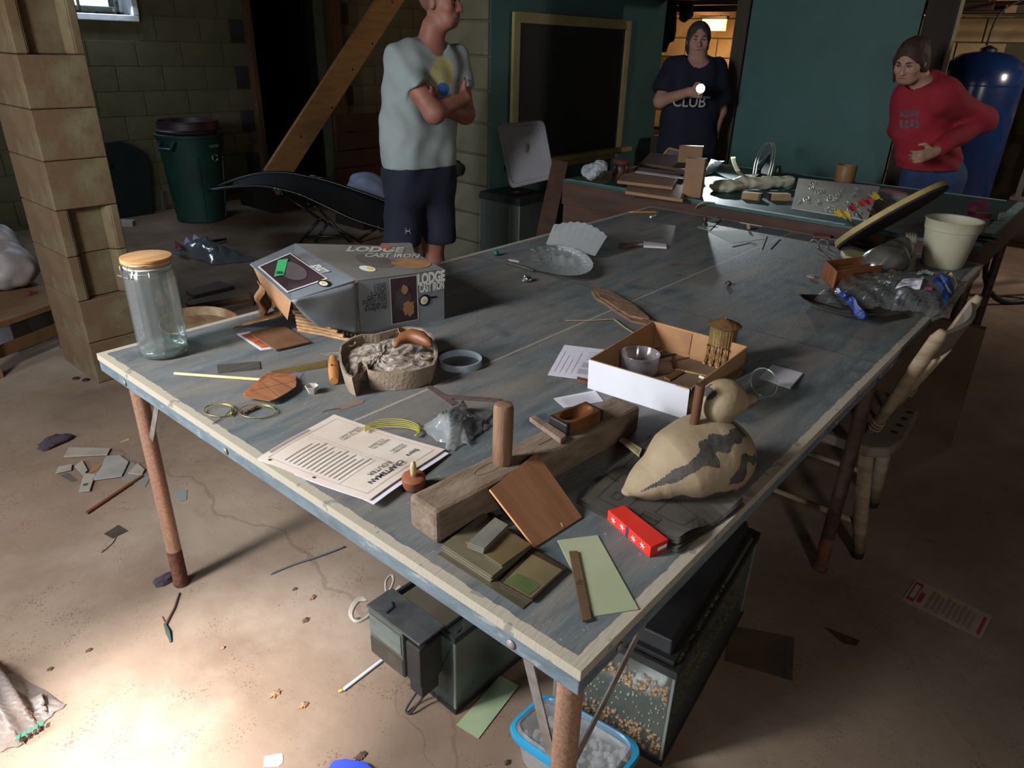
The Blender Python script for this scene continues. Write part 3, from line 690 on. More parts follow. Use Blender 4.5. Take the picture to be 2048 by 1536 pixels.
# crescent of turned wood on the tray
M_dwood = mat('dark_grained_wood', '7b4d2c', '52301b', scale=6, rough=.5, stretch=(2, 2, 10), spec=.4)
pts = [at(x, y, TZ+z) for x, y, z in ((789, 694, .068), (796, 684, .074), (808, 676, .078), (824, 672, .08), (842, 676, .08), (856, 684, .077), (863, 692, .072))]
cw = obj('curved_wood_piece', B().tube(pts, [.005, .010, .016, .019, .018, .013, .004], 14), M_dwood, smooth=True, label='curved piece of dark grained wood resting on the pulp tray', cat='wood piece')
obj('end_grain', B().lathe([(.016, 0), (.016, .002)], 16, at(806, 665, TZ+.084), rotm(.6, .4, 0)), mat('end_grain_tan', 'a5794a', '8a6038', scale=30, rough=.6), cw)
# small wooden barrel
a, c_ = at(668, 762, TZ+.012), at(666, 716, TZ+.012)
M_lwood = mat('orange_light_wood', 'b27a45', '96602f', scale=6, rough=.5, stretch=(6, 6, 1))
wb = obj('wooden_toggle', B().tube([a*(1-t)+c_*t for t in np.linspace(0, 1, 7)], [.0095, .0115, .0125, .013, .0125, .0115, .0095], 16), M_lwood, smooth=True, auto=.8, label='small barrel shaped wooden toggle leaning beside the pulp tray', cat='toggle')
obj('drilled_hole', B().lathe([(.003, 0), (.003, .001)], 12, at(663, 730, TZ+.0258), rotm(-.3, -.3, 0)), M_ink, wb)
# metal ring
bc = T(921, 728); rr = np.linalg.norm(T(878, 727)-T(964, 729))/2
obj('metal_ring', B().lathe([(rr, 0), (rr, .017), (rr-.0035, .017), (rr-.0035, 0), (rr, 0)], 48, bc, cap=False), mat('galvanised_ring', 'a3b0b8', '94a2aa', scale=10, rough=.4, metal=.15), smooth=True, auto=.6, label='flat galvanised metal ring lying right of the pulp tray', cat='ring')
# strips left of the tray
flat('dark_strip', [(434, 731), (436, 747), (521, 739), (519, 724)], TZ, .0025, mat('dark_grey_wood', '35332f', '4a463f', scale=12, stretch=(1, 6, 1)), label='short dark grey wooden strip near the glass jar', cat='strip')
flat('amber_strip', [(541, 743), (549, 752), (655, 735), (652, 721)], TZ, .001, mat('amber_plastic', '6b5a35', '4f4429', scale=9, rough=.4), label='translucent amber plastic strip behind the wooden toggle', cat='strip')
flat('grey_chip', [(582, 749), (600, 757), (607, 747), (590, 745)], TZ, .001, mat('grey_chip', '6b6268', rough=.7), label='small grey plastic chip beside the plywood paddle', cat='chip')
b = B()
for i in range(7): b.tube([at(640+i*6, 706-i*.3, TZ+.001), at(668+i*3, 714-i*1.5, TZ+.001)], .0004, 4)
for i in range(5): b.tube([at(640+i*7, 706+i*2, TZ+.001), at(682+i*0, 704+i*2, TZ+.001)], .0004, 4)
obj('wire_mesh_scrap', b, M_wire, label='tiny scrap of wire mesh left of the pulp tray', cat='mesh')
# pale stick and plywood paddle
obj('pale_stick', B().tube([at(349, 747, TZ+.004), at(545, 761, TZ+.004)], .0038, 10), mat('pale_wood_stick', 'c9b98e', 'b7a678', scale=8, rough=.6), smooth=True, auto=.8, label='straight pale wooden stick pointing at the plywood paddle', cat='stick')
M_ply = mat('plywood_face', '93623f', '7a4d30', scale=5, rough=.65, stretch=(12, 2, 1))
M_plyedge = mat('plywood_edge', 'a0623c', '6e3d22', scale=20, rough=.7, stretch=(1, 1, 20))
pd = [(487, 794), (534, 755), (560, 755), (580, 756), (593, 763), (592, 774), (575, 786), (550, 800), (540, 803)]
pa = thing('plywood_paddle', 'rounded plywood paddle blank with pencil lines at the end of the pale stick', 'plywood', T(545, 785))
obj('core', B().prism([at(x, y, TZ+.001) for x, y in pd], (0, 0, .011)), M_plyedge, pa)
obj('face_veneer', B().prism([at(x, y, TZ+.0125) for x, y in pd], (0, 0, .0018)), M_ply, pa)
for q in (((520, 762), (560, 796)), ((500, 782), (590, 762)), ((540, 755), (585, 777))): obj('pencil_line', B().tube([at(*q[0], TZ+.0145), at(*q[1], TZ+.0145)], .0004, 4), M_ink, pa)
# hexagonal cup
bc = T(625, 786)
hx = B(); V = []
for r, z in ((.009, 0), (.0165, .019), (.0145, .019), (.010, .006)):
    for i in range(6): V.append(bc+np.array([r*math.cos(i*pi/3+.3), r*math.sin(i*pi/3+.3), z]))
F = [tuple(range(6))[::-1], tuple(range(18, 24))]
for k in range(3):
    for i in range(6): F.append((k*6+i, k*6+(i+1) % 6, (k+1)*6+(i+1) % 6, (k+1)*6+i))
obj('hexagonal_cup', hx.add(V, F), mat('white_plaster', 'aaa69f', '96918a', scale=14, rough=.85), bevel=.0006, label='tiny white six sided cup beside the plywood paddle', cat='cup')
# twisted wire bundle with two loops
M_brass = mat('brass_wire', 'a39a5a', '7c7440', scale=30, rough=.35, metal=.7)
def loop(cx, cy, rx, ry, z0, tilt=0., n=28, a0=0., a1=2*pi): return [at(cx+rx*math.cos(a), cy+ry*math.sin(a), TZ+z0+tilt*math.sin(a)) for a in np.linspace(a0, a1, n)]
wb = thing('brass_wire_bundle', 'twist of brass wire with two open loops near the left edge of the table', 'wire', T(480, 830))
b = B()
for k in range(2): b.tube(loop(440, 820+k, 32, 13-k, .004+.002*k, -.003), .0009, 6)
obj('loop', b, M_brass, wb, smooth=True)
b = B()
for k in range(2): b.tube(loop(515, 822+k, 37, 14-k, .004+.002*k, -.003), .0009, 6)
obj('loop', b, M_brass, wb, smooth=True)
b = B()
for k in range(6): b.tube([at(464+3*math.sin(i*1.7+k), 815+3*i+2*math.cos(i+k), TZ+.004+.002*math.sin(k+i)) for i in range(6)], .0009, 5)
obj('twist', b, M_brass, wb)
b = B()
for k in range(5): b.tube([at(488+i*7, 826-i*3+2*math.sin(i+k*1.3), TZ+.004+.0015*math.cos(i*2+k)) for i in range(5)], .0016, 5)
obj('brown_leads', b, mat('brown_wire', '5a3b2c', '3f2a20', scale=40), wb)
obj('tail', B().tube([at(470, 812, TZ+.006), at(450, 832, TZ+.003), at(425, 848, TZ+.002)], .0008, 5), mat('dark_wire', '3b3a36', metal=.5), wb)
# ---- router manual
M_manual = mat('aged_manual_paper', 'b9a999', 'c6bbb0', scale=4, rough=.85, third='a48f78', tscale=2.5, tlo=.55, thi=.75)
mc = [(515, 916), (740, 1009), (890, 901), (668, 827)]     # near-left, near, far-right, far-left
def mz(u, v): return TZ+.004+.012*u*(1-v)*(u > .0)+.006*v*u
MP = [at(x, y, TZ+.004) for x, y in mc]
ma = thing('router_manual', 'aged router instruction manual with printed cover lying open to the front edge', 'manual', (MP[0]+MP[2])/2)
def mpage(u, v, lift=0.): 
    p = (MP[0]*(1-u)+MP[1]*u)*(1-v)+(MP[3]*(1-u)+MP[2]*u)*v
    return p+np.array([0, 0, lift+.010*u*u*(1-.5*v)-.002*math.sin(pi*u)+.002*math.sin(v*5)])
obj('under_pages', B().sheet(lambda u, v: mpage(u*1.045, v*.995+.002*u-.02*(u > .9), -.0035), 10, 10, .001), M_paper, ma)
obj('cover', B().sheet(lambda u, v: mpage(u, v), 14, 14, .0006), M_manual, ma)
def mline(u0, v0, u1, v1, w=.0022):
    b = B(); n_ = 8
    for i in range(n_):
        t0, t1 = i/n_, (i+1)/n_
        a = np.array([u0+(u1-u0)*t0, v0+(v1-v0)*t0]); c_ = np.array([u0+(u1-u0)*t1, v0+(v1-v0)*t1]); d = c_-a; nn = np.array([-d[1], d[0]])/np.linalg.norm(d)*w/2
        b.add([mpage(*(a-nn), .0009), mpage(*(c_-nn), .0009), mpage(*(c_+nn), .0009), mpage(*(a+nn), .0009)], [(0, 1, 2, 3)])
    return b
bb = B()
for e in ((.06, .06, .94, .06), (.06, .94, .94, .94), (.06, .06, .06, .94), (.94, .06, .94, .94), (.06, .52, .70, .52), (.06, .56, .94, .56), (.70, .06, .70, .52)):
    q = mline(*e, w=.003); bb.add(q.v, q.f)
obj('ruled_frame', bb, M_greyink, ma)
mu = MP[2]-MP[1]; mv = MP[0]-MP[1]    # the print reads from the far side: text x runs from v=0 to v=1, lines step towards u=0
def mtext(s, size, u, v, bold=0., m=M_ink, al='CENTER', sx=1.):
    text('lettering', s, size, mpage(u, v, .0012), MP[1]-MP[2], MP[0]*0+(MP[1]-MP[0]), m, ma, bold=bold, align=al, sx=sx, lift=.0)
mtext('CRAFTSMAN', .0165, .87, .40, .0005); mtext('ROUTER', .0155, .80, .42, .0001)
mtext('Sears', .015, .84, .80, .0002); mtext("OWNERS\nMANUAL", .009, .72, .80)
mtext('MODEL NO.\n315.25070', .010, .56, .77); mtext('HOW TO ORDER\nREPAIR PARTS', .010, .30, .78)
bb = B()
for i in range(13):
    u = .66-i*.040; l = .42-.1*((i*37) % 5)/5; q = mline(u, .10, u, .10+l, w=.009); bb.add(q.v, q.f)
for i in range(3):
    q = mline(.035-.012*i+.0, .12, .035-.012*i, .62, w=.005); bb.add(q.v, q.f)
obj('small_print', bb, mat('faded_print', '8d8580', rough=.8), ma, kind='stuff')
for u, v in ((.09, .035), (.5, .035)): obj('punched_hole', B().lathe([(.003, 0), (.003, .0004)], 12, mpage(u, v, .001)), mat('hole_shadow', '4a3424'), ma)
# yellow cable loop behind the manual
M_yel = mat('yellow_cable', 'b8b23e', 'a19a2f', scale=30, rough=.45)
b = B()
for k in range(5): b.tube([at(728+(57-k)*(1+math.cos(a))+k*.5, 860-(22-k*2.6)*math.sin(a)+k*1.2, TZ+.006+.0015*(k % 3)) for a in np.linspace(pi*.97, -.55, 28)], .0009, 5)
obj('yellow_cable_coil', b, M_yel, smooth=True, label='coil of thin yellow cable curving out from behind the manual', cat='cable')
obj('thin_dark_wire', B().tube([at(645+18*(1-math.cos(t*2.6)), 826-20*math.sin(t*1.2)+t*10, TZ+.002) for t in np.linspace(0, 1.2, 14)], .0007, 5), M_ink, label='thin dark bent wire above the manual corner', cat='wire')
flat('brown_paper_scrap', [(668, 815), (676, 822), (726, 808), (729, 800), (705, 803)], TZ, .0006, mat('brown_scrap', '7a675c', '665349', scale=20), label='torn sliver of brown paper above the manual', cat='paper')
# clear bag
def bagsheet(px, z0, seed, hz, wr=.01, nu=16, nv=12):
    rs = np.random.RandomState(seed); k = rs.uniform(4, 11, (6, 2)); ph = rs.uniform(0, 6, 6); A_ = rs.uniform(.3, 1, 6)
    q = [at(x, y, z0) for x, y in px]
    def fn(u, v):
        p = (q[0]*(1-u)+q[1]*u)*(1-v)+(q[3]*(1-u)+q[2]*u)*v; e = min(u, 1-u, v, 1-v)*4; e = min(1, e)
        s = sum(A_[i]*math.sin(k[i, 0]*u*2+k[i, 1]*v*2+ph[i]) for i in range(6))
        return p+np.array([.25*wr*s, .25*wr*math.cos(s*2), max(0, hz*e*(.6+.4*math.sin(ph[0]+u*4+v*3))+wr*abs(s)*.5*e)+.001])
    return B().sheet(fn, nu, nv)
cbag = thing('clear_plastic_bag', 'crumpled clear plastic bag lying behind the upright dowel', 'bag', T(910, 865))
obj('front_film', bagsheet([(842, 858), (905, 903), (985, 850), (925, 815)], TZ+.002, 4, .03, .012, 20, 16), M_clear, cbag, smooth=True)
obj('back_film', bagsheet([(850, 850), (935, 895), (985, 825), (900, 818)], TZ+.004, 9, .022, .012, 18, 14), M_clear, cbag, smooth=True)
# thin dark strips
M_strip = mat('purple_brown_strip', '5b4a48', '4a3b39', scale=8, stretch=(1, 8, 1))
flat('narrow_veneer_strip', [(836, 764), (846, 762), (917, 808), (903, 812)], TZ, .002, M_strip, label='narrow purple brown veneer strip crossing the centre line', cat='strip')
flat('short_veneer_strip', [(888, 790), (890, 796), (1000, 804), (999, 798)], TZ+.0025, .002, M_strip, label='thin veneer strip reaching towards the upright dowel', cat='strip')
# turned knob with peg
kb = thing('turned_wooden_knob', 'turned reddish wooden knob with a pale peg beside the manual', 'knob', T(828, 975))
M_red = mat('reddish_wood', '8a5238', '6f3e29', scale=8, rough=.55, stretch=(1, 1, 5))
kc = T(828, 975)
obj('knob_body', B().lathe([(.014, 0), (.019, .004), (.021, .010), (.0205, .014), (.022, .018), (.0215, .026), (.017, .029), (.0001, .030)], 24, kc, rotm(.12, -.1, 0)), M_red, kb, smooth=True, auto=.7)
obj('peg', B().lathe([(.0055, .028), (.006, .04), (.0058, .052), (.004, .060), (.0001, .063)], 14, kc, rotm(.12, -.1, 0)), mat('pale_peg', 'b5a177', 'a08c62', scale=9), kb, smooth=True)
# ---- long wooden plane body
M_oak = mat('weathered_oak', '7d6d5f', '61513f', scale=5, rough=.8, bump=.5, bscale=30, stretch=(2.5, 9, 9), third='4e3f33', tscale=7, tlo=.6, thi=.78)
pa_, pb_, pw_ = T(874, 1092), T(1276, 866), T(815, 1055)
ux = (pb_-pa_); PLn = np.linalg.norm(ux); ux = ux/PLn; uy = np.array([-ux[1], ux[0], 0]); PWd = .072; PH = .064
Rp = np.stack([ux, uy, [0, 0, 1]], 1); ang = math.atan2(ux[1], ux[0])
cpl = (pa_+pb_)/2+uy*PWd/2
pl = thing('wooden_jointer_plane', 'long weathered wooden plane body lying diagonally on the table', 'hand plane', cpl)
def plane_local(b): return b
bo = B().box((0, 0, PH/2), (PLn, PWd, PH)); 
def place(o, c_, rz): o.location = tuple(np.array(c_)-wpos(o.parent) if o.parent else c_); o.rotation_euler[2] = rz; return o
def local(name, b, m, par, c_, rz, **k):
    """geometry given in local coordinates, placed at c_ turned by rz"""
    V = np.array(b.v); R = rotm(0, 0, rz); b2 = B(); b2.v = [tuple(R@p+np.array(c_)) for p in V]; b2.f = b.f
    return obj(name, b2, m, par, **k)
body = local('body', bo, M_oak, pl, cpl, ang, bevel=.008)
local('mouth_line', B().tube([(-.12+.035*math.cos(a), .005+.011*math.sin(a), PH) for a in np.linspace(0, 2*pi, 24)], .0006, 4, True), M_ink, body, cpl, ang)
local('plug', B().box((.075, .018, PH+.0003), (.022, .014, .0008)), mat('dark_plug', '3b3029'), body, cpl, ang)
local('saw_kerf', B().box((.05, .0, PH+.0002), (.10, .0012, .0006)), M_ink, body, cpl, ang)
ZT = TZ+PH
dw = at(1004, 925, ZT); dr = np.linalg.norm(at(986, 920, ZT)-at(1025, 920, ZT))/2; dh = hgt(dw, 808)-ZT
obj('upright_dowel', B().lathe([(dr*.92, 0), (dr, .004), (dr*1.02, dh*.5), (dr*1.02, dh-.010), (dr*.88, dh-.002), (dr*.5, dh), (.0001, dh)], 24, dw, rotm(-.015, .03, 0)), mat('worn_dowel_wood', '806249', '5e4634', scale=5, rough=.75, bump=.3, bscale=30, stretch=(12, 12, 1.5)), smooth=True, auto=.9, label='thick worn wooden dowel standing upright on the long plane body', cat='dowel')
# black edged wooden dish on the plane
q = [at(x, y, ZT) for x, y in ((1092, 858), (1139, 874), (1213, 842), (1160, 822))]
cd = sum(q)/4; ex = q[2]-q[1]; lx = np.linalg.norm(ex)/2; ex = ex/np.linalg.norm(ex); ey = np.array([-ex[1], ex[0], 0]); ly = abs((q[0]-q[1])@ey)/2
def dishf(P):
    Q = np.stack([(P-cd)@ex, (P-cd)@ey, P[:, 2]-ZT-.0005], 1); d = np.abs(Q-np.array([0, 0, .013]))-np.array([lx-.004, ly-.004, .009])
    o_ = np.linalg.norm(np.maximum(d, 0), axis=1)+np.minimum(d.max(1), 0)-.004
    h_ = el(Q, (0, 0, .032), (lx*.82, ly*.80, .022)); return np.maximum(o_, -h_)
M_dish = mat('brown_dish_wood', '6e4526', '4c2d18', scale=5, rough=.45, stretch=(3, 10, 3), spec=.4)
dm = [M_dish, mat('black_lacquer_edge', '26221f', '191715', scale=6, rough=.4)]
od = obj('wooden_dish', surf(dishf, cd-[lx+.03, lx+.03, .004], cd+[lx+.03, lx+.03, .036], .0022), dm, smooth=True, label='hollowed brown wooden dish with blackened edges on the plane body', cat='dish')
me = od.data
for p in me.polygons:
    c_ = np.array(p.center)+np.array(od.location)-cd
    if abs(c_@ex) > lx*.86 or (c_@ey) > ly*.84 or (c_@ey < -ly*.7 and abs(c_@ex) > lx*.8): p.material_index = 1
flat('plane_wedge', [(1058, 843), (1070, 838), (1133, 878), (1121, 889)], ZT+.001, .010, M_oak, bevel=.002, label='grey wooden wedge lying across the plane body below the dish', cat='wedge')
# plywood square leaning on the plane
c1, c2, c3 = at(1073, 905, ZT+.010), at(1164, 1034, TZ+.003), at(1070, 1094, TZ+.003)
nn = np.cross(c2-c1, c3-c1); nn /= np.linalg.norm(nn)
if nn[2] < 0: nn = -nn
c4 = onplane(980, 978, c1, nn)
M_ply2 = mat('plywood_square_face', '8e6548', '7d5639', scale=5, rough=.7, stretch=(9, 1.5, 1))
ps = obj('plywood_square', B().prism([c1, c2, c3, c4], -nn*.005), M_ply2, label='square of reddish plywood leaning against the long plane body', cat='plywood')
obj('edge_veneer', B().prism([c3-nn*.0005, c4-nn*.0005, c4-nn*.0045, c3-nn*.0045], (c4-c1)/np.linalg.norm(c4-c1)*.0006), mat('pale_ply_edge', 'c58f5e', rough=.7), ps)
obj('paint_fleck', B().prism([at(1119, 1049, 0)*0+onplane(1121, 1046, c1+nn*.0002, nn), onplane(1123, 1046, c1+nn*.0002, nn), onplane(1127, 1053, c1+nn*.0002, nn), onplane(1125, 1054, c1+nn*.0002, nn)], nn*.0005), mat('pale_fleck', 'c9b08a'), ps)
# ---- stack of glass and slate plates
M_olive = mat('olive_glass_sheet', '544f3c', '635d49', scale=6, rough=.3, spec=.5)
M_brownpl = mat('brown_glass_plate', '66573c', '554731', scale=4, rough=.32, spec=.5)
flat('large_glass_sheet', [(876, 1110), (1045, 1219), (1136, 1139), (970, 1034)], TZ, .002, mat('olive_brown_sheet', '4f4a36', '3e3a2c', scale=5, rough=.35, spec=.5), label='largest olive glass sheet at the bottom of the stacked plates', cat='glass sheet')
for i in range(4):
    o_ = 3*(i % 2)
    flat('stacked_glass_plate', [(882+o_, 1100-i*3), (981+o_, 1164-i*3), (1064-o_, 1100-i*3), (968, 1037-i*3)], TZ+.0025+i*.0031, .0024, M_olive, label='olive glass plate stacked on the large sheet, %s of the four' % ('lowest', 'second', 'third', 'topmost')[i], cat='glass sheet', group='olive glass plates in the stack')
flat('brown_glass_plate', [(931, 1085), (1003, 1133), (1063, 1090), (994, 1055)], TZ+.0155, .002, M_brownpl, label='shiny brown plate on top of the olive glass stack', cat='plate')
for i in range(3):
    flat('slate_slip', [(934+i, 1095-i*4), (966+i, 1108-i*4), (1016, 1060-i*4), (990, 1045-i*4)], TZ+.018+i*.0032, .0027, mat('grey_slate', '6d6b5f', '57554b', scale=12, rough=.7), label='narrow grey slate slip on the shiny brown plate, %s of three' % ('lowest', 'middle', 'topmost')[i], cat='slate', group='slate slips on the glass stack')
gp = flat('framed_glass_plate', [(999, 1168), (1064, 1204), (1134, 1140), (1064, 1100)], TZ+.003, .004, mat('dark_plate_rim', '3c3124', '2d251c', scale=8, rough=.4), label='dark rimmed plate with mossy green patch leaning on the large sheet', cat='plate')
obj('face', B().add([at(x, y, TZ+.0075) for x, y in ((1006, 1165), (1062, 1196), (1125, 1140), (1064, 1108))], [(0, 1, 2, 3)]), mat('mossy_plate', '6f6345', '544a33', scale=4, rough=.45), gp)
obj('moss', B().add([at(x, y, TZ+.008) for x, y in ((1007, 1164), (1058, 1191), (1080, 1172), (1068, 1160), (1034, 1147))], [(0, 1, 2, 3, 4)]), mat('moss_green', '3d4a26', '4d5730', scale=30, rough=.7), gp)
obj('black_wire_ring', B().tube([at(1015+16*math.cos(a), 1040+12*math.sin(a), TZ+.01+.012*math.sin(a)) for a in np.linspace(0, 2*pi, 26)], .0009, 5), M_ink, label='thin black wire ring between the glass stack and plywood square', cat='ring')
# pale green card and brown strip
M_pgreen = mat('pale_green_card', '979c80', '8b9073', scale=4, rough=.6, third='8f9a72')
flat('pale_green_sheet', [(1115, 1082), (1195, 1072), (1277, 1220), (1188, 1234)], TZ, .002, M_pgreen, label='pale green rectangular sheet near the front corner of the table', cat='sheet')
bs_ = flat('brown_marked_strip', [(1138, 1105), (1155, 1104), (1183, 1240), (1165, 1245)], TZ+.0025, .0028, mat('brown_strip', '5f4a34', '4c3a28', scale=9, rough=.6), label='dark brown strip with an inked mark on the pale green sheet', cat='strip')
text('ink_mark', 'W', .013, at(1160, 1165, TZ+.0055), at(1163, 1158, TZ)-at(1157, 1170, TZ), at(1150, 1160, TZ)-at(1170, 1165, TZ), M_ink, bs_)
# red gift carton
rb = thing('red_carton', 'bright red carton with white stars half under the dark sheets', 'carton', T(1280, 1080))
q = [T(1214, 1040), T(1299, 1116), T(1334, 1099), T(1246, 1030)]
M_rbox = mat('red_print', 'c83328', 'b92a22', scale=5, rough=.4)
obj('sleeve', B().prism(q, (0, 0, .021)), M_rbox, rb, bevel=.001)
def rface(u, v): 
    return q[0]*(1-u)+q[1]*u+np.array([0, 0, .021*v])-np.array([q[1][1]-q[0][1], -(q[1][0]-q[0][0]), 0])/np.linalg.norm(q[1]-q[0])*.0005*-1
nrm = np.cross(q[1]-q[0], [0, 0, 1.]); nrm /= np.linalg.norm(nrm)
for k, (u, v) in enumerate(((.15, .5), (.36, .6), (.63, .45), (.83, .55))):
    b = B()
    for a in np.arange(3)*pi/3:
        d = (q[1]-q[0])/np.linalg.norm(q[1]-q[0])*math.cos(a)*.006+np.array([0, 0, 1])*math.sin(a)*.006
        p = q[0]*(1-u)+q[1]*u+np.array([0, 0, .021*v])+nrm*.0006; b.tube([p-d, p+d], .0007, 4)
    obj('star', b, M_white2, rb)
p = q[0]*.55+q[1]*.45+nrm*.0006; dd = (q[1]-q[0])/np.linalg.norm(q[1]-q[0])
obj('navy_band', B().add([p, p+dd*.006, p+dd*.006+[0, 0, .021], p+[0, 0, .021]], [(0, 1, 2, 3)]), mat('navy_print', '2c2f52'), rb)
e1, e2 = q[1], q[2]; n2 = np.cross(e2-e1, [0, 0, 1.]); n2 /= np.linalg.norm(n2)
p0 = e1+(e2-e1)*.4+n2*.0006+[0, 0, .007]; p1 = e1+(e2-e1)*.92+n2*.0006+[0, 0, .007]
obj('weight_panel', B().add([p0, p1, p1+[0, 0, .007], p0+[0, 0, .007]], [(0, 1, 2, 3)]), M_white2, rb)
# dark printed sheets under the decoy
M_dpap = mat('dark_carbon_paper', '4a453f', '3d3934', scale=5, rough=.7, third='58524a', tscale=3)
for i in range(5):
    k = i*2; 
    q = [at(x, y, TZ+.003+.0016*i) for x, y in ((1152+k*2, 1006-k), (1352+k*2-i*3, 1108-k*2.5), (1490-k, 1012-k), (1300, 872))]
    if i > 1: q = [q_+np.array([0, 0, .004]) for q_ in q]
    def fn(u, v, q=q, i=i):
        p = (q[0]*(1-u)+q[1]*u)*(1-v)+(q[3]*(1-u)+q[2]*u)*v
        w = max(0, (u-.72)/.28); p[2] += .010*math.sin(v*6+1)*w*w*(.5+.14*i); p[2] = max(p[2], TZ+.001+.0009*i); return p
    o_ = obj('carbon_sheet', B().sheet(fn, 14, 10, .0005), M_dpap, label='large dark carbon paper sheet under the duck decoy, %s from the bottom' % ('first', 'second', 'third', 'fourth')[i] if i < 4 else 'topmost dark printed sheet of the pile under the duck decoy', cat='paper', group='dark sheets under the decoy' if i < 4 else None)
top_fn = fn
bb = B()
def rect(u0, v0, u1, v1, w=.005):
    for a in ((u0, v0, u1, v0), (u1, v0, u1, v1), (u1, v1, u0, v1), (u0, v1, u0, v0)):
        n_ = 6
        for k in range(n_):
            t0, t1 = k/n_, (k+1)/n_; s = np.array([a[0]+(a[2]-a[0])*t0, a[1]+(a[3]-a[1])*t0]); e = np.array([a[0]+(a[2]-a[0])*t1, a[1]+(a[3]-a[1])*t1]); d = e-s; nn_ = np.array([-d[1], d[0]])/np.linalg.norm(d)*w/2
            bb.add([top_fn(*(s-nn_))+[0, 0, .001], top_fn(*(e-nn_))+[0, 0, .001], top_fn(*(e+nn_))+[0, 0, .001], top_fn(*(s+nn_))+[0, 0, .001]], [(0, 1, 2, 3)])
rect(.10, .05, .40, .42); rect(.55, .05, .72, .16); rect(.62, .2, .9, .45); rect(.05, .48, .3, .8); rect(.2, .12, .28, .2); rect(.05, .72, .25, .95)
obj('printed_lines', bb, mat('charcoal_line', '22211f', rough=.8), o_, kind='stuff')
mu_ = top_fn(.8, .1)-top_fn(.2, .1); mv_ = top_fn(.2, .9)-top_fn(.2, .1)
for s, u, v in (('HOUR', .635, .105), ('T 420', .06, .30)):
    text('lettering', s, .012, top_fn(u, v)+[0, 0, .001], mu_, mv_, _m['charcoal_line'], o_)
# ================================================================== duck decoy
M_dtan = mat('tan_decoy_paint', '8f7f66', '7d6d55', scale=9, rough=.8, bump=.4, bscale=60)
M_dblk = mat('worn_black_paint', '34332f', '4a4741', scale=40, rough=.75, bump=.5, bscale=80)
tail, brst = at(1264, 985, TZ+.012), T(1470, 905)
dx = brst-tail; dx[2] = 0; dx /= np.linalg.norm(dx); dy = np.array([-dx[1], dx[0], 0]); dc = at(1378, 924, TZ+.058); dc[2] = TZ+.058; tt = at(1254, 984, TZ+.030); tq = (tt-dc)
Rd = np.stack([dx, dy, [0, 0, 1.]], 1)
nb = at(1432, 846, TZ+.108); hc = at(1449, 796, TZ+.165); bl = at(1500, 792, TZ+.156)
fw_ = bl-hc; fw_[2] = 0; fw_ /= np.linalg.norm(fw_)
def duck(P):
    Q = (P-dc)@Rd
    b_ = el(Q, (.028, 0, 0), (.098, .082, .066))
    b_ = smin(b_, el(Q, (.06, 0, .004), (.062, .074, .056)), .05)
    tl = np.array([tq@dx, tq@dy, tq[2]])
    b_ = smin(b_, rc(Q, (-.03, 0, .004), tl*.62+np.array([0, 0, -.004]), .058, .032), .04)
    b_ = smin(b_, rc(Q*np.array([1, .8, 1.4]), tl*np.array([.6, .48, .7]), tl*np.array([1, .8, 1.4]), .030, .009), .03)
    return np.maximum(b_, (TZ+.002)-P[:, 2])
def dhead(P):
    n_ = rc(P, nb-[0, 0, .012], hc-fw_*.012-[0, 0, .012], .026, .030)
    n_ = smin(n_, el(P, hc-fw_*.002, (.042, .036, .036), np.stack([fw_, np.cross([0, 0, 1], fw_), [0, 0, 1.]], 1)), .02)
    bR = np.stack([fw_, np.cross([0, 0, 1], fw_), [0, 0, 1.]], 1)
    n_ = smin(n_, rc((P-hc)@bR*np.array([1, .75, 1.3]), (.03, 0, -.012), (.066, 0, -.018), .020, .011), .02)
    return n_
dk = thing('duck_decoy', 'carved wooden duck decoy with tan and worn black paint', 'decoy', (dc[0], dc[1], TZ))
ob = obj('body', surf(duck, dc-[.19, .17, .07], dc+[.19, .17, .08], .0028), [M_dtan, M_dblk], dk, smooth=True)
oh = obj('head', surf(dhead, np.minimum(nb, hc)-[.1, .1, .05], np.maximum(nb, bl)+[.07, .07, .06], .0026), [M_dtan, M_dblk], dk, smooth=True)
def nz3(p, s): return math.sin(p[0]*s+1.3)*math.sin(p[1]*s*1.2+.4)+.6*math.sin(p[2]*s*1.7+p[0]*s*.9)+.4*math.sin(p[0]*s*3.1+p[1]*s*2.3)
for p in ob.data.polygons:
    w = np.array(p.center)+wpos(dk); q = (w-dc)@Rd; th = math.degrees(math.atan2(-q[1], q[2]+.02)); n_ = nz3(q, 55)
    if (th > 24-110*q[0]+6*n_ and th < 44-120*q[0]+7*n_ and -.125 < q[0] < .085): p.material_index = 1
    elif q[1] < 0 and q[2] < -.024+.008*n_-.1*abs(q[0]-.02) and -.075 < q[0] < .075: p.material_index = 1
    elif th > 62+9*n_ and th < 78+9*n_ and .01 < q[0] < .1: p.material_index = 1
for p in oh.data.polygons:
    w = np.array(p.center)+wpos(dk); n_ = nz3(w, 140)
    if w[2] < nb[2]+.006+.003*n_: p.material_index = 1
    elif np.linalg.norm(w-(hc-RH*.03-FH*.012+[0, 0, .012])) < .016+.004*n_: p.material_index = 1
rb_ = at(1385, 868, TZ+.108); rh = hgt(rb_, 770)
obj('copper_rod', B().tube([rb_-[0, 0, .02], np.array([rb_[0]+.002, rb_[1], rh])], [.0085, .0085], 14), mat('brown_rod', '5d3c28', '46301f', scale=8, rough=.45, spec=.5, stretch=(4, 4, 1)), dk, smooth=True, auto=.8)
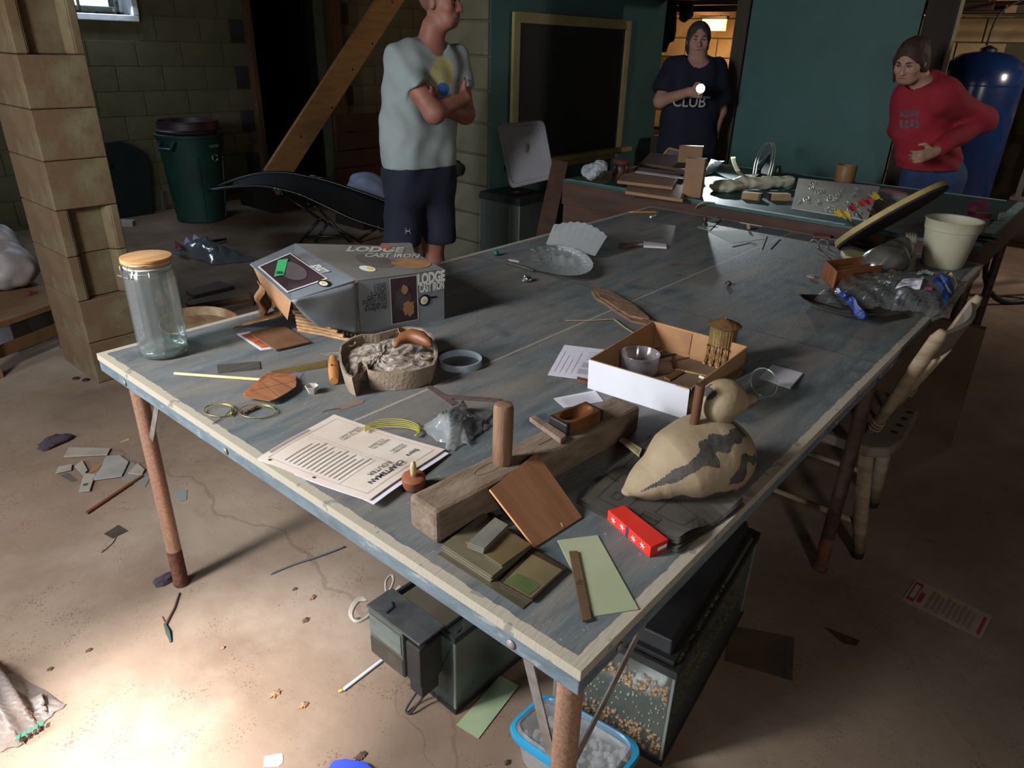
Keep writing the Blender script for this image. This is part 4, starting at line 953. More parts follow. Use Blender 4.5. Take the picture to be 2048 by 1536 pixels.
# glass chimney lying behind the decoy
a, c_ = at(1528, 765, TZ+.037), at(1440, 806, TZ+.037)
gc = thing('glass_chimney', 'clear glass lamp chimney lying on its side behind the decoy head', 'glass', (a[0], a[1], TZ))
ax = (c_-a)/np.linalg.norm(c_-a); X_, Y_, Z_ = frame(ax)
R_ = np.stack([X_, Y_, Z_], 1); Lc = np.linalg.norm(c_-a)
obj('tube', B().lathe([(.035, 0), (.034, .01), (.034, Lc), (.033, Lc+.03)], 40, a, R_, cap=False), mat('clear_glass_tube', 'eef4f3', clear=.04, rough=.05, gloss=.10), gc, smooth=True)
obj('rolled_rim', B().tube([a+X_*.035*math.cos(t)+Y_*.035*math.sin(t) for t in np.linspace(0, 2*pi, 40, endpoint=False)], .0017, 6, True), M_glassedge, gc, smooth=True)
fc_ = thing('folded_card', 'small folded grey white card beyond the glass chimney', 'card', T(1550, 755))
obj('lower_leaf', B().prism([at(x, y, TZ) for x, y in ((1520, 757), (1580, 778), (1606, 748), (1545, 730))], (0, 0, .001)), M_paper, fc_)
obj('upper_leaf', B().sheet(lambda u, v: at(1518+62*u+26*v, 755+20*u-26*v+v*u*-3, TZ+.003+.012*u*(1-v)*.6), 4, 4, .0006), M_paper, fc_)
tm = thing('folding_rule', 'yellowed folding rule end poking out behind the decoy', 'ruler', T(1258, 895))
for i, dz in enumerate((0, .004)):
    obj('rule_leaf', B().prism([at(x, y, TZ+.010+dz) for x, y in ((1238, 882), (1278, 914), (1284, 900), (1246, 876))], (0, 0, .003)), mat('cream_rule', 'b3a77c', '9d9168', scale=9, rough=.6), tm)
for i in range(8): obj('tick', B().prism([at(x, y, TZ+.0172) for x, y in ((1252+i*3.4, 884+i*2.6), (1252.8+i*3.4, 884.5+i*2.6), (1254+i*3.4-.5, 881+i*2.6), (1253.2+i*3.4-.5, 880.5+i*2.6))], (0, 0, .0003)), M_ink, tm)
text('numeral', '1', .010, at(1273, 904, TZ+.0175), at(1284, 912, TZ)-at(1268, 900, TZ), at(1284, 900, TZ)-at(1278, 912, TZ), M_ink, tm)
# ---- open cardboard tray
M_cardin = mat('kraft_inside', 'a07a55', '8e6a47', scale=7, rough=.8)
M_cardw = mat('white_card_outside', 'c7c6cb', 'bdbcc2', scale=4, rough=.75)
BHt = .076; zb = np.array([0, 0, BHt])
b0, b1, b2, b3 = [np.array([*at(x, y, TZ+BHt)[:2], TZ]) for x, y in ((1182, 718), (1380, 776), (1493, 693), (1307, 643))]
tr = thing('cardboard_tray', 'open white fronted cardboard tray holding craft bits and a model tower', 'box', (b0+b1+b2+b3)/4)
obj('floor_panel', B().prism([b0, b1, b2, b3], (0, 0, .003)), mat('dusty_card_floor', '7d6552', '6b5646', scale=6, rough=.85), tr)
def wallp(name, p, q, m, th=.003, top=BHt, out=.004):
    d = (q-p)/np.linalg.norm(q-p); n_ = np.array([-d[1], d[0], 0])
    P1, Q1 = p-n_*out+[0, 0, top], q-n_*out+[0, 0, top]
    return obj(name, B().prism([p, q, Q1, P1], n_*th), m, tr)
wallp('side_panel', b0, b1, M_cardin); wallp('side_panel', b1, b2, M_cardin); wallp('side_panel', b2, b3, M_cardin); wallp('side_panel', b3, b0, M_cardin)
d = (b1-b0)/np.linalg.norm(b1-b0); n_ = np.array([d[1], -d[0], 0])
fpn = obj('white_front', B().prism([b0+n_*.001-d*.002, b1+n_*.001-d*.03, b1+n_*.0055-d*.03+zb, b0+n_*.0055-d*.002+zb], n_*.0012), M_cardw, tr)
obj('corner_flap', B().prism([b1+n_*.001-d*.032, b1+n_*.001+d*.002, b1+n_*.005+d*.002+zb*.98, b1+n_*.005-d*.032+zb*.98], n_*.0016), M_cardw, tr)
d2 = (b3-b2)/np.linalg.norm(b3-b2); n2 = np.array([d2[1], -d2[0], 0]); p = b3-d2*.01
obj('glued_tab', B().prism([p-n2*.004+[0, 0, .012], p-d2*.105-n2*.004+[0, 0, .012], p-d2*.105-n2*.001+zb*.93, p-n2*.001+zb*.93], -n2*.001), M_kraft, tr)
ZI = TZ+.0035
# contents
pc = at(1277, 742, ZI)
cu = thing('clear_plastic_cup', 'wide clear plastic cup standing inside the cardboard tray', 'cup', pc)
obj('cup_wall', B().lathe([(.001, .002), (.044, .002), (.046, .006), (.0485, .048), (.0495, .049), (.0485, .05)], 44, pc, cap=False), mat('cup_plastic', 'c9c4c9', clear=.22, rough=.12, gloss=.10), cu, smooth=True)
for i, (p, q, c1_, lab) in enumerate((((1268, 722), (1332, 692), 'a5542c', 'short orange pencil lying behind the clear cup in the tray'), ((1285, 722), (1336, 694), '8a7a4a', 'tan pencil lying beside the orange pencil in the tray'))):
    pt = thing('pencil', lab, 'pencil', at(*p, ZI)); P_, Q_ = at(*p, ZI+.004), at(*q, ZI+.004)
    obj('shaft', B().tube([P_, P_*.15+Q_*.85], .0034, 6), mat('pencil_%d' % i, c1_, rough=.5), pt); obj('ferrule', B().tube([P_*.15+Q_*.85, Q_], [.0035, .0035], 6), M_ink, pt)
sc = thing('dividers', 'pair of dark metal dividers lying open in the tray', 'tool', at(1345, 715, ZI))
obj('arm', B().tube([at(1318, 714, ZI+.003), at(1352, 708, ZI+.003)], [.004, .0015], 6), M_iron, sc); obj('arm', B().tube([at(1348, 735, ZI+.003), at(1344, 708, ZI+.003)], [.0035, .0012], 6), M_iron, sc)
obj('red_file', B().tube([at(1338, 722, ZI+.002), at(1388, 713, ZI+.002)], [.003, .001], 6), mat('reddish_handle', '6b4034', rough=.6), label='thin reddish handled file beside the dividers in the tray', cat='file')
for q, lab in ((((1330, 756), (1360, 738)), 'bundle'), (((1352, 739), (1413, 752)), 'single')):
    for k in range(3 if lab == 'bundle' else 1):
        a, c_ = at(q[0][0]+k*4, q[0][1]+k*2, ZI+.003), at(q[1][0]+k*4, q[1][1]+k*2, ZI+.003)
        obj('wood_strip', B().tube([a, c_], .0028, 4), mat('strip_wood', 'a8885c', '8f7149', scale=9), label='square wooden strip in the bundle by the tray front, %s one' % ('left', 'middle', 'right')[k] if lab == 'bundle' else 'long wooden strip lying across the tray floor below the tower', cat='strip', group='wood strips in the tray' if lab == 'bundle' else None)
obj('chalk_stub', B().tube([at(1399, 753, ZI+.004), at(1409, 757, ZI+.004)], .0036, 10), mat('white_chalk', 'd8d6d0', rough=.8), smooth=True, auto=.8, label='stub of white chalk in the tray corner', cat='chalk')
# water tower model
M_tw = mat('tan_model_wood', '8d6c3e', '5c4324', scale=30, rough=.75)
M_tank = mat('weathered_stave_tank', '8a7040', '4a3a24', scale=12, rough=.8, bump=.6, bscale=60, stretch=(30, 30, 2), lo=.42, hi=.6)
M_roof = mat('brown_scale_roof', '6a4c26', '52391c', scale=30, rough=.85, bump=.8, bscale=90)
wt = at(1437, 727, ZI); tw = thing('water_tower_model', 'wooden model railway water tower on trestle legs standing in the tray', 'model', wt)
z1, z2, z3 = .055, .107, .128; tr_ = .034
n_ = 28
tk = obj('tank', B().lathe([(tr_*.94, z1), (tr_*1.0, z1+.002), (tr_, z2)], 36, wt), M_tank, tw, smooth=True, auto=.6)
for k in range(8):
    z = z1+.004+k*.006; obj('hoop', B().tube([wt+np.array([tr_*1.005*math.cos(t), tr_*1.005*math.sin(t), z]) for t in np.linspace(0, 2*pi, 28, endpoint=False)], .0005, 4, True), mat('hoop_brown', '4b3a25'), tk)
for k in range(28):
    t = 2*pi*k/28; obj('stave_batten', B().box(wt+np.array([tr_*1.002*math.cos(t), tr_*1.002*math.sin(t), (z1+z2)/2]), (.0012, .0016, z2-z1), rotm(0, 0, t)), mat('stave_tan', '927746', '6c552f', scale=40), tk)
rf = obj('roof', B().lathe([(tr_*1.22, z2-.001), (tr_*1.24, z2+.001), (tr_*.7, z2+.0095), (tr_*.12, z2+.016), (.0001, z2+.018)], 28, wt), M_roof, tw, smooth=True, auto=.5)
obj('finial', B().lathe([(.0022, z2+.014), (.0022, z2+.019), (.0001, z2+.022)], 8, wt), M_tw, rf)
pos = [(x, y) for x in (-.024, -.008, .008, .024) for y in (-.024, -.008, .008, .024) if not (abs(x) < .01 and abs(y) < .01)]
for x, y in pos:
    lg = obj('leg', B().tube([wt+np.array([x*1.14, y*1.14, .003]), wt+np.array([x, y, z1])], .0021, 4), M_tw, tw); obj('foot', B().box(wt+np.array([x*1.14, y*1.14, .0022]), (.0065, .0065, .0044)), mat('foot_block', 'a58c60'), lg)
for s in (-1, 1):
    for i in range(3):
        x0, x1 = -.024+i*.016, -.008+i*.016
        for za, zb2 in ((.006, .046), (.046, .006)):
            obj('cross_brace', B().tube([wt+np.array([x0*1.1, s*.0265, za]), wt+np.array([x1*1.1, s*.0265, zb2])], .0009, 4), M_tw, tw)
            obj('cross_brace', B().tube([wt+np.array([s*.0265, x0*1.1, za]), wt+np.array([s*.0265, x1*1.1, zb2])], .0009, 4), M_tw, tw)
for y in np.linspace(-.026, .026, 5): obj('deck_beam', B().box(wt+np.array([0, y, z1-.002]), (.062, .004, .004)), M_tw, tw)
# plans and notes beside the tray
pn = flat('plan_sheet', [(1095, 750), (1180, 761), (1213, 700), (1129, 690)], TZ+.0005, .0008, M_paper, label='white plan sheet with small drawings sticking out left of the tray', cat='paper')
PQ = [at(x, y, TZ+.0013) for x, y in ((1095, 750), (1180, 761), (1213, 700), (1129, 690))]
for u0, v0, u1, v1 in [(.1+.13*i, .12, .115+.13*i, .8-.12*(i % 3)) for i in range(4)]+[(.62, .15, .9, .3), (.64, .35, .8, .5), (.66, .6, .92, .62), (.66, .68, .92, .7), (.66, .76, .9, .78), (.66, .84, .92, .86)]:
    sticker('print_bar', PQ, u0, v0, u1, v1, mat('faint_print', '9c99a6'), pn, .0004)
nt_ = flat('note_slip', [(1107, 797), (1128, 816), (1207, 803), (1190, 781)], TZ+.0005, .0008, M_paper, label='white printed slip between the plan sheet and the wooden dish', cat='paper')
NQ = [at(x, y, TZ+.0013) for x, y in ((1128, 816), (1207, 803), (1190, 781), (1107, 797))]
for i in range(7): sticker('print_bar', NQ, .12, .12+i*.11, .9-.07*(i % 3), .15+i*.11, _m['faint_print'], nt_, .0004)
flat('brown_stub', [(1154, 758), (1154, 764), (1180, 770), (1180, 764)], TZ+.0015, .007, mat('rusty_wood', '5f4336', '4a332a', scale=20), label='short brown wooden stub under the corner of the cardboard tray', cat='stub')
# driftwood, folded reed
M_bark = mat('rough_bark_wood', '7a5c45', '54402f', scale=14, rough=.95, bump=1.2, bscale=50, stretch=(3, 1, 3))
bp = [(1183, 586), (1188, 580), (1206, 582), (1240, 598), (1272, 618), (1300, 640), (1312, 652), (1292, 652), (1262, 645), (1232, 626), (1205, 607), (1192, 600)]
b = B(); P0 = [at(x, y, TZ+.001) for x, y in bp]; cn = sum(P0)/len(P0); b.prism(P0, (0, 0, .008)); b.prism([cn+(p-cn)*.82+[0, 0, .009] for p in P0], (0, 0, .006))
obj('driftwood_piece', b, M_bark, label='rough brown splintered plank crossing the centre line', cat='wood piece')
b = B().tube([at(x, y, TZ+.004) for x, y in ((1131, 641), (1180, 641), (1227, 638), (1232, 641), (1250, 655), (1268, 666))], .003, 6, flat=.7)
obj('bent_reed', b, mat('dry_reed', '8d7c64', '76664f', scale=20, stretch=(1, 8, 1)), label='dry reed snapped into a bent angle beside the tray', cat='reed')
# ================================================================== far half of the table
cl = thing('clamshell_pack', 'empty clear plastic clamshell standing open on the far half', 'packaging', T(1130, 530))
def shell(u, v):      # tray of the clamshell
    a = 2*pi*u; r = .35+.65*v; cx, cy = 1124, 520; x = cx+62*r*math.cos(a)*(1+.06*math.sin(a)); y = cy+30*r*math.sin(a)+8*r*math.cos(a)
    return at(x, y, TZ+.004+.028*max(0, (v-.55)/.45)**1.2+.003*math.sin(a*22)*v)
obj('tray', B().sheet(shell, 88, 8), M_clear2, cl, smooth=True)
bt = B().sheet(lambda u, v: at(1064+123*u+(v-.5)*8, 500+25*u+(v-.5)*44*math.sin(pi*min(1, max(0, u*.96+.02))), TZ+.003+.002*math.sin(u*40)), 40, 10); obj('tray_floor', bt, M_clear2, cl, smooth=True)
h0, h1 = at(1092, 488, TZ+.02), at(1190, 512, TZ+.02); upv = np.array([.11, .03, .085])
def lidf(u, v):
    w = (1-(2*u-1)**4)**.5 if v > .6 else 1; p = h0*(1-u)+h1*u+upv*v*(.72+.28*math.sin(pi*u)); return p+np.array([0, 0, .0025*math.sin(u*50)*v])+RH*.02*v*(u-.2)
obj('lid', B().sheet(lidf, 50, 12), M_clear2, cl, smooth=True)
obj('green_ball', B().lathe([(.0125*math.sin(t), .0125-.0125*math.cos(t)) for t in np.linspace(0.02, pi-.02, 12)], 20, T(992, 512)), mat('green_rubber', '1e4a41', rough=.4), smooth=True, label='small dark green ball at the left edge of the table', cat='ball')
kn = thing('old_paring_knife', 'old grey handled knife lying in front of the clear clamshell', 'knife', T(1060, 540))
obj('handle', B().tube([at(1010, 524, TZ+.007), at(1040, 532, TZ+.008), at(1068, 541, TZ+.006)], [.006, .009, .007], 8, flat=.6), mat('grey_handle', '4a4741', '3a3833', scale=12), kn, smooth=True)
obj('blade', B().tube([at(1068, 541, TZ+.005), at(1092, 546, TZ+.004), at(1112, 551, TZ+.003)], [.007, .007, .001], 6, flat=.15), mat('tarnished_blade', '5b5550', rough=.4, metal=.7), kn)
obj('foil_ball', crumple(at(1054, 556, TZ+.012), .014, 5, (1.2, 1, .85), .35, 16, 10, TZ), mat('crumpled_foil', 'a6a8aa', rough=.25, metal=.9), label='small crumpled ball of foil near the old knife', cat='foil')
flat('paper_sliver', [(1016, 518), (1018, 521), (1038, 525), (1038, 522)], TZ, .0008, M_paper, label='white sliver of paper above the old knife', cat='paper')
yp = thing('yellow_pencil', 'orange yellow pencil lying at the far left end of the table', 'pencil', T(1290, 424))
obj('shaft', B().tube([at(1266, 424, TZ+.004), at(1312, 424, TZ+.004)], .0038, 6), mat('pencil_yellow', 'b0712a', rough=.5), yp); obj('tip', B().tube([at(1266, 424, TZ+.004), at(1256, 424, TZ+.003)], [.0038, .0006], 6), mat('pencil_tip', 'a39a8a'), yp); obj('ferrule', B().tube([at(1312, 424, TZ+.004), at(1319, 425, TZ+.004)], .0038, 6), mat('green_metal', '3c4a44', metal=.4), yp)
scw = thing('white_wall_plug', 'tiny white wall plug lying below the yellow pencil', 'plug', T(1308, 432)); obj('head', B().tube([at(1301, 434, TZ+.004), at(1304, 433, TZ+.004)], .005, 8), M_white2, scw); obj('stem', B().tube([at(1304, 433, TZ+.004), at(1312, 431, TZ+.004)], .0028, 8), M_white2, scw)
pk = thing('torn_packet', 'torn white and red packet lying behind the clamshell', 'packet', T(1285, 492))
obj('white_end', B().sheet(lambda u, v: at(1287+46*u, 483+6*v*(1-.4*u)+5*u+6*v, TZ+.002+.006*math.sin(pi*v)), 4, 4, .001), M_paper, pk)
obj('printed_end', B().sheet(lambda u, v: at(1238+52*u, 486+10*v-2*u, TZ+.002+.010*math.sin(pi*v)*math.sin(pi*u)), 8, 5, .001), mat('red_foil_print', '5d3430', '4a4a4c', scale=25, rough=.35), pk)
flat('white_card', [(1414, 462), (1465, 487), (1530, 478), (1500, 462)], TZ, .0012, mat('grey_white_card', '8b8d88', '7a7c78', scale=5), label='pale flat card near the far right of the table', cat='card')
obj('wooden_disc', B().lathe([(.013, 0), (.013, .012), (.012, .013)], 20, at(1494, 455, TZ+.014), rotm(pi/2*.8, .2, .5)), mat('disc_wood', '96785a', '7d6146', scale=12), smooth=True, auto=.6, label='little round wooden disc standing on edge on the pale card', cat='disc')
obj('white_rod', B().tube([at(1480, 445, TZ+.003), at(1525, 453, TZ+.003)], .0025, 8), mat('grey_rod', '8f8f8a'), label='thin grey rod behind the wooden disc', cat='rod')
for a, c_, e_, lab in (((1465, 493), (1500, 485), (1512, 488), 'long bent nail lying on the pale card edge'), ((1524, 498), (1534, 472), (1536, 472), 'bent nail standing left of another nail near the coil cord'), ((1541, 498), (1560, 478), (1561, 478), 'bent nail lying rightmost near the coil cord')):
    obj('bent_nail', B().tube([at(*a, TZ+.002), at(*c_, TZ+.002), at(*e_, TZ+.004)], .0016, 6), mat('iron_nail', '5a544c', metal=.5, rough=.5), label=lab, cat='nail')
for x, y, h_, m, nm, lab in ((1455, 570, .010, '3b2a20', 'ribbed_bead', 'small dark brown ribbed bead on the middle of the table'),):
    obj(nm, B().lathe([(.009, 0), (.011, .004), (.009, .006), (.011, .010), (.008, .014)], 16, at(x, y, TZ+.002), rotm(.4, .3, 0)), mat('dark_knob', m, '2a1e17', scale=20, rough=.4), smooth=True, label=lab, cat='bead')
# bucket
bk_ = T(1883, 530); r0 = .070; r1 = .099; bh = .180
bu = thing('plastic_bucket', 'off white plastic bucket standing at the far right of the table', 'bucket', bk_)
obj('body', B().lathe([(.001, .003), (r0*.97, .003), (r0, 0), (r0+.004, .01), (r1-.006, bh*.78), (r1-.003, bh*.79), (r1-.001, bh*.97), (r1+.003, bh), (r1+.001, bh+.002), (r1-.004, bh), (r1-.008, bh*.8), (r0, .008), (.001, .006)], 48, bk_, cap=False), mat('offwhite_plastic', 'a29e88', '949079', scale=4, rough=.55), bu, smooth=True, auto=.8)
obj('scrap_inside', B().prism([bk_+np.array([x, y, .10]) for x, y in ((-.02, -.04), (.05, -.03), (.04, .04), (-.01, .03))], (0.01, 0, .05)), mat('pale_scrap', '9a9474'), bu)
# dartboard leaning against the bucket, seen edge on
A_ = T(1674, 497)+[0, 0, .004]; best = None
for z in np.linspace(.8, 1.2, 200):
    e = at(1898, 369, TZ+z-.762)
    if best is None or abs(np.linalg.norm(e-A_)-.43) < best[0]: best = (abs(np.linalg.norm(e-A_)-.43), e)
E_ = best[1]; mid = (A_+E_)/2; dd = (E_-A_); DR = np.linalg.norm(dd)/2; dd /= 2*DR
vr = mid-CAM; vr /= np.linalg.norm(vr); ww = vr.copy(); ww = ww-dd*(ww@dd); ww /= np.linalg.norm(ww); nn = np.cross(dd, ww)
if nn[2] < 0: nn = -nn
ww = ww-nn*.09; ww -= dd*(ww@dd); ww /= np.linalg.norm(ww); nn = np.cross(dd, ww); nn = nn if nn[2] > 0 else -nn
db = thing('dartboard', 'round dartboard leaning edge on against the bucket', 'dartboard', A_)
Rb = np.stack([dd, np.cross(nn, dd), nn], 1)
M_cork = mat('pale_board_edge', '9c8b5c', '84744a', scale=14, rough=.85, bump=.5)
obj('board', B().lathe([(DR*.99, -.002), (DR, 0), (DR, .017), (DR*.99, .019)], 60, mid, Rb), M_cork, db, smooth=True, auto=.6)
obj('black_backing', B().lathe([(DR*.93, -.012), (DR*.985, -.010), (DR*.985, -.0025), (DR*.93, -.0022)], 60, mid, Rb), mat('black_felt', '1b1a18', '26231f', scale=20, rough=.95), db, smooth=True, auto=.6)
obj('steel_hanger', B().tube([A_+dd*.06+Rb[:, 1]*-.02+nn*.024, A_+dd*.03-nn*.008-Rb[:, 1]*.02-ww*0, A_+dd*.05-nn*.016], .0015, 6), M_wire, db)
Dm = (mid-CAM)@FH
for i, (tx, ty, fx, fy, colr, lab) in enumerate(((1713, 457, 1675, 424, 'y', 'yellow flighted dart, lowest on the dartboard'), (1716, 461, 1691, 426, 'y', 'yellow flighted dart second from the low end of the dartboard'), (1728, 443, 1703, 413, 'r', 'red flighted dart standing alone between the yellow pair and red pair'), (1748, 433, 1723, 404, 'r', 'left dart of the close red pair in the dartboard'), (1752, 432, 1737, 400, 'r', 'right dart of the close red pair in the dartboard'), (1787, 410, 1748, 391, 'y', 'yellow flighted dart highest on the dartboard'))):
    a = atD(tx, ty, Dm-.02); c_ = atD(fx, fy, Dm-.02-.01*(i % 3)); d_ = (c_-a)/np.linalg.norm(c_-a); L_ = np.linalg.norm(c_-a)
    dt = thing('dart', lab, 'dart', a); mm = mat('yellow_flight', 'b09a35', rough=.6) if colr == 'y' else mat('red_flight', '8e2d2c', rough=.6)
    obj('point', B().tube([a-d_*.012, a+d_*.02], [.0008, .0012], 6), M_wire, dt)
    obj('barrel', B().tube([a+d_*.015, a+d_*.02, a+d_*L_*.45, a+d_*L_*.55], [.002, .0034, .0034, .0022], 8), mat('dark_barrel', '4a4540', metal=.6, rough=.4), dt)
    obj('shaft', B().tube([a+d_*L_*.5, a+d_*L_*.9], .0019, 6), mm, dt)
    X_, Y_, _z = frame(d_)
    for k in range(4):
        s_ = X_*math.cos(k*pi/2+.5)+Y_*math.sin(k*pi/2+.5)
        obj('flight', B().prism([a+d_*L_*.72, a+d_*L_*.84+s_*.013, a+d_*L_*1.0+s_*.016, a+d_*L_*1.10+s_*.011, a+d_*L_*1.06], np.cross(d_, s_)*.0006), mm, dt)
obj('red_case', B().prism([at(x, y, TZ) for x, y in ((1668, 463), (1745, 470), (1755, 452), (1680, 446))], (0, 0, .034)), mat('dull_red_plastic', '7a2a2a', '652322', scale=8, rough=.5), bevel=.004, label='dull red case lying behind the darts', cat='case')
flat('red_brown_sponge', [(1625, 475), (1660, 478), (1664, 468), (1628, 465)], TZ, .008, mat('brick_sponge', '7a4536', '5d3227', scale=40, rough=.95), label='small reddish sponge block above the grey coil', cat='sponge')
# coils
def helix(p, q, r, turns, n=120): 
    d_ = (q-p); X_, Y_, Z_ = frame(d_); return [p+d_*t+X_*r*math.cos(2*pi*turns*t)+Y_*r*math.sin(2*pi*turns*t) for t in np.linspace(0, 1, n)]
obj('loose_grey_coil', B().tube(helix(at(1624, 488, TZ+.020), at(1690, 486, TZ+.020), .017, 3.6), .0032, 6), mat('grey_rubber', '4b4a45', rough=.5), smooth=True, label='loose grey coiled cord in front of the dartboard edge', cat='cord')
tc_ = thing('coiled_hose', 'tight dark coiled hose ending in a cream plastic fitting', 'hose', T(1710, 500))
obj('coil', B().tube(helix(at(1686, 494, TZ+.018), at(1728, 507, TZ+.015), .013, 14, 260), .0024, 5), mat('dark_hose', '33322e', rough=.5), tc_, smooth=True)
obj('fitting', B().prism([at(x, y, TZ+.004) for x, y in ((1680, 509), (1688, 521), (1726, 527), (1731, 512), (1700, 507))], (0, 0, .018)), mat('cream_plastic', '8f8a66', '7d7856', scale=9, rough=.6), tc_, bevel=.003)
obj('fitting_tip', B().prism([at(x, y, TZ+.004) for x, y in ((1720, 524), (1740, 528), (1742, 515), (1724, 512))], (0, 0, .014)), _m['cream_plastic'], tc_, bevel=.002)
# bag with bottle, pleated cloth
bgt = thing('dusty_plastic_bag', 'dusty grey plastic bag with pleated cloth side left of the bucket', 'bag', T(1790, 535))
obj('film', surf(lambda P: smin(el(P, at(1775, 525, TZ+.05), (.085, .06, .062), rotm(0, 0, -.6)), rc(P, at(1745, 530, TZ+.035), at(1800, 500, TZ+.075), .04, .05), .05)+wob(P, 60, .003), at(1775, 525, TZ+.05)-[.16, .16, .049], at(1775, 525, TZ+.05)+[.17, .16, .12], .007), mat('dusty_film', '8c8a80', clear=.22, rough=.3, gloss=.12, var='77756a', scale=6), bgt, smooth=True)
obj('pleated_cloth', B().sheet(lambda u, v: at(1806+22*u+6*v, 545-85*v+12*u*(v-.4), TZ+.004+.105*v)+RH*.003*math.sin(u*26), 24, 6, .001), mat('cream_cloth', '7d7866', '6a6555', scale=8, rough=.9), bgt, smooth=True)
a, c_ = at(1742, 522, TZ+.034), at(1788, 548, TZ+.028)
bo_ = thing('amber_bottle', 'brown bottle with blue label lying in the dusty bag', 'bottle', T(1765, 545))
X_, Y_, Z_ = frame(c_-a); Ro = np.stack([X_, Y_, Z_], 1); L_ = np.linalg.norm(c_-a)
obj('glass', B().lathe([(.02, -.01), (.024, 0), (.026, .02), (.026, L_*.7), (.018, L_*.95), (.011, L_*1.2)], 24, a, Ro), mat('amber_glass', '4a3525', '3a291c', scale=6, rough=.2, spec=.6), bo_, smooth=True, auto=.9)
obj('paper_label', B().lathe([(.0265, L_*.25), (.0265, L_*.62)], 24, a, Ro, cap=False), mat('blue_label', '39506e', '6e5a3e', scale=25, rough=.6), bo_, smooth=True)
# wooden card box
w0 = T(1664, 578); Hb = hgt(w0, 542)-TZ; w1 = T(1757, 565); zt = TZ+Hb; w3 = np.array([*at(1650, 521, zt)[:2], TZ])
w3 = w0+(w3-w0)*1.0; w2 = w1+(w3-w0)*.98
M_cig = mat('cigar_box_wood', '7a4a2b', '65391f', scale=5, rough=.6, stretch=(2, 8, 6))
wc = thing('wooden_card_box', 'open wooden finger jointed box with divider and burnt lettering', 'box', (w0+w2)/2)
def wwall(name, p, q, h_, th=.006): 
    d = (q-p)/np.linalg.norm(q-p); n_ = np.array([-d[1], d[0], 0]); return obj(name, B().prism([p, q, q+[0, 0, h_], p+[0, 0, h_]], n_*th), M_cig, wc, bevel=.0008)
fr_ = wwall('front_board', w0, w1, Hb); wwall('end_board', w1, w2, Hb*.8); wwall('back_board', w2, w3, Hb); wwall('end_board', w3, w0, Hb)
wwall('divider', w0*.52+w3*.48, w1*.52+w2*.48, Hb*.85, .004); obj('bottom_board', B().prism([w0, w1, w2, w3], (0, 0, .005)), M_cig, wc)
for k in range(2): obj('burnt_mark', B().prism([w0+(w1-w0)*(.38+.04*k)+[0, 0, Hb*(.62-.2*k)]-np.array([-(w1-w0)[1], (w1-w0)[0], 0])/np.linalg.norm(w1-w0)*.0006, w0+(w1-w0)*(.78-.05*k)+[0, 0, Hb*(.62-.2*k)]-np.array([-(w1-w0)[1], (w1-w0)[0], 0])/np.linalg.norm(w1-w0)*.0006, w0+(w1-w0)*(.78-.05*k)+[0, 0, Hb*(.72-.2*k)]-np.array([-(w1-w0)[1], (w1-w0)[0], 0])/np.linalg.norm(w1-w0)*.0006, w0+(w1-w0)*(.38+.04*k)+[0, 0, Hb*(.72-.2*k)]-np.array([-(w1-w0)[1], (w1-w0)[0], 0])/np.linalg.norm(w1-w0)*.0006], (0, 0, .0003)), mat('burnt_brown', '5a3520', '6b4128', scale=120, lo=.45, hi=.55), fr_)
for k in range(6): obj('finger_joint', B().box(w0+(w1-w0)/np.linalg.norm(w1-w0)*.004+np.array([0, 0, Hb*(.1+k*.16)])-np.cross((w1-w0)/np.linalg.norm(w1-w0), [0, 0, -1])*0, (.007, .004, Hb*.07), rotm(0, 0, math.atan2(w1[1]-w0[1], w1[0]-w0[0]))), mat('joint_endgrain', '8d5a38'), wc)
obj('pink_tissue', crumple(at(1624, 553, TZ+.007), .012, 11, (1.4, 1, .5), .4, 14, 8, TZ), mat('pink_paper', '8f7470', '7d6460', scale=20), label='scrap of pink tissue beside the wooden box', cat='tissue')
# curved dark bark tray and bread bag
def barkf(u, v):
    x = 1597+290*u; y = 590+46*math.sin(pi*min(1, u*1.02))**.7*v+12*u*(1-v)-6*(1-v)*u
    return at(x, y+(1-v)*-2, TZ+.002+.022*abs(2*v-1)**2*(1-.3*u)+.016*max(0, .12-u)/.12)
obj('curved_bark_trough', B().sheet(barkf, 30, 8, .003), mat('charred_bark', '3a342c', '29241f', scale=10, rough=.8, bump=.8, bscale=40), smooth=True, label='dark curved trough of bark under the bread bag', cat='bark')
bbx = [(1650, 612), (1893, 640), (1935, 575), (1705, 545)]; q_ = [at(x, y, TZ+.004) for x, y in bbx]
def bread(u, v, lift=0.):
    p = (q_[0]*(1-u)+q_[1]*u)*(1-v)+(q_[3]*(1-u)+q_[2]*u)*v; e = math.sin(pi*min(1, max(0, v)))**.6*(.25+.75*min(1, max(0, (u-.05))*1.6))*min(1, (1.02-u)*7)
    return p+np.array([0, 0, .010+.062*e+.006*math.sin(u*31+v*9)*math.sin(v*23+u*5)+.005*(math.sin(u*917.3+v*311.7)*43758.5 % 1)+lift])
bg_ = thing('bread_bag', 'crinkled clear bread bag printed whole wheat lying on the bark trough', 'bag', T(1780, 600))
obj('film', B().sheet(bread, 60, 30), mat('crinkled_film', 'f2f4f4', clear=.06, rough=.12, gloss=.16, bump=1., bscale=80), bg_)
obj('inner_film', B().sheet(lambda u, v: bread(u, v, -.018-.012*math.sin(u*17)), 36, 18), mat('crinkled_film', ''), bg_)
def lab(u0, v0, u1, v1, m, n=6, lift=.002, name='printed_label'): return obj(name, B().sheet(lambda a, c_: bread(u0+(u1-u0)*a, v0+(v1-v0)*c_, lift), n, n), m, bg_)
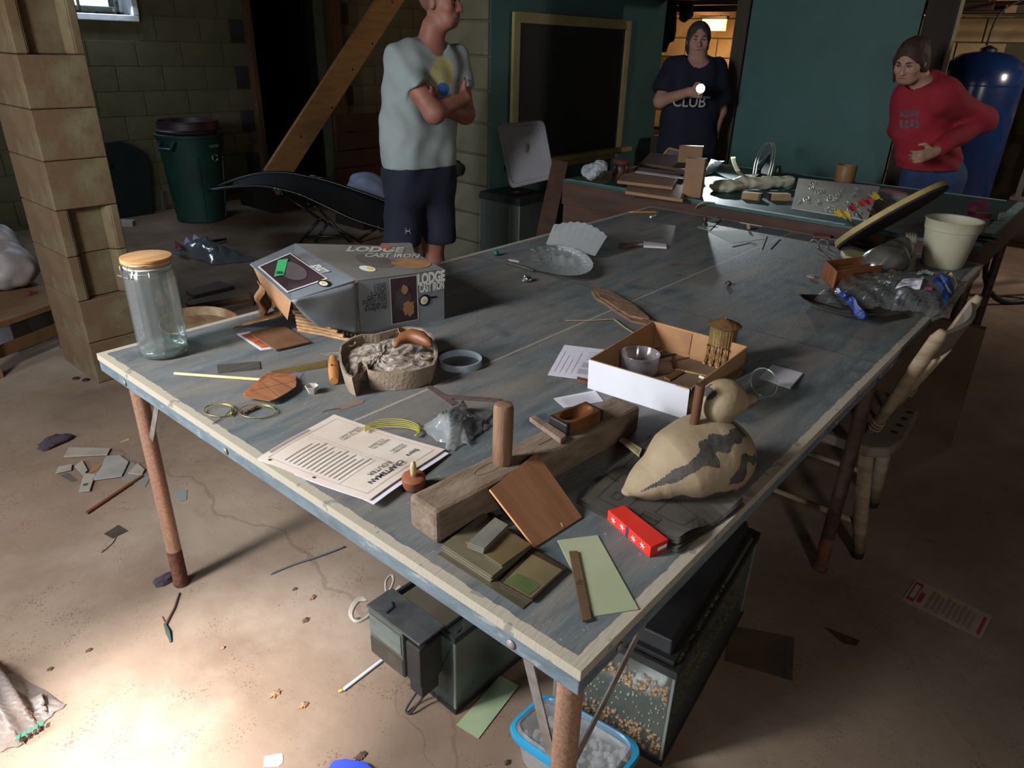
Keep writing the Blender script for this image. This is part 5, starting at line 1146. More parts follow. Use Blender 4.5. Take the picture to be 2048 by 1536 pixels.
def labq(pts, m, lift=.005, name='printed_label', n=6):
    def fn(a, c_):
        u = (pts[0][0]*(1-a)+pts[1][0]*a)*(1-c_)+(pts[3][0]*(1-a)+pts[2][0]*a)*c_; v = (pts[0][1]*(1-a)+pts[1][1]*a)*(1-c_)+(pts[3][1]*(1-a)+pts[2][1]*a)*c_; return bread(u, v, lift)
    return obj(name, B().sheet(fn, n, n), m, bg_), fn
l1, f1 = labq([(.76, .40), (.94, .12), (.96, .36), (.80, .62)], mat('royal_blue_print', '2a4a8c', rough=.4))
text('lettering', 'WHOLE WHEAT', .017, f1(.52, .5)+(CAM-f1(.52, .5))*.008, f1(.95, .5)-f1(.1, .5), f1(.5, .9)-f1(.5, .1), M_white2, l1, bold=.0005, sx=.8)
l2, f2 = labq([(.84, .62), (.95, .44), (.95, .62), (.86, .76)], mat('white_print_film', 'b9b9b0'), name='printed_label'); text('lettering', 'Grain', .02, f2(.6, .5)+(CAM-f2(.6, .5))*.007, f2(.95, .5)-f2(.1, .5), f2(.5, .9)-f2(.5, .1), M_ink, l2, bold=.0006, sx=.8)
labq([(.80, .74), (.86, .70), (.87, .86), (.82, .88)], mat('yellow_film_print', 'b8a324', rough=.5), name='yellow_corner')
labq([(.74, .22), (.80, .18), (.80, .28), (.75, .31)], mat('flag_red_print', '8a4a5c'), name='flag_print')
l3, f3 = labq([(.50, .24), (.70, .22), (.68, .44), (.52, .42)], M_paper, name='nutrition_panel', n=6)
for i in range(5): obj('print_bar', B().sheet(lambda a, c_, i=i: f3(.08+.75*a-.1*a*(i % 2), .12+.17*i+.07*c_)+[0, 0, .0015], 3, 1), M_greyink, l3)
labq([(.60, .55), (.74, .52), (.72, .74), (.62, .76)], mat('pale_green_print', '7f8c86'), name='printed_panel')
b = B()
for k in range(2):
    pts = [at(1676+(k*3)+i*6.6, 577+i*7.5+3*math.sin(i*1.3), TZ+.030+.010*math.sin(i*1.1+k)) for i in range(9)]; b.tube(pts, [.006, .011, .009, .011, .012, .009, .012, .012, .007], 6, flat=.35)
bs2 = obj('blue_twisted_band', b, mat('navy_blue_band', '25387c', '2f4690', scale=14, rough=.4), bg_)
obj('loose_film_end', bagsheet([(1622, 600), (1690, 625), (1705, 585), (1650, 580)], TZ+.004, 13, .03, .01, 14, 10), _m['crinkled_film'], bg_, smooth=True)
# ================================================================== under the table and on the floor
M_blackpl = mat('dusty_black_plastic', '1d1d1f', '2b2b2c', scale=9, rough=.5, spec=.4)
M_tankgl = mat('tank_glass', 'dde3df', clear=.05, rough=.10, gloss=.01, fres=.15)
M_silic = mat('silicone_seam', '8d9390', rough=.4)
def tank(name, label, c0, sx, sy, h, rz, rim, seams=True):
    """aquarium with its near corner c0; local x along sx, y along sy"""
    t = thing(name, label, 'aquarium', (c0[0], c0[1], 0)); R = rotm(0, 0, rz)
    def L(x, y, z): return np.array(c0)+R@np.array([x, y, z])
    def bx(nm, x0, x1, y0, y1, z0, z1, m, par=t, bv=.0): return obj(nm, B().box(L((x0+x1)/2, (y0+y1)/2, (z0+z1)/2), (x1-x0, y1-y0, z1-z0), R), m, par, bevel=bv)
    for nm, z0, z1 in (('bottom_rim', 0, rim*.8), ('top_rim', h-rim, h)):
        b = B()
        for x0, x1, y0, y1 in ((0, sx, 0, .008), (0, sx, sy-.008, sy), (0, .008, .008, sy-.008), (sx-.008, sx, .008, sy-.008)):
            b.box(L((x0+x1)/2, (y0+y1)/2, (z0+z1)/2), (x1-x0, y1-y0, z1-z0), R)
        obj(nm, b, M_blackpl, t)
    bx('base_pane', .004, sx-.004, .004, sy-.004, .006, .010, M_tankgl)
    bx('glass_pane', .002, .006, .004, sy-.004, .01, h-.004, M_tankgl); bx('glass_pane', sx-.006, sx-.002, .004, sy-.004, .01, h-.004, M_tankgl)
    bx('glass_pane', .006, sx-.006, .002, .006, .01, h-.004, M_tankgl); bx('glass_pane', .006, sx-.006, sy-.006, sy-.002, .01, h-.004, M_tankgl)
    for x, y in ((.006, .006), (sx-.006, .006), (.006, sy-.006), (sx-.006, sy-.006)): bx('seam', x-.003, x+.003, y-.003, y+.003, .01, h-.006, M_silic)
    return t, L, bx
t1, L1, bx1 = tank('small_aquarium', 'small rectangular glass aquarium with black rims under the near table half', (.283, .522, 0), .25, .225, .252, -.02, .018)
# hang-on filter
hf = thing('hang_on_filter', 'dusty smoked hang on aquarium filter with power cord', 'filter', (.24, .63, .11))
M_smoke = mat('smoked_plastic', '3b3f3d', '4d524e', scale=7, rough=.3, spec=.5)
obj('reservoir', B().box((.240, .675, .195), (.074, .125, .145)), M_smoke, hf, bevel=.004)
obj('scum_line', B().box((.2022, .675, .155), (.001, .118, .05)), mat('brown_scum', '4c4338', '3a332b', scale=20, rough=.8), hf)
obj('clear_chamber', B().box((.2018, .675, .225), (.001, .112, .06)), mat('cloudy_window', '6b736c', '555c57', scale=15, rough=.6), hf)
obj('pump_body', B().box((.243, .585, .185), (.07, .05, .12)), M_blackpl, hf, bevel=.004)
obj('motor', B().box((.245, .590, .105), (.055, .046, .055)), M_blackpl, hf, bevel=.004)
obj('cover', B().box((.243, .648, .271), (.082, .19, .006)), mat('dusty_cover', '2f3132', '4a4b4a', scale=12, rough=.4, spec=.5), hf, bevel=.002)
obj('cover_clip', B().tube([at(*p, .278) for p in ((757, 1222), (772, 1225), (785, 1213), (783, 1203))], .003, 6, flat=.5), mat('blue_grey_clip', '2c343c', rough=.3), hf)
cdp = [(.26, .58, .255), (.25, .545, .20), (.235, .545, .14), (.20, .56, .075), (.165, .575, .03), (.145, .60, .012), (.16, .615, .010), (.20, .59, .02), (.235, .565, .08)]
def smooth_path(P, n=8):
    P = [np.array(p, float) for p in P]; out = []
    for i in range(len(P)-1):
        p0, p1, p2, p3 = P[max(i-1, 0)], P[i], P[i+1], P[min(i+2, len(P)-1)]
        for t in np.linspace(0, 1, n, endpoint=False): out.append(.5*((2*p1)+(p2-p0)*t+(2*p0-5*p1+4*p2-p3)*t*t+(3*p1-p0-3*p2+p3)*t**3))
    return out+[P[-1]]
cdp = [at(x, y, z) for x, y, z in ((922, 1255, .25), (905, 1290, .20), (885, 1330, .13), (866, 1365, .075), (845, 1395, .03), (822, 1425, .008), (812, 1420, .008), (830, 1390, .03), (852, 1360, .07), (872, 1335, .11))]
obj('power_cord', B().tube(smooth_path(cdp), .0028, 6), M_iron, hf, smooth=True)
# white cable bundle behind the small aquarium
M_wcable = mat('white_cable', 'b9b0a2', '9a8f80', scale=20, rough=.5)
wcb = thing('white_cable_hook', 'bundle of aged white cable hooked over behind the small aquarium', 'cable', G(740, 1250))
for k in range(3):
    z_ = lambda i: .10+.05*i/6
    obj('strand', B().tube(smooth_path([at(x+k*2, y+k*2, .16+.02*k) for x, y in ((730, 1196), (712, 1200), (700, 1222), (706, 1238), (725, 1234), (755, 1210), (785, 1185), (800, 1172))]), .0042, 6), M_wcable, wcb, smooth=True)
obj('strand', B().tube(smooth_path([at(x, y, .17) for x, y in ((772, 1182), (772, 1162), (783, 1150), (787, 1162), (780, 1180))]), .0035, 6), M_wcable, wcb, smooth=True)
# ---- large aquarium with hood and gravel
t2, L2, bx2 = tank('large_aquarium', 'large glass aquarium with black hood and gravel under the right edge of the table', (.500, .068, 0), .60, .30, .30, .115, .022)
bx2('dust_film', .0065, .0070, .012, .288, .012, .27, mat('dusty_inner_glass', '9a8a76', clear=.42, rough=.5, gloss=.0, fres=.05, var='6d5f4e', scale=14, lo=.4, hi=.6))
hood = bx2('hood', .012, .588, .014, .286, .300, .312, M_blackpl, bv=.002)
R2 = rotm(0, 0, .115)
obj('hood_top', B().box(L2(.30, .150, .328), (.55, .245, .034), R2, .96), M_blackpl, t2, bevel=.004)
obj('hood_lip', B().box(L2(.006, .12, .279), (.006, .05, .006), R2), mat('black_gloss', '141416', rough=.2), t2)
obj('gravel_bed', B().sheet(lambda u, v: L2(.008+.584*u, .008+.284*v, .075+.045*math.sin(u*2.4+.3)*(.6+.4*v)+.006*math.sin(u*40)*math.sin(v*33)), 40, 20), mat('wet_gravel_base', '4d3f30', '7d6d58', scale=60, rough=.9, bump=1.5, bscale=120), t2)
rs = np.random.RandomState(21); b1 = B(); b2 = B()
ico = [(0, 0, 1), (.89, 0, .45), (.28, .85, .45), (-.72, .53, .45), (-.72, -.53, .45), (.28, -.85, .45), (.72, .53, -.45), (-.28, .85, -.45), (-.89, 0, -.45), (-.28, -.85, -.45), (.72, -.53, -.45), (0, 0, -1)]
icf = [(0, 1, 2), (0, 2, 3), (0, 3, 4), (0, 4, 5), (0, 5, 1), (1, 6, 2), (2, 7, 3), (3, 8, 4), (4, 9, 5), (5, 10, 1), (6, 7, 2), (7, 8, 3), (8, 9, 4), (9, 10, 5), (10, 6, 1), (11, 7, 6), (11, 8, 7), (11, 9, 8), (11, 10, 9), (11, 6, 10)]
def pebbles(n, fn, s0, s1, seed):
    rs = np.random.RandomState(seed); b = B()
    for _ in range(n):
        p = fn(rs); s = rs.uniform(s0, s1, 3); Rr = rotm(*rs.uniform(0, 6, 3)); b.add((np.array(ico)*s)@Rr.T+p, icf)
    return b
gf = lambda rs: L2(*(lambda u, v: (.012+.57*u, .012+.27*v, .08+.045*math.sin(u*2.4+.3)*(.6+.4*v)))(rs.rand(), rs.rand()**1.5))
obj('pebbles', pebbles(700, gf, .003, .0065, 4), mat('brown_pebble', '6e5336', '8f7a5c', scale=300, rough=.6, detail=1), t2, kind='stuff')
gw = lambda rs: L2(.0045, .014+.27*rs.rand(), (.03+.06*rs.rand()**1.5) if rs.rand() < .55 else (.19+.06*rs.rand()))
obj('pebbles_at_glass', pebbles(330, gw, .004, .0075, 5), mat('tan_pebble', 'a08562', '6e543a', scale=300, rough=.6, detail=1), t2, kind='stuff')
obj('white_pebbles', pebbles(220, lambda rs: L2(.0040, .014+.27*rs.rand(), .02+.23*rs.rand()), .0014, .003, 6), mat('white_pebble', 'b5b2aa', rough=.7), t2, kind='stuff')
obj('white_float', B().lathe([(.001, 0), (.018, .002), (.02, .02), (.012, .034), (.001, .036)], 14, L2(.03, .075, .10), rotm(0, .5, 0)), mat('white_plastic', 'c5c5c2', rough=.5), t2, smooth=True)
# ---- clear storage tub with blue rim
tb = thing('storage_tub', 'clear storage tub with bright blue rim full of white chunks below the near corner', 'tub', (.36, .22, 0))
q = [np.array([*at(x, y, .095)[:2], 0]) for x, y in ((1007, 1462), (1092, 1384), (1292, 1496), (1210, 1600))]
cq = sum(q)/4
def rr_ring(sc, z, n=8, r=.25):
    P = []
    for i in range(4):
        c_ = q[i]; a = q[i-1]; d = q[(i+1) % 4]
        for t in np.linspace(0, 1, n):
            p = (c_*(1-r)+a*r)*(1-t)**2+c_*2*t*(1-t)+(c_*(1-r)+d*r)*t*t
            P.append(np.array([cq[0]+(p[0]-cq[0])*sc, cq[1]+(p[1]-cq[1])*sc, z]))
    return P
def loft(rings, cap0=True, cap1=False):
    n = len(rings[0]); V = [p for r in rings for p in r]; F = []
    for k in range(len(rings)-1):
        for i in range(n): F.append((k*n+i, k*n+(i+1) % n, (k+1)*n+(i+1) % n, (k+1)*n+i))
    if cap0: F.append(tuple(range(n))[::-1])
    if cap1: F.append(tuple(range((len(rings)-1)*n, len(rings)*n)))
    return B().add(V, F)
obj('clear_body', loft([rr_ring(.80, .003), rr_ring(.90, .085)]), M_clear2, tb, smooth=True, auto=.8)
obj('blue_rim', loft([rr_ring(.90, .088), rr_ring(1.0, .080), rr_ring(1.02, .092), rr_ring(1.0, .102), rr_ring(.93, .104), rr_ring(.90, .088)], False), mat('bright_blue_plastic', '2b8fb8', '2483aa', scale=6, rough=.4), tb, smooth=True, auto=.7)
obj('clear_lid', loft([rr_ring(.92, .104), rr_ring(.86, .112), rr_ring(.83, .108)], False, True), mat('lid_plastic', 'dde1e3', clear=.14, rough=.25, gloss=.03, fres=.2), tb, smooth=True, auto=.8)
obj('white_chunks', pebbles(160, lambda rs: np.array([cq[0], cq[1], 0])+(lambda a, b_: (q[0]-cq)*a*.74+(q[1]-cq)*b_*.74)(*(lambda a, b_: ((a+b_)/2, (a-b_)/2))(rs.uniform(-1, 1), rs.uniform(-1, 1)))+np.array([0, 0, .02+.055*rs.rand()]), .008, .018, 9), mat('white_lumps', 'a39c96', '8d857e', scale=60, rough=.9), tb, kind='stuff')
obj('blue_lid_on_floor', B().prism([at(x, y, .002) for x, y in ((652, 1550), (668, 1528), (690, 1525), (730, 1530), (750, 1545), (745, 1580), (660, 1580))], (0, 0, .014)), mat('royal_blue_plastic', '3343a8', rough=.4), bevel=.003, label='royal blue plastic lid on the floor at the bottom edge', cat='lid')
flat('green_card_on_floor', [(913, 1450), (957, 1478), (1038, 1372), (1000, 1352)], .001, .002, mat('floor_green_card', '8b9a78', '7e8d6c', scale=5, rough=.7), label='pale green card on the floor beside the small aquarium', cat='card')
ps_ = thing('white_tube', 'thin white plastic tube with ochre tip on the floor', 'tube', G(725, 1350)); obj('tube', B().tube([at(686, 1380, .005), at(775, 1312, .005)], .0048, 8), mat('bluish_white_tube', 'b2b8c0', rough=.4), ps_, smooth=True, auto=.8); obj('tip', B().tube([at(677, 1383, .005), at(687, 1379, .005)], [.003, .005], 8), mat('ochre_tip', 'a5803c'), ps_, smooth=True)
obj('white_tape_label', B().prism([at(x, y, .001) for x, y in ((527, 1534), (529, 1513), (563, 1507), (566, 1512), (565, 1526), (557, 1533))], (0, 0, .0008)), M_paper, label='small printed white label on the bright floor patch', cat='label')
# ---- floor litter
M_leaf = mat('dry_leaf', '7d5c40', '65472f', scale=25, rough=.9)
M_leafd = mat('dark_dry_leaf', '3f3026', '55402f', scale=25, rough=.9)
def leaf(cx, cy, s, seed, m, lab, name='dead_leaf', spikes=7, z=.002):
    rs = np.random.RandomState(seed); c_ = at(cx, cy, z); P = []
    a0 = rs.uniform(0, 6)
    for i in range(spikes*2):
        a = a0+pi*i/spikes; r = s*(1. if i % 2 == 0 else .62)*rs.uniform(.8, 1.15); P.append(c_+np.array([r*math.cos(a)*1.2, r*math.sin(a)*.8, .004*(i % 2)*rs.rand()]))
    b = B(); n = len(P); V = P+[c_+[0, 0, .004+s*.1]]; b.add(V, [(i, (i+1) % n, n) for i in range(n)]); b.add([p-[0, 0, .0006] for p in V], [((i+1) % n, i, n) for i in range(n)])
    return obj(name, b, m, label=lab, cat='leaf')
leaf(551, 1387, .016, 3, M_leaf, 'spiky dry holly leaf lying on the bright floor')
leaf(608, 1410, .013, 4, M_leaf, 'crumbled dry leaf right of the spiky holly leaf', spikes=9)
leaf(612, 1240, .012, 6, M_leafd, 'dark crumbled leaf on the floor left of the white cable')
leaf(625, 1195, .012, 7, M_leaf, 'pale curled leaf above the dark crumbled leaf', spikes=8)
leaf(590, 1178, .008, 8, M_leafd, 'tiny dark leaf right of the copper leg foot')
leaf(178, 1300, .010, 10, M_leafd, 'reddish dead leaf on the floor left of the twig', spikes=5)
leaf(100, 1338, .009, 12, M_leafd, 'grey dead leaf on the floor above the clear bag', spikes=5)
leaf(445, 1296, .008, 13, M_leaf, 'small brown leaf on the floor right of the twig', spikes=4)
leaf(722, 1512, .016, 14, M_leafd, 'dry weed clump on the floor by the blue lid', spikes=10)
leaf(1015, 1525, .010, 15, M_leafd, 'dark leaf scrap on the floor left of the storage tub', spikes=6)
tw_ = thing('dead_twig', 'forked dead twig on the floor below the copper leg', 'twig', G(340, 1240))
obj('stem', B().tube([at(359, 1186, .003), at(349, 1215, .004), at(331, 1250, .004)], [.003, .0035, .004], 6), M_leafd, tw_); obj('stem', B().tube([at(331, 1250, .004), at(323, 1232, .004)], [.003, .001], 5), M_leaf, tw_); obj('bud', B().tube([at(330, 1248, .004), at(337, 1265, .005), at(342, 1284, .003)], [.004, .007, .003], 6), mat('dark_green_bud', '2c3a35'), tw_)
# strewn tiles and offcuts left of the table
M_tile = mat('ivory_tile', '8e8578', '7e766a', scale=9, rough=.6)
M_tile2 = mat('grey_ivory_tile', '85837c', '76746e', scale=9, rough=.6)
for px, m, lab in (([(128, 915), (215, 911), (222, 898), (139, 896)], M_tile, 'long ivory tile strip, topmost of the scattered tiles'), ([(184, 962), (244, 954), (258, 925), (240, 912), (212, 914), (203, 935)], M_tile2, 'large round cornered grey ivory tile in the scatter'), ([(111, 948), (143, 941), (145, 930), (118, 935)], M_tile, 'short ivory tile leftmost of the scatter'), ([(149, 934), (167, 952), (176, 942), (165, 922)], M_tile, 'square ivory tile chip standing proud in the scatter'), ([(158, 985), (180, 983), (191, 950), (169, 948)], M_tile, 'ivory tile carrying a green dot sticker'), ([(256, 948), (285, 951), (290, 940), (275, 928)], M_tile, 'pointed ivory tile beside the reddish stick')):
    o_ = flat('broken_tile', px, .004, .005, m, label=lab, cat='tile', bevel=.0008)
    if 'green dot' in lab: obj('green_dot', B().lathe([(.009, 0), (.009, .0006)], 16, at(171, 969, .0095)), mat('green_dot', '2f4a38'), o_)
for px, m, lab in (([(119, 950), (143, 964), (155, 961), (135, 946)], mat('dark_foil_scrap', '4a4740'), 'dark foil scrap tucked below the leftmost tile'), ([(176, 948), (196, 940), (204, 928), (186, 930)], mat('torn_kraft', '7a5c40'), 'torn brown paper among the scattered tiles'), ([(240, 960), (290, 975), (300, 955), (262, 920)], mat('grey_film_scrap', '6d6a62'), 'grey plastic scrap right of the scattered tiles'), ([(350, 990), (360, 1003), (373, 1000), (374, 980), (352, 980)], mat('pale_film_square', '6f7470'), 'translucent square scrap right of the copper leg'), ([(208, 1068), (225, 1077), (256, 1062), (237, 1050)], mat('dark_tag', '3c342b', '2f2922', scale=20), 'dark square tag with a string on the floor'), ([(240, 884), (241, 886), (260, 880), (258, 876)], mat('cream_stub', '8f8663'), 'tiny cream stub behind the scattered tiles')):
    o_ = flat('floor_scrap', px, .001, .001, m, label=lab, cat='scrap')
    if 'string' in lab: obj('string', B().tube(smooth_path([at(x, y, .002) for x, y in ((232, 1074), (226, 1085), (214, 1096), (203, 1105))], 5), .0012, 5), M_leafd, o_)
obj('reddish_stick', B().tube([at(173, 1026, .006), at(284, 952, .006)], [.0065, .0055], 8), mat('reddish_stick_wood', '6a4027', '573320', scale=9), smooth=True, auto=.8, label='reddish brown stick on the floor left of the copper leg', cat='stick')
obj('purple_rag', crumple(at(100, 884, .012), .028, 31, (1.5, 1, .45), .4, 20, 10, 0.0), mat('purple_cloth', '3c3038', '2d252b', scale=20, rough=.95), label='small purple rag lump on the floor at the left', cat='rag')
obj('purple_rag', crumple(at(334, 1155, .010), .018, 33, (1.6, .8, .5), .35, 18, 9, 0.0), mat('purple_cloth', ''), label='purple rag squashed against the copper leg foot', cat='rag')
for cx, lab in ((152, 'dark red bottle cap at the base of the pillar'), (172, 'black bottle cap right of the red cap by the pillar')):
    obj('bottle_cap', B().lathe([(.016, 0), (.015, .006), (.012, .008), (.001, .008)], 18, G(cx, 758+(cx > 160)*3)), mat('cap_%d' % cx, '3a2426' if cx < 160 else '252326', rough=.5), smooth=True, auto=.6, label=lab, cat='cap')
obj('grey_cable_on_floor', B().tube(smooth_path([at(x, y, .004) for x, y in ((540, 1148), (590, 1128), (640, 1112), (690, 1093))], 6), .003, 6), mat('grey_cable', '5c6060', rough=.5), smooth=True, label='grey cable on the floor behind the small aquarium', cat='cable')
# right side floor
zb_ = flat('dark_zip_bag', [(1450, 1322), (1585, 1362), (1588, 1275), (1462, 1252)], .001, .0012, mat('dark_film', '54463a', '463a30', scale=5, rough=.5), label='flat dark zip bag on the floor beside the large aquarium', cat='bag')
obj('blue_seal', B().add([at(x, y, .0025) for x, y in ((1566, 1357), (1570, 1358), (1575, 1273), (1571, 1272))], [(0, 1, 2, 3)]), mat('blue_seal', '26384e'), zb_)
tg = flat('dark_triangle_scrap', [(1648, 1254), (1686, 1287), (1712, 1292), (1720, 1282)], .001, .0015, mat('brown_triangle', '3f3027', '352820', scale=8), label='dark triangular scrap on the floor below the chair', cat='scrap')
cp = flat('newspaper_coupon', [(1803, 1200), (1832, 1157), (1985, 1233), (1962, 1278)], .001, .0008, mat('yellowed_newsprint', '8d7b66', '7d6c58', scale=6, rough=.9), label='yellowed newspaper coupon strip with red border on the dark floor', cat='paper')
CQ = [at(x, y, .002) for x, y in ((1803, 1200), (1962, 1278), (1985, 1233), (1832, 1157))]
sticker('red_block', CQ, .03, .12, .13, .9, mat('coupon_red', '7a2a28'), cp, .0004); sticker('cream_window', CQ, .05, .25, .11, .8, mat('coupon_cream', '8d8070'), cp, .0008); sticker('red_heading', CQ, .15, .2, .21, .62, _m['coupon_red'], cp, .0004); sticker('red_footer', CQ, .92, .1, .96, .85, _m['coupon_red'], cp, .0004)
for i in range(9): sticker('print_column', CQ, .27+i*.066, .12+.05*(i % 2), .27+i*.066+.04, .88-.06*(i % 3), mat('newsprint_grey', '6b5e50'), cp, .0004)
# clear bag at the lower left corner
lbg = thing('limp_plastic_bag', 'limp clear plastic bag with green print at the lower left', 'bag', G(50, 1420))
obj('upper_film', bagsheet([(-90, 1530), (40, 1492), (131, 1408), (-30, 1318)], .004, 23, .085, .022, 26, 22), mat('grey_film', 'cdbfb4', clear=.22, rough=.22, gloss=.12, bump=1.2, bscale=18), lbg, smooth=True)
obj('lower_film', bagsheet([(-90, 1510), (30, 1480), (122, 1415), (-40, 1335)], .003, 29, .05, .02, 22, 18), mat('grey_film', ''), lbg, smooth=True)
for i in range(5): obj('green_print', B().prism([at(30+i*12+dx_, 1482-i*7+dy_, .03-.002*i) for dx_, dy_ in ((0, 0), (9, -4), (11, -14), (3, -10))], (0, 0, .001)), mat('green_film_print', '2d5c48'), lbg)
# ================================================================== rustic chair
M_chair = mat('bare_chair_wood', '91806a', '756550', scale=5, rough=.75, stretch=(2, 2, 8), bump=.2)
M_chair2 = mat('greyed_seat_wood', '75695a', '60554a', scale=5, rough=.8)
ch = thing('rustic_chair', 'bare wooden chair tucked under the right side of the table', 'chair', (1.75, .15, 0))
obj('seat', B().prism([(1.505, .0, .415), (1.54, -.045, .415), (1.63, -.06, .415), (1.88, -.045, .415), (1.95, .0, .415), (1.97, .20, .415), (1.90, .38, .415), (1.56, .38, .415), (1.50, .2, .415)], (0, 0, .035)), M_chair2, ch, bevel=.008)
for (x, y), (tx, ty) in (((1.612, -.03), (1.565, .02)), ((1.955, .02), (1.90, .03)), ((1.60, .40), (1.60, .34)), ((1.93, .40), (1.88, .34))):
    lg = obj('leg', B().tube([(x, y, .02), ((x*2+tx)/3, (y*2+ty)/3, .14), (tx, ty, .42)], [.019, .023, .021], 10), M_chair, ch, smooth=True)
    obj('foot_cap', B().lathe([(.0195, 0), (.020, .022)], 12, (x, y, 0)), mat('black_foot', '1c1a18'), lg, smooth=True, auto=.6)
obj('stretcher', B().tube([(1.60, .37, .13), (1.602, -.02, .13)], .010, 8), M_chair, ch, smooth=True); obj('stretcher', B().tube([(1.93, .37, .13), (1.94, .02, .13)], .010, 8), M_chair, ch, smooth=True)
np_b, np_t, fp_b, fp_t = np.array([1.60, .03, .44]), np.array([1.446, -.098, .865]), np.array([1.93, .02, .44]), np.array([1.857, -.110, .865])
def post(a, c_):
    p = obj('back_post', B().tube([a, a*.7+c_*.3, a*.4+c_*.6, a*.06+c_*.94, c_], [.013, .019, .022, .021, .012], 10, flat=.75), M_chair, ch, smooth=True)
    for t in (.10, .13, .16): 
        q_ = a*(1-t)+c_*t; d_ = (c_-a)/np.linalg.norm(c_-a); X_, Y_, Z_ = frame(d_); obj('turned_ring', B().tube([q_+(X_*math.cos(s)+Y_*math.sin(s))*.0165 for s in np.linspace(0, 2*pi, 16, endpoint=False)], .003, 5, True), M_chair, p, smooth=True)
post(np_b, np_t); post(fp_b, fp_t)
for t0, t1 in ((.72, .95),):
    obj('top_slat', B().sheet(lambda u, v: (np_b*(1-(t0+(t1-t0)*v))+np_t*(t0+(t1-t0)*v))*(1-u)+(fp_b*(1-(t0+(t1-t0)*v))+fp_t*(t0+(t1-t0)*v))*u+np.array([0, -.035*math.sin(pi*u), 0]), 10, 3, .012), M_chair2, ch, smooth=True, auto=.6)
for k in range(3):
    u = .25+.25*k; a = np_b*(1-u)+fp_b*u; c_ = (np_b*(.28)+np_t*.72)*(1-u)+(fp_b*.28+fp_t*.72)*u+np.array([0, -.03*math.sin(pi*u), 0])
    obj('spindle', B().tube([a, c_], .0075, 8), M_chair, ch, smooth=True)
for x in (1.66, 1.72, 1.78, 1.84): obj('peg_hole', B().lathe([(.011, 0), (.011, .001)], 12, (x, -.025, .4497)), mat('hole_brown', '2c2119'), ch)
obj('plywood_under_table', B().box((2.55, .35, .30), (.02, .9, .6), rotm(0, -.25, 0)), mat('dim_plywood', '5b4634', '4a3828', scale=4), label='dim plywood sheet leaning in the dark under the far table half', cat='plywood')
# ================================================================== left and back of the cellar
M_oldpine = mat('old_pine_bench', '6b5136', '574028', scale=4, rough=.8, stretch=(2, 10, 2))
bn = thing('low_wooden_bench', 'low wooden bench beside the pillar at the left edge', 'bench', (.15, 3.6, 0))
ztop = .27
q = [np.array([*at(x, y, ztop)[:2], ztop]) for x, y in ((138, 596), (62, 560), (-110, 600), (-60, 665))]
obj('bench_top', B().prism([p-[0, 0, .03] for p in q], (0, 0, .03)), M_oldpine, bn, bevel=.003)
for i, (a, c_) in enumerate(((0, 2), (3, 1), (1, 3), (2, 0))):
    p = q[a]*.88+q[c_]*.12; obj('leg', B().box((p[0], p[1], .12), (.06, .05, .24)), M_oldpine, bn, bevel=.003)
obj('rail', B().prism([p*.88+o*.12-[0, 0, .19] for p, o in ((q[0], q[2]), (q[3], q[1]))]+[p*.88+o*.12-[0, 0, .13] for p, o in ((q[3], q[1]), (q[0], q[2]))], (.02, .02, 0)), M_oldpine, bn)
obj('white_rubbish_bag', surf(lambda P: smin(el(P, at(10, 540, ztop+.10), (.16, .13, .10)), rc(P, at(20, 520, ztop+.12), at(-5, 450, ztop+.26), .10, .04), .08)+wob(P, 38, .006), at(10, 540, ztop+.1)-[.28, .28, .098], at(10, 540, ztop+.1)+[.28, .28, .30], .012), mat('white_bin_liner', '8e8684', '7c7472', scale=6, rough=.5, bump=.6, bscale=20), smooth=True, label='bulging white rubbish bag sitting on the low bench', cat='bag')
obj('red_clay_lump', crumple(at(62, 587, ztop+.006), .02, 41, (1.5, 1, .5), .3, 14, 8, ztop), mat('dark_red_lump', '5a2326', rough=.7), label='dark red lump lying on the bench top', cat='lump')
obj('white_box_under_bench', B().box(at(35, 655, .08), (.26, .2, .16), rotm(0, 0, .5)), mat('grey_box', '5c5756', '4b4645', scale=6), bevel=.006, label='grey box stored under the low bench', cat='box')
obj('chrome_part', crumple(at(20, 640, .17), .022, 44, (1.2, 1, .8), .35, 14, 8), mat('dark_chrome', '3b3b3d', metal=.8, rough=.25), label='dark chrome part lying on the grey box', cat='part')
obj('dark_boards_behind_bench', B().box((.05, 4.6, .45), (.5, .05, .9), rotm(.15, 0, .3)), mat('brown_dark_board', '3a2c1f', '2a2018', scale=4), label='dark boards leaning behind the rubbish bag', cat='boards')
# trash can with a second bin nested inside
cc = np.array([2.53, 6.02, 0]); M_can = mat('dark_green_bin', '123a32', '0e2e28', scale=5, rough=.45, spec=.4)
tcn = thing('green_dustbin', 'dark green plastic dustbin standing against the block wall', 'bin', cc)
sqr = lambda a: 1+.03*math.cos(4*a)
obj('body', B().lathe([(.20, 0), (.212, .01), (.265, .70), (.27, .72), (.285, .725), (.288, .745), (.27, .75)], 48, cc, sq=sqr), M_can, tcn, smooth=True, auto=.6)
for a in (-2.75, .3):
    d_ = np.array([math.cos(a), math.sin(a), 0]); s_ = np.array([-d_[1], d_[0], 0]); p = cc+d_*.27
    obj('handle', B().tube([p+s_*.07+[0, 0, .70], p+d_*.045+s_*.06+[0, 0, .64], p+d_*.045-s_*.06+[0, 0, .64], p-s_*.07+[0, 0, .70]], .014, 6), M_can, tcn)
for a in np.arange(6)*pi/3+.2:
    d_ = np.array([math.cos(a), math.sin(a), 0]); obj('rib', B().tube([cc+d_*.212+[0, 0, .03], cc+d_*.258+[0, 0, .56]], .016, 6, flat=.4), M_can, tcn)
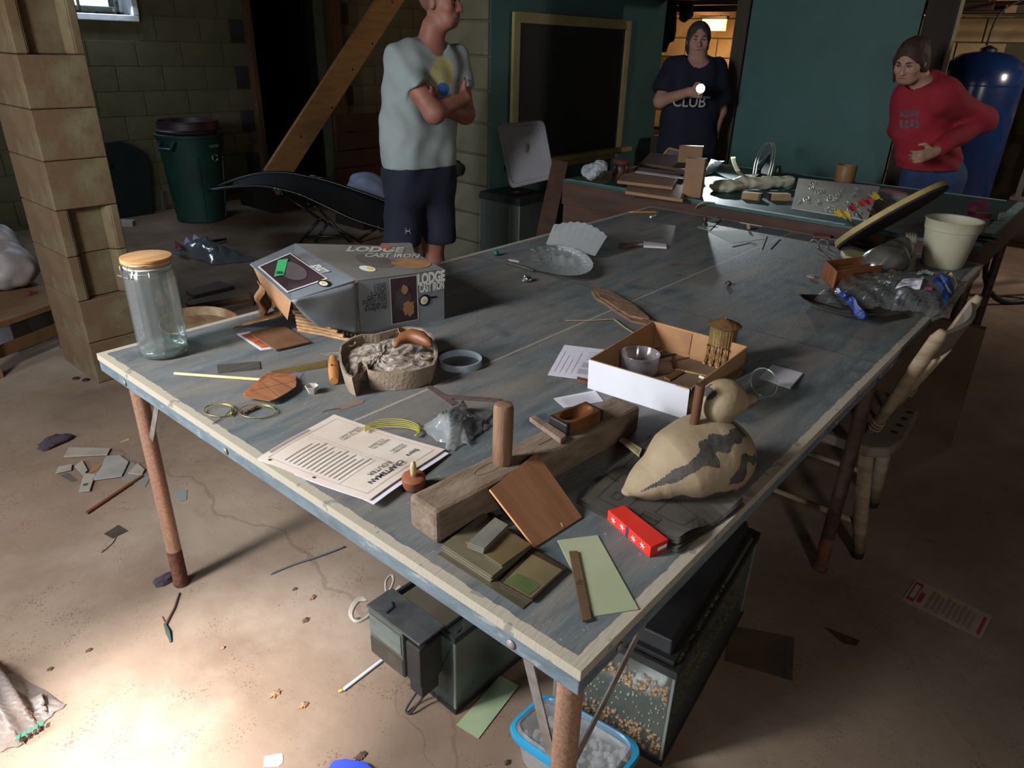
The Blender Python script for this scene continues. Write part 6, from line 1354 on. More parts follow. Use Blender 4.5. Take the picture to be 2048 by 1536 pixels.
fdir = (CAM-cc)*np.array([1, 1, 0]); fdir /= np.linalg.norm(fdir); a0 = math.atan2(fdir[1], fdir[0])+.72
for k, (a_, z_) in enumerate(((0, .60), (2*pi/3, .60), (4*pi/3, .60))):
    d_ = np.array([math.cos(a0), math.sin(a0), 0]); s_ = np.array([-d_[1], d_[0], 0]); o_ = cc+d_*.2665+[0, 0, .56]
    P = [o_+(s_*math.cos(t)+np.array([0, 0, 1])*math.sin(t))*.028 for t in np.linspace(a_+.25, a_+1.75, 7)]; obj('recycling_arrow', B().tube(P, [.006, .006, .006, .006, .006, .010, .001], 6, flat=.3), mat('faded_white_print', '8a8f8a', rough=.6), tcn)
d_ = np.array([math.cos(a0), math.sin(a0), 0]); s_ = np.array([-d_[1], d_[0], 0]); obj('worn_script_mark', B().tube([cc+d_*.272+s_*(-.05+.1*t)+[0, 0, .655+.012*math.sin(t*26)] for t in np.linspace(0, 1, 24)], .003, 5), mat('faint_white_print', '5f6d66'), tcn)
bb_ = thing('brown_bin', 'brown plastic bin nested inside the green dustbin', 'bin', cc+[0, 0, .5])
obj('body', B().lathe([(.21, .55), (.24, .75), (.265, .76), (.268, .775), (.252, .785), (.248, .840), (.255, .845), (.253, .853), (.238, .850), (.21, .56)], 44, cc), mat('maroon_plastic', '2c1c22', '241820', scale=5, rough=.5), bb_, smooth=True, auto=.6)
for s_ in (-1, 1): obj('lug', B().box(cc+np.array([RH[0]*s_*.245, RH[1]*s_*.245, .765]), (.05, .06, .03)), mat('maroon_plastic', ''), bb_)
ld = thing('dark_bin_lid', 'dark arched bin lid leaning on the block wall left of the green dustbin', 'lid', (2.05, 6.5, 0))
obj('panel', B().prism([onY(x, y, 6.50) for x, y in ((222, 436), (218, 355), (214, 330), (207, 285), (235, 281), (262, 288), (290, 305), (301, 330), (304, 360), (308, 432))], (0, .04, 0)), mat('black_green_plastic', '15201e', '101816', scale=5, rough=.6), ld, bevel=.01)
obj('handle', B().box(onY(210, 334, 6.49), (.10, .03, .05)), mat('black_green_plastic', ''), ld, bevel=.006)
obj('concrete_offcut', B().box(G(330, 418)+[0, 0, .09], (.10, .10, .18), rotm(0, .08, .3)), mat('pale_offcut', '55504c', '45413d', scale=12, rough=.9), bevel=.006, label='pale concrete offcut leaning by the foot of the green dustbin', cat='offcut')
obj('white_gutter_piece', B().box(G(228, 452)+[0, 0, .03], (.34, .09, .05), rotm(0, .05, -.7)), mat('white_trim_piece', '9ca09a', rough=.5), bevel=.004, label='white trim piece on the floor behind the pillar', cat='trim')
# pile by the wall of litter
pl_ = thing('litter_bag', 'torn clear bag of litter on the floor behind the glass jar', 'bag', G(420, 505))
obj('film', bagsheet([(345, 505), (430, 530), (520, 520), (400, 478)], .004, 17, .07, .03, 20, 14), mat('litter_film', 'b9c2cc', clear=.25, rough=.15, gloss=.15, bump=1.2, bscale=14), pl_, smooth=True)
for i, (px, m) in enumerate((([(368, 490), (392, 494), (398, 482), (374, 480)], mat('bluish_white_scrap', '9aa6c4')), ([(385, 482), (410, 486), (415, 476), (390, 475)], mat('bluish_white_scrap', '')), ([(352, 500), (372, 505), (374, 486), (350, 488)], mat('crimson_scrap', '6a1f30')))):
    obj('litter_piece', B().sheet(lambda u, v, px=px: (lambda q_: (q_[0]*(1-u)+q_[1]*u)*(1-v)+(q_[3]*(1-u)+q_[2]*u)*v+np.array([0, 0, .03*math.sin(3*u+2*v)]))([at(x, y, .05) for x, y in px]), 4, 4, .001), m, pl_)
obj('black_stick', B().tube([at(400, 487, .03), at(452, 478, .02)], .012, 6), M_ink, label='short black stick poking from the litter bag', cat='stick')
# loose boards on the floor behind the left table edge
for px, z_, m, lab in (([(372, 612), (380, 620), (502, 598), (485, 585)], .03, '6b5744', 'weathered board on the floor beyond the left table edge, upper of the pair'), ([(375, 632), (385, 645), (508, 612), (505, 600)], 0.0, '5a4a3a', 'weathered board on the floor beyond the left table edge, lower of the pair'), ([(372, 590), (390, 600), (470, 580), (440, 570)], .02, '45382c', 'dark board lying behind the pair of weathered boards')):
    flat('loose_board', px, z_, .03, mat('board_'+m, m, '4a3c2f', scale=5, stretch=(1, 8, 1)), label=lab, cat='board', bevel=.002)
obj('rusty_pan_rim', B().lathe([(.13, 0), (.15, .03), (.155, .03), (.135, -.003)], 36, at(400, 655, .40), rotm(.1, 0, 0)), mat('rusty_enamel', '8a7d60', '6a4a30', scale=12, rough=.7), smooth=True, auto=.7, label='rust spotted pan rim peeking above the left table edge', cat='pan')
obj('pan_stool', B().box((*at(400, 655, .40)[:2], .197), (.24, .24, .394)), mat('dark_crate', '2d241c', '231c16', scale=5), bevel=.005, label='dark crate under the rust spotted pan', cat='crate')
# ---- folding lounger
M_frame = mat('black_tube', '151618', rough=.35, spec=.5); M_sling = mat('black_mesh_sling', '121315', '1b1c1f', scale=60, rough=.8)
D1, D2 = 5.70, 6.15
lo_ = thing('folding_lounger', 'black folding recliner lounger between the dustbin and the man', 'lounger', G(680, 478))
near = smooth_path([atD(x, y, D1) for x, y in ((418, 381), (470, 374), (520, 372), (560, 378), (600, 389), (650, 412), (705, 438), (760, 456), (830, 480))], 4)
far = smooth_path([atD(x, y, D2) for x, y in ((430, 375), (480, 357), (530, 346), (575, 346), (610, 352), (655, 362), (710, 380), (770, 402), (850, 440))], 4)
obj('side_rail', B().tube(near, .013, 8), M_frame, lo_, smooth=True); obj('side_rail', B().tube(far, .013, 8), M_frame, lo_, smooth=True)
obj('head_bar', B().tube([near[0], far[0]], .013, 8), M_frame, lo_, smooth=True)
obj('sling', B().sheet(lambda u, v: near[min(len(near)-1, 3+int(u*(len(near)-6)))]*(1-v)+far[min(len(far)-1, 3+int(u*(len(far)-6)))]*v-np.array([0, 0, .05*math.sin(pi*v)]), 26, 8, .003), M_sling, lo_, smooth=True)
for nm, P in (('leg', ((640, 438), (597, 488))), ('leg', ((655, 447), (630, 484))), ('leg', ((565, 388), (640, 438))), ('leg', ((640, 420), (700, 485))), ('leg', ((640, 438), (720, 484))), ('floor_bar', ((608, 474), (690, 472))), ('leg', ((755, 455), (720, 478))), ('leg', ((755, 452), (785, 492)))):
    obj(nm, B().tube([atD(*P[0], D1+.02), atD(*P[1], D1+.02)], .011, 8), M_frame, lo_, smooth=True)
for nm, P in (('leg', ((690, 385), (740, 435))), ('leg', ((620, 355), (700, 400))), ('armrest', ((620, 352), (660, 358)))):
    obj(nm, B().tube([atD(*P[0], D2), atD(*P[1], D2)], .012, 8), M_frame, lo_, smooth=True)
for x, y in ((550, 377), (557, 379), (564, 388), (600, 390), (617, 408), (630, 413), (640, 438), (656, 444), (757, 452)): obj('rivet', B().lathe([(.006, 0), (.003, .005)], 8, atD(x, y, D1-.015), rotm(pi/2, 0, YAW-pi/2)), mat('bright_rivet', 'b5b8bb', metal=.8, rough=.3), lo_)
cl_ = atD(735, 385, 6.5)
obj('white_cloth_bundle', surf(lambda P: smin(el(P, cl_+[0, 0, .03], (.20, .17, .15)), el(P, cl_+RH*.1+[0, 0, -.08], (.18, .15, .12)), .1)+wob(P, 24, .012), cl_-[.4, .4, .28], cl_+[.4, .4, .26], .018), mat('bluish_white_cloth', '8d99b0', '76829c', scale=6, rough=.85), smooth=True, label='bundle of bluish white cloth behind the lounger', cat='cloth')
obj('cloth_crate', B().box((cl_[0], cl_[1], (cl_[2]-.20)/2), (.45, .4, cl_[2]-.20)), mat('dark_crate2', '241c16', '1b1511', scale=5), label='dark crate carrying the white cloth bundle', cat='crate')
# ---- staircase: big pale stringer with dark treads
M_pine = mat('fresh_pine', 'a57f52', '8f6a40', scale=3, rough=.65, stretch=(1, 1, 7), bump=.1)
st = thing('stair_stringer', 'wide pale pine stringer board rising diagonally behind the man', 'board', (3.5, 5.9, 0))
a0_, a1_ = np.array([3.215, 5.80, .14]), np.array([5.25, 5.80, 2.25]); du = (a1_-a0_)/np.linalg.norm(a1_-a0_); nv = np.array([-du[2], 0, du[0]])
s1 = obj('board', B().prism([a0_+nv*.02, a1_+nv*.02, a1_+nv*.27, a0_+nv*.27+du*.10], (0, .04, 0)), M_pine, st, bevel=.003)
for x, z in ((.35, .1), (.5, .3), (.62, .14), (.78, .5), (.2, .7), (.9, .2)): obj('knot', B().lathe([(.012, 0), (.011, .001), (.001, .0015)], 10, a0_+(a1_-a0_)*x+nv*(.03+.18*z)+[0, -.001, 0], rotm(pi/2, 0, 0)), mat('dark_knot', '4c301c'), s1)
obj('landing_block', B().box((3.36, 6.06, .08), (.5, .6, .16)), mat('dark_landing', '1f1813', '17120e', scale=5), st, bevel=.004)
M_tread = mat('dark_red_tread', '3d2417', '2f1b11', scale=4, rough=.8)
for i in range(5): obj('stored_plank', B().box((4.75, 5.70-.012*i, .10+.17*i), (1.9, .04, .155)), M_tread, label='dark red plank stacked on edge under the stairs, number %s from the floor' % ('one', 'two', 'three', 'four', 'five')[i], cat='plank', group='planks stored under the stairs', bevel=.003)
# ---- chalkboard
cbd = thing('chalkboard', 'black chalkboard in a pale wooden frame on the teal wall', 'chalkboard', (4.0, 2.99, .70)); YC = 2.998
M_cfr = mat('yellowed_frame_wood', '847b52', '716841', scale=6, rough=.65)
x0, x1, zb0, zt0 = 3.30, 4.70, .74, 1.70
obj('slate', B().box(((x0+x1)/2, YC-.010, (zb0+zt0)/2), (x1-x0, .012, zt0-zb0)), mat('black_slate', '16181a', '1e2021', scale=4, rough=.7), cbd)
for xx in (x0+.03, x1-.03): obj('frame_stile', B().box((xx, YC-.018, (zb0+zt0)/2), (.065, .024, zt0-zb0)), M_cfr, cbd, bevel=.003)
obj('frame_rail', B().box(((x0+x1)/2, YC-.018, zt0-.03), (x1-x0-.13, .024, .065)), M_cfr, cbd, bevel=.003)
obj('chalk_ledge', B().box(((x0+x1)/2+.05, YC-.04, zb0+.01), (x1-x0+.1, .07, .035)), M_cfr, cbd, bevel=.003); obj('frame_rail', B().box(((x0+x1)/2, YC-.018, zb0-.03), (x1-x0-.1, .024, .05)), M_cfr, cbd, bevel=.003)
# ---- black rimmed tank by the pier with a storage lid propped on it
t3, L3, bx3 = tank('dim_aquarium', 'dim black rimmed aquarium standing in front of the block pier', (2.975, 2.61, 0), .32, .36, .60, 0, .035)
bx3('black_cover', .002, .318, .002, .358, .600, .612, M_blackpl); obj('cover_grip', B().box((3.13, 2.72, .622), (.16, .06, .02)), M_blackpl, t3, bevel=.004); obj('price_tag', B().box((3.06, 2.71, .633), (.03, .02, .001)), M_paper, t3)
Dl = 4.62; lq = [atD(x, y, Dl+dv) for x, y, dv in ((1020, 378, -.06), (1110, 356, -.05), (1088, 240, .06), (994, 248, .05))]
sl_ = thing('propped_cover', 'pale grey moulded plastic cover propped on the dim aquarium', 'cover', lq[0])
lc = sum(lq)/4; ln_ = np.cross(lq[1]-lq[0], lq[3]-lq[0]); ln_ /= np.linalg.norm(ln_)
if ln_@(CAM-lc) < 0: ln_ = -ln_
M_lid = mat('pale_grey_lid', '77777c', '6b6b70', scale=5, rough=.5)
def rq(sc, off, r=.12):
    P = []
    for i in range(4):
        for t in np.linspace(0, 1, 5):
            c_, a, d_ = lq[i], lq[i-1], lq[(i+1) % 4]; p = (c_*(1-r)+a*r)*(1-t)**2+c_*2*t*(1-t)+(c_*(1-r)+d_*r)*t*t; P.append(lc+(p-lc)*sc+ln_*off)
    return P
obj('moulded_face', loft([rq(.99, -.02), rq(1., 0), rq(.97, .004), rq(.88, .004), rq(.86, -.004)], True, True), M_lid, sl_, smooth=True, auto=.6)
obj('yellow_tape', B().box(lc+ln_*.002+[0, 0, .03], (.015, .015, .05), rotm(0, 0, YAW)), mat('ochre_tape', '5f4f24'), sl_)
a, c_ = atD(1118, 335, 4.55), atD(1085, 490, 4.25); X_, Y_, Z_ = frame(c_-a, RH); obj('leaning_plank', B().box(a+(c_-a)*.92, (.10, .025, np.linalg.norm(c_-a)*2.0), np.stack([Y_, X_, Z_], 1)), M_gwood, label='brown plank leaning between the dim aquarium and green table', cat='plank', bevel=.003)
# ================================================================== things on the green table
g = lambda x, y: at(x, y, GZ)
obj('crumpled_white_bag', crumple(at(1185, 342, GZ+.055), .075, 51, (.85, .85, .78), .35, 30, 18, GZ), mat('white_bag_film', '8a8e90', '777b7d', scale=8, rough=.6), label='crumpled white plastic bag at the left end of the green table', cat='bag')
jr_ = thing('brown_stoneware_jar', 'dark brown jar standing behind the crumpled white bag', 'jar', g(1240, 358)); obj('body', B().lathe([(.04, 0), (.045, .01), (.045, .07), (.035, .085)], 28, g(1240, 358)), mat('brown_glaze', '3b211c', '2e1916', scale=6, rough=.35), jr_, smooth=True, auto=.7); obj('lid', B().lathe([(.048, .085), (.05, .09), (.05, .105), (.046, .108)], 28, g(1240, 358)), mat('brown_lid', '44261f'), jr_, smooth=True, auto=.6)
M_fold = mat('tan_card_folder', '7d6046', '6c523b', scale=5, rough=.75)
for px, z_, lab, m in (([(1250, 388), (1365, 405), (1375, 362), (1262, 352)], GZ, 'flat tan carton base at the bottom of the folder pile', M_fold), ([(1234, 367), (1345, 380), (1362, 352), (1258, 340)], GZ+.022, 'tan card folder with a bent corner on the folder pile', M_fold), ([(1270, 340), (1368, 350), (1378, 330), (1290, 322)], GZ+.040, 'dark folder with white pages near the top of the pile', mat('dark_folder', '2c241f', '231d19', scale=6)), ([(1282, 330), (1370, 345), (1380, 320), (1300, 310)], GZ+.058, 'brown folder on top of the pile', mat('brown_folder', '4d3528', '40291f', scale=6))):
    flat('card_folder', px, z_, .016, m, label=lab, cat='folder', bevel=.001)
flat('white_pages', [(1270, 345), (1366, 358), (1368, 354), (1272, 341)], GZ+.0385, .0012, M_paper, label='white pages sticking out below the dark folder', cat='paper')
for px, lab, dz in (([(1363, 393), (1400, 396), (1405, 392), (1368, 390)], 'tall tan cardboard panel standing upright at the end of the folder pile', .19), ([(1352, 350), (1398, 352), (1400, 350), (1354, 348)], 'brown cardboard panel standing behind the tall tan panel', .17)):
    flat('upright_cardboard', px, GZ, dz, M_fold if 'tall' in lab else mat('brown_folder', ''), label=lab, cat='cardboard')
pf = thing('picture_frame', 'small brown picture frame lying tilted behind the folders', 'frame', at(1340, 318, GZ+.06))
fq = [atD(x, y, 5.0) for x, y in ((1320, 318), (1362, 322), (1362, 303), (1338, 297))]; 
for i in range(4): obj('frame_bar', B().tube([fq[i], fq[(i+1) % 4]], .008, 4), mat('frame_tan', '8d7450'), pf)
obj('picture', B().add([p+FH*.004 for p in fq], [(0, 1, 2, 3)]), mat('faded_picture', '6a6468', '4d4a58', scale=20), pf)
wp = obj('white_packet', B().sheet(lambda u, v: at(1406+24*u+16*v, 354-2*u-36*v+8*u*v-10*u*(1-v), GZ+.004+.075*v)+FH*.006*math.sin(u*3), 6, 6, .012), mat('pale_blue_white_packet', 'a9b6bd', '97a4ab', scale=6, rough=.6), label='pale white packet standing right of the tall tan panel', cat='packet')
obj('curled_yellow_paper', B().sheet(lambda u, v: (lambda s: at(1497-30*s-6*math.sin(s*3), 357-28*s-28*max(0, s-.45), GZ+.006+.085*s+.03*max(0, s-.5)))(v)+RH*.035*(u-.5)+FH*.02*(u-.5), 4, 16, .001), mat('yellow_paper', '98946a', '86825a', scale=6, rough=.8), smooth=True, label='strip of yellow paper curling upward beside the carrier bag', cat='paper')
gb = thing('carrier_bag', 'brown paper carrier bag with twisted white handles', 'bag', g(1525, 370))
obj('bag_body', B().box(at(1520, 362, GZ+.02)+[0, 0, .0], (.16, .10, .06), rotm(0, 0, -.6)), mat('brown_bag_paper', '54422f', '463626', scale=8), gb, bevel=.006)
for k in range(2): obj('handle', B().tube(smooth_path([at(x+k*5, y, GZ+z_) for x, y, z_ in ((1506, 352, .06), (1512, 320, .10), (1526, 292, .14), (1538, 285, .15), (1546, 296, .14), (1543, 325, .10), (1536, 352, .06))], 5), .004, 6), mat('twisted_white_paper', 'a39c90'), gb, smooth=True)
obj('black_card', B().prism([at(x, y, GZ+z_) for x, y, z_ in ((1516, 345, .06), (1538, 350, .06), (1541, 305, .12))], FH*.004), mat('black_card', '15181a'), gb); obj('card_edge', B().tube([at(1516, 328, GZ+.09), at(1541, 305, GZ+.12)], .004, 4), M_white2, gb)
obj('white_shopping_bag', surf(lambda P: smin(el(P, at(1450, 372, GZ+.03), (.085, .06, .035), rotm(0, 0, -.9)), rc(P, at(1480, 368, GZ+.035), at(1580, 362, GZ+.045), .035, .028), .05)+wob(P, 60, .004), at(1510, 370, GZ+.03)-[.26, .26, .029], at(1510, 370, GZ+.03)+[.26, .26, .09], .007), mat('creamy_white_film', 'a7a792', '93937f', scale=10, rough=.35, spec=.5, bump=1., bscale=35), smooth=True, label='creamy white plastic bag lying across the green table', cat='bag')
for (x0_, y0_, x1_, y1_), lab in (((1486, 398, 1522, 402), 'left wooden block under the creamy bag'), ((1538, 401, 1580, 402), 'right wooden block under the creamy bag')):
    a, c_ = g(x0_, y0_), g(x1_, y1_); d_ = (c_-a); L_ = np.linalg.norm(d_); o_ = thing('wooden_block', lab, 'block', a); obj('block', B().box((a+c_)/2+[0, 0, .017]+FH*.02, (L_, .045, .034), rotm(0, 0, math.atan2(d_[1], d_[0]))), mat('tan_block', '8f7856', '7b6645', scale=7), o_, bevel=.002); e_ = c_ if 'left' in lab else a; obj('black_end', B().box(e_+[0, 0, .017]+FH*.02, (.012, .046, .035), rotm(0, 0, math.atan2(d_[1], d_[0]))), M_iron, o_)
# white swirl patterned box lid, propped up
sw = [at(1583, 415, GZ+.006), at(1735, 440, GZ+.006), at(1760, 373, GZ+.075), at(1597, 356, GZ+.075)]
so = thing('swirl_pattern_lid', 'white box lid embossed with silver swirls propped on the green table', 'lid', (sw[0]+sw[1])/2)
panel('lid_face', sw, mat('pearly_white_card', '8f8d86', '848279', scale=5, rough=.5), .012, so)
_, PS = dec(sw, 0, 0, 1, 1, .0012); rs = np.random.RandomState(12)
for i in range(22):
    u0, v0 = rs.uniform(.05, .95), rs.uniform(.1, .9); s_ = rs.uniform(.025, .05); b = B()
    P = [PS(min(.995, max(.005, u0+s_*(.15+t*.14)*math.cos(t*1.0+i))), min(.99, max(.01, v0+2.1*s_*(.15+t*.14)*math.sin(t+i)))) for t in np.linspace(0, 9, 26)]; b.tube(P, .0011, 4); obj('swirl', b, mat('silver_swirl', 'a5a59e', rough=.5, metal=.1), so)
bcu = g(1688, 362)
bm = thing('bamboo_cup', 'short wide bamboo cup standing behind the swirl patterned lid', 'cup', bcu); obj('cup_wall', B().lathe([(.055, 0), (.056, .005), (.058, .09), (.056, .093), (.050, .09), (.050, .006), (.001, .004)], 36, bcu), mat('bamboo_cup', '7d6038', '6a5030', scale=5, rough=.5, stretch=(8, 8, 1)), bm, smooth=True, auto=.7)
cd_ = g(1785, 395); dm_ = thing('clear_platter', 'round clear plastic platter behind the swirl patterned lid', 'platter', cd_); obj('dish', B().lathe([(.001, .03), (.06, .032), (.085, .02), (.10, .004), (.11, .002), (.112, .006), (.10, .010), (.08, .028)], 44, cd_, rotm(.12, 0, 0), cap=False), M_clear2, dm_, smooth=True)
flat('grey_card_scrap', [(1740, 440), (1800, 418), (1775, 380), (1752, 384)], GZ+.004, .002, mat('grey_card_dim', '57554e', '4b4943', scale=6), label='grey card scrap between the swirl lid and dartboard', cat='card')
obj('tiny_dark_jar', B().lathe([(.018, 0), (.018, .03), (.015, .035), (.016, .042)], 18, g(1555, 345)), mat('dark_jar', '2c2620', rough=.3), smooth=True, auto=.6, label='tiny dark jar at the far edge of the green table', cat='jar')
pt_ = at(1950, 462, GZ); ptn = thing('pink_topped_tub', 'small translucent tub with crumpled pink cloth right of the bucket', 'tub', pt_); obj('tub', B().lathe([(.036, 0), (.045, .085), (.046, .09)], 28, pt_), mat('cloudy_tub', '8d8580', clear=.5, rough=.3, gloss=.1), ptn, smooth=True, auto=.7); obj('maroon_band', B().lathe([(.0455, .062), (.0465, .085)], 28, pt_, cap=False), mat('maroon_band', '5c1f33', rough=.4), ptn, smooth=True); obj('pink_cloth', crumple(pt_+[0, 0, .10], .036, 61, (1, 1, .7), .3, 20, 12), mat('dull_pink_cloth', '8a4a63', '743a52', scale=20), ptn)
obj('crystal_block', crumple(g(2003, 440)+[0, 0, .018], .022, 63, (1.2, 1, .8), .15, 6, 4, GZ), mat('frosted_crystal', '7f8a86', rough=.25), label='faceted frosted block on the green table right of the tub', cat='block')
obj('black_saucer', B().lathe([(.03, 0), (.055, .010), (.06, .012), (.05, .006)], 32, g(1962, 482)), mat('black_glazed', '101214', rough=.15), smooth=True, auto=.6, label='shiny black saucer at the right corner of the green table', cat='saucer')
flat('white_offcut_strip', [(1395, 455), (1420, 462), (1440, 440), (1432, 434)], TZ+.001, .003, mat('greenish_white_scrap', '6f827c'), label='pale greenish scrap at the foot of the green table apron', cat='scrap')
obj('bent_white_straw', B().tube(smooth_path([at(x, y, z_) for x, y, z_ in ((1390, 420, TZ+.01), (1396, 410, TZ+.05), (1410, 404, GZ+.01), (1430, 406, GZ+.006))], 5), .003, 6), mat('dull_white_straw', '8d8a7c'), smooth=True, label='bent pale straw hanging over the green table edge', cat='straw')
obj('black_chess_knob', B().lathe([(.016, 0), (.017, .01), (.010, .02), (.012, .035), (.006, .045)], 16, T(1408, 452)), mat('dark_brown_knob', '2b221b', rough=.5), smooth=True, auto=.7, label='dark turned knob standing against the green table apron', cat='knob')
# ================================================================== rooms beyond
lp_ = thing('hanging_work_lamp', 'glowing orange white work lamp hanging in the room beyond', 'lamp', (7.3, 3.1, 1.72))
lpos = np.array([*onX(1428, 50, 7.3)]) 
obj('shade', B().box(lpos+[0, 0, .075], (.06, .30, .02)), M_iron, lp_); obj('lit_panel', B().box(lpos, (.05, .26, .11)), mat('lamp_glow', 'ffb45a', emit='ffae50', estr=7), lp_)
dlt = bpy.data.lights.new('work_lamp_light', 'POINT'); dlt.energy = 26; dlt.color = (1., .62, .28); dlt.shadow_soft_size = .12
lo2 = bpy.data.objects.new('work_lamp_light', dlt); COL.objects.link(lo2); lo2.location = tuple(lpos-np.array([.25, 0, 0.05]))
M_cloth = mat('black_garment', '17130f', '0f0c0a', scale=6, rough=.95)
for (px, lab) in (([(1325, -90), (1352, -88), (1350, 60), (1346, 82), (1336, 86), (1330, 105), (1318, 104)], 'dark garment hanging at the left side of the doorway'), ([(1354, -88), (1388, -86), (1384, 32), (1366, 46), (1358, 40)], 'dark cloth hanging from the joist over the doorway')):
    obj('hanging_garment', B().prism([onX(x, y, 5.9) for x, y in px]+[], (.05, .01, 0)), M_cloth, label=lab, cat='garment', bevel=.01)
for i in range(3): obj('low_beam', B().box((6.5, 2.6, 1.93-.05*i+.0), (.09, 3.4, .05)) if i == 0 else B().box((6.2+.5*i, 2.6, 1.90), (.06, 3.4, .09)), M_joist, label=('thin pale lath under the joists beyond the doorway', 'nearer low joist in the lamplit room', 'farther low joist in the lamplit room')[i], cat='joist')
obj('cardboard_box_doorway', B().box((5.2, 2.75, .42), (.3, .3, .84)), mat('dim_box', '3b342c', '302a23', scale=6), label='dim cardboard box standing inside the doorway', cat='box', bevel=.004)
# pressure tank
tkc = np.array([6.40, .80, 0]); ptk = thing('pressure_tank', 'tall navy blue water pressure tank at the right', 'tank', tkc); trd = .30
M_navy = mat('navy_enamel', '12284f', '0f2142', scale=3, rough=.22, spec=.6)
obj('shell', B().lathe([(trd*.8, .0), (trd, .08), (trd, 1.32), (trd*.97, 1.40), (trd*.85, 1.48), (trd*.6, 1.535), (trd*.3, 1.555), (.001, 1.56)], 48, tkc), M_navy, ptk, smooth=True, auto=.8); obj('cap', B().lathe([(.06, 1.555), (.06, 1.575), (.03, 1.59), (.012, 1.60)], 20, tkc), M_iron, ptk, smooth=True, auto=.6); obj('weld_seam', B().lathe([(trd*1.006, 1.315), (trd*1.01, 1.325), (trd*1.006, 1.335)], 48, tkc, cap=False), M_navy, ptk, smooth=True)
sh = thing('grey_shelf', 'grey metal shelf beyond the pressure tank', 'shelf', (6.9, .1, 0))
M_sh = mat('dull_grey_shelf', '6e6a68', '5c5856', scale=6, rough=.5, metal=.2)
for z_ in (.45, .95, 1.45): obj('shelf_board', B().box((7.0, -.35, z_), (.45, 1.5, .03)), M_sh, sh)
for y in (.35, -1.05): obj('upright', B().box((6.80, y, .9), (.04, .04, 1.8)), M_sh, sh)
M_junk = [mat('junk_%d' % i, c_, rough=.6) for i, c_ in enumerate(('3a2f28', '5b4a3a', '2b2c30', '5a2f22', '6b6660'))]
for i, (y, z_, s_, h_) in enumerate(((.15, .965, .10, .09), (-.02, .965, .09, .14), (-.18, .965, .12, .07), (.18, .465, .16, .20), (-.08, .465, .14, .26), (.05, 1.465, .2, .16), (-.25, 1.465, .16, .2))):
    obj('shelf_carton', B().box((6.9, y, z_+h_/2), (.2, s_, h_), rotm(0, 0, .1*i)), M_junk[i % 5], bevel=.005, label='%s carton on the grey shelf beyond the tank' % ('leftmost middle', 'tallest middle', 'rightmost middle', 'left lower', 'right lower', 'wide upper', 'narrow upper')[i], cat='carton', group='cartons on the grey shelf')
obj('pale_freezer', B().box((7.5, -.05, .75), (.42, .9, 1.5)), mat('pale_panel', '8d827c', '80756f', scale=4, rough=.5), bevel=.02, label='pale upright panel standing behind the grey shelf', cat='panel')
b = B()
pp = smooth_path([(6.38, .82, 1.6), (6.45, .78, 1.85), (6.7, .5, 2.0), (6.9, .2, 2.2)], 5); obj('tank_cable', B().tube(pp, .008, 6), M_iron, smooth=True, label='dark cable rising from the top of the pressure tank', cat='cable')
ppv = thing('copper_pipe_run', 'copper pipe running under the ceiling beyond the pressure tank', 'pipe', (7.2, 0, 1.9)); obj('pipe', B().tube([(7.0, 1.6, 1.92), (7.0, -1.2, 1.92)], .016, 8), mat('copper_pipe', '8a5a3a', metal=.8, rough=.3), ppv, smooth=True); obj('pipe', B().tube([(7.1, 1.6, 1.84), (7.1, -1.2, 1.84)], .013, 8), M_wire, ppv, smooth=True)
jk = thing('dark_bicycle', 'dark bicycle handlebar and frame in the shadow at the right edge', 'bicycle', (5.3, -.1, 0))
for P in (((5.0, .1, .9), (5.5, -.3, 1.0)), ((5.2, 0, .95), (5.3, -.1, .45)), ((5.3, -.1, .45), (5.8, -.5, .5)), ((5.25, -.05, .7), (5.8, -.45, .85))): obj('frame_tube', B().tube(P, .016, 8), mat('dark_chrome', ''), jk, smooth=True)
for c_ in ((5.15, .02, .33), (5.9, -.55, .33)): obj('wheel', B().tube([np.array(c_)+np.array([.25*math.cos(t), -.2*math.cos(t), .32*math.sin(t)]) for t in np.linspace(0, 2*pi, 30, endpoint=False)], .018, 6, True), M_iron, jk, smooth=True)
# ================================================================== people
M_skin = mat('skin_tone', '85584a', '764b3e', scale=7, rough=.55, spec=.3)
M_skin2 = mat('skin_tone_pale', '9a7566', '8a6657', scale=7, rough=.6, spec=.3)
M_eye = mat('eye_white', 'b9b4ae', rough=.3); M_iris = mat('dark_iris', '1d1713', rough=.2); M_lip = mat('lip', '7a4238', rough=.5)
class Fig:
    def __init__(s, D): s.D = D; s.pr = []
    def p(s, x, y, dv=0.): return atD(x, y, s.D+dv)
    def r(s, x, y, rpx, dv=0.): return float(np.linalg.norm(s.p(x+rpx, y, dv)-s.p(x, y, dv)))
def union(prims, k):
    def f(P):
        d = None
        for fn, kk in prims:
            v = fn(P); d = v if d is None else smin(d, v, kk or k)
        return d
    return f
def RC(a, b, r1, r2=None, k=None): return (lambda P: rc(P, a, b, r1, r2), k)
def SLV(s0, e0, t, r1, r2, k=.03):
    s0 = np.array(s0); e0 = np.array(e0); u_ = (e0-s0)/np.linalg.norm(e0-s0); c_ = s0+(e0-s0)*t
    return (lambda P: np.maximum(rc(P, s0, s0+(e0-s0)*(t+.1), r1, r2), (P-c_)@u_), k)
def EL(c, r, R=None, k=None): return (lambda P: el(P, c, r, R), k)
def basis(f):
    f = np.array(f, float); f /= np.linalg.norm(f); s = np.cross([0, 0, 1.], f); s /= np.linalg.norm(s); return np.stack([f, s, np.cross(f, s)], 1)
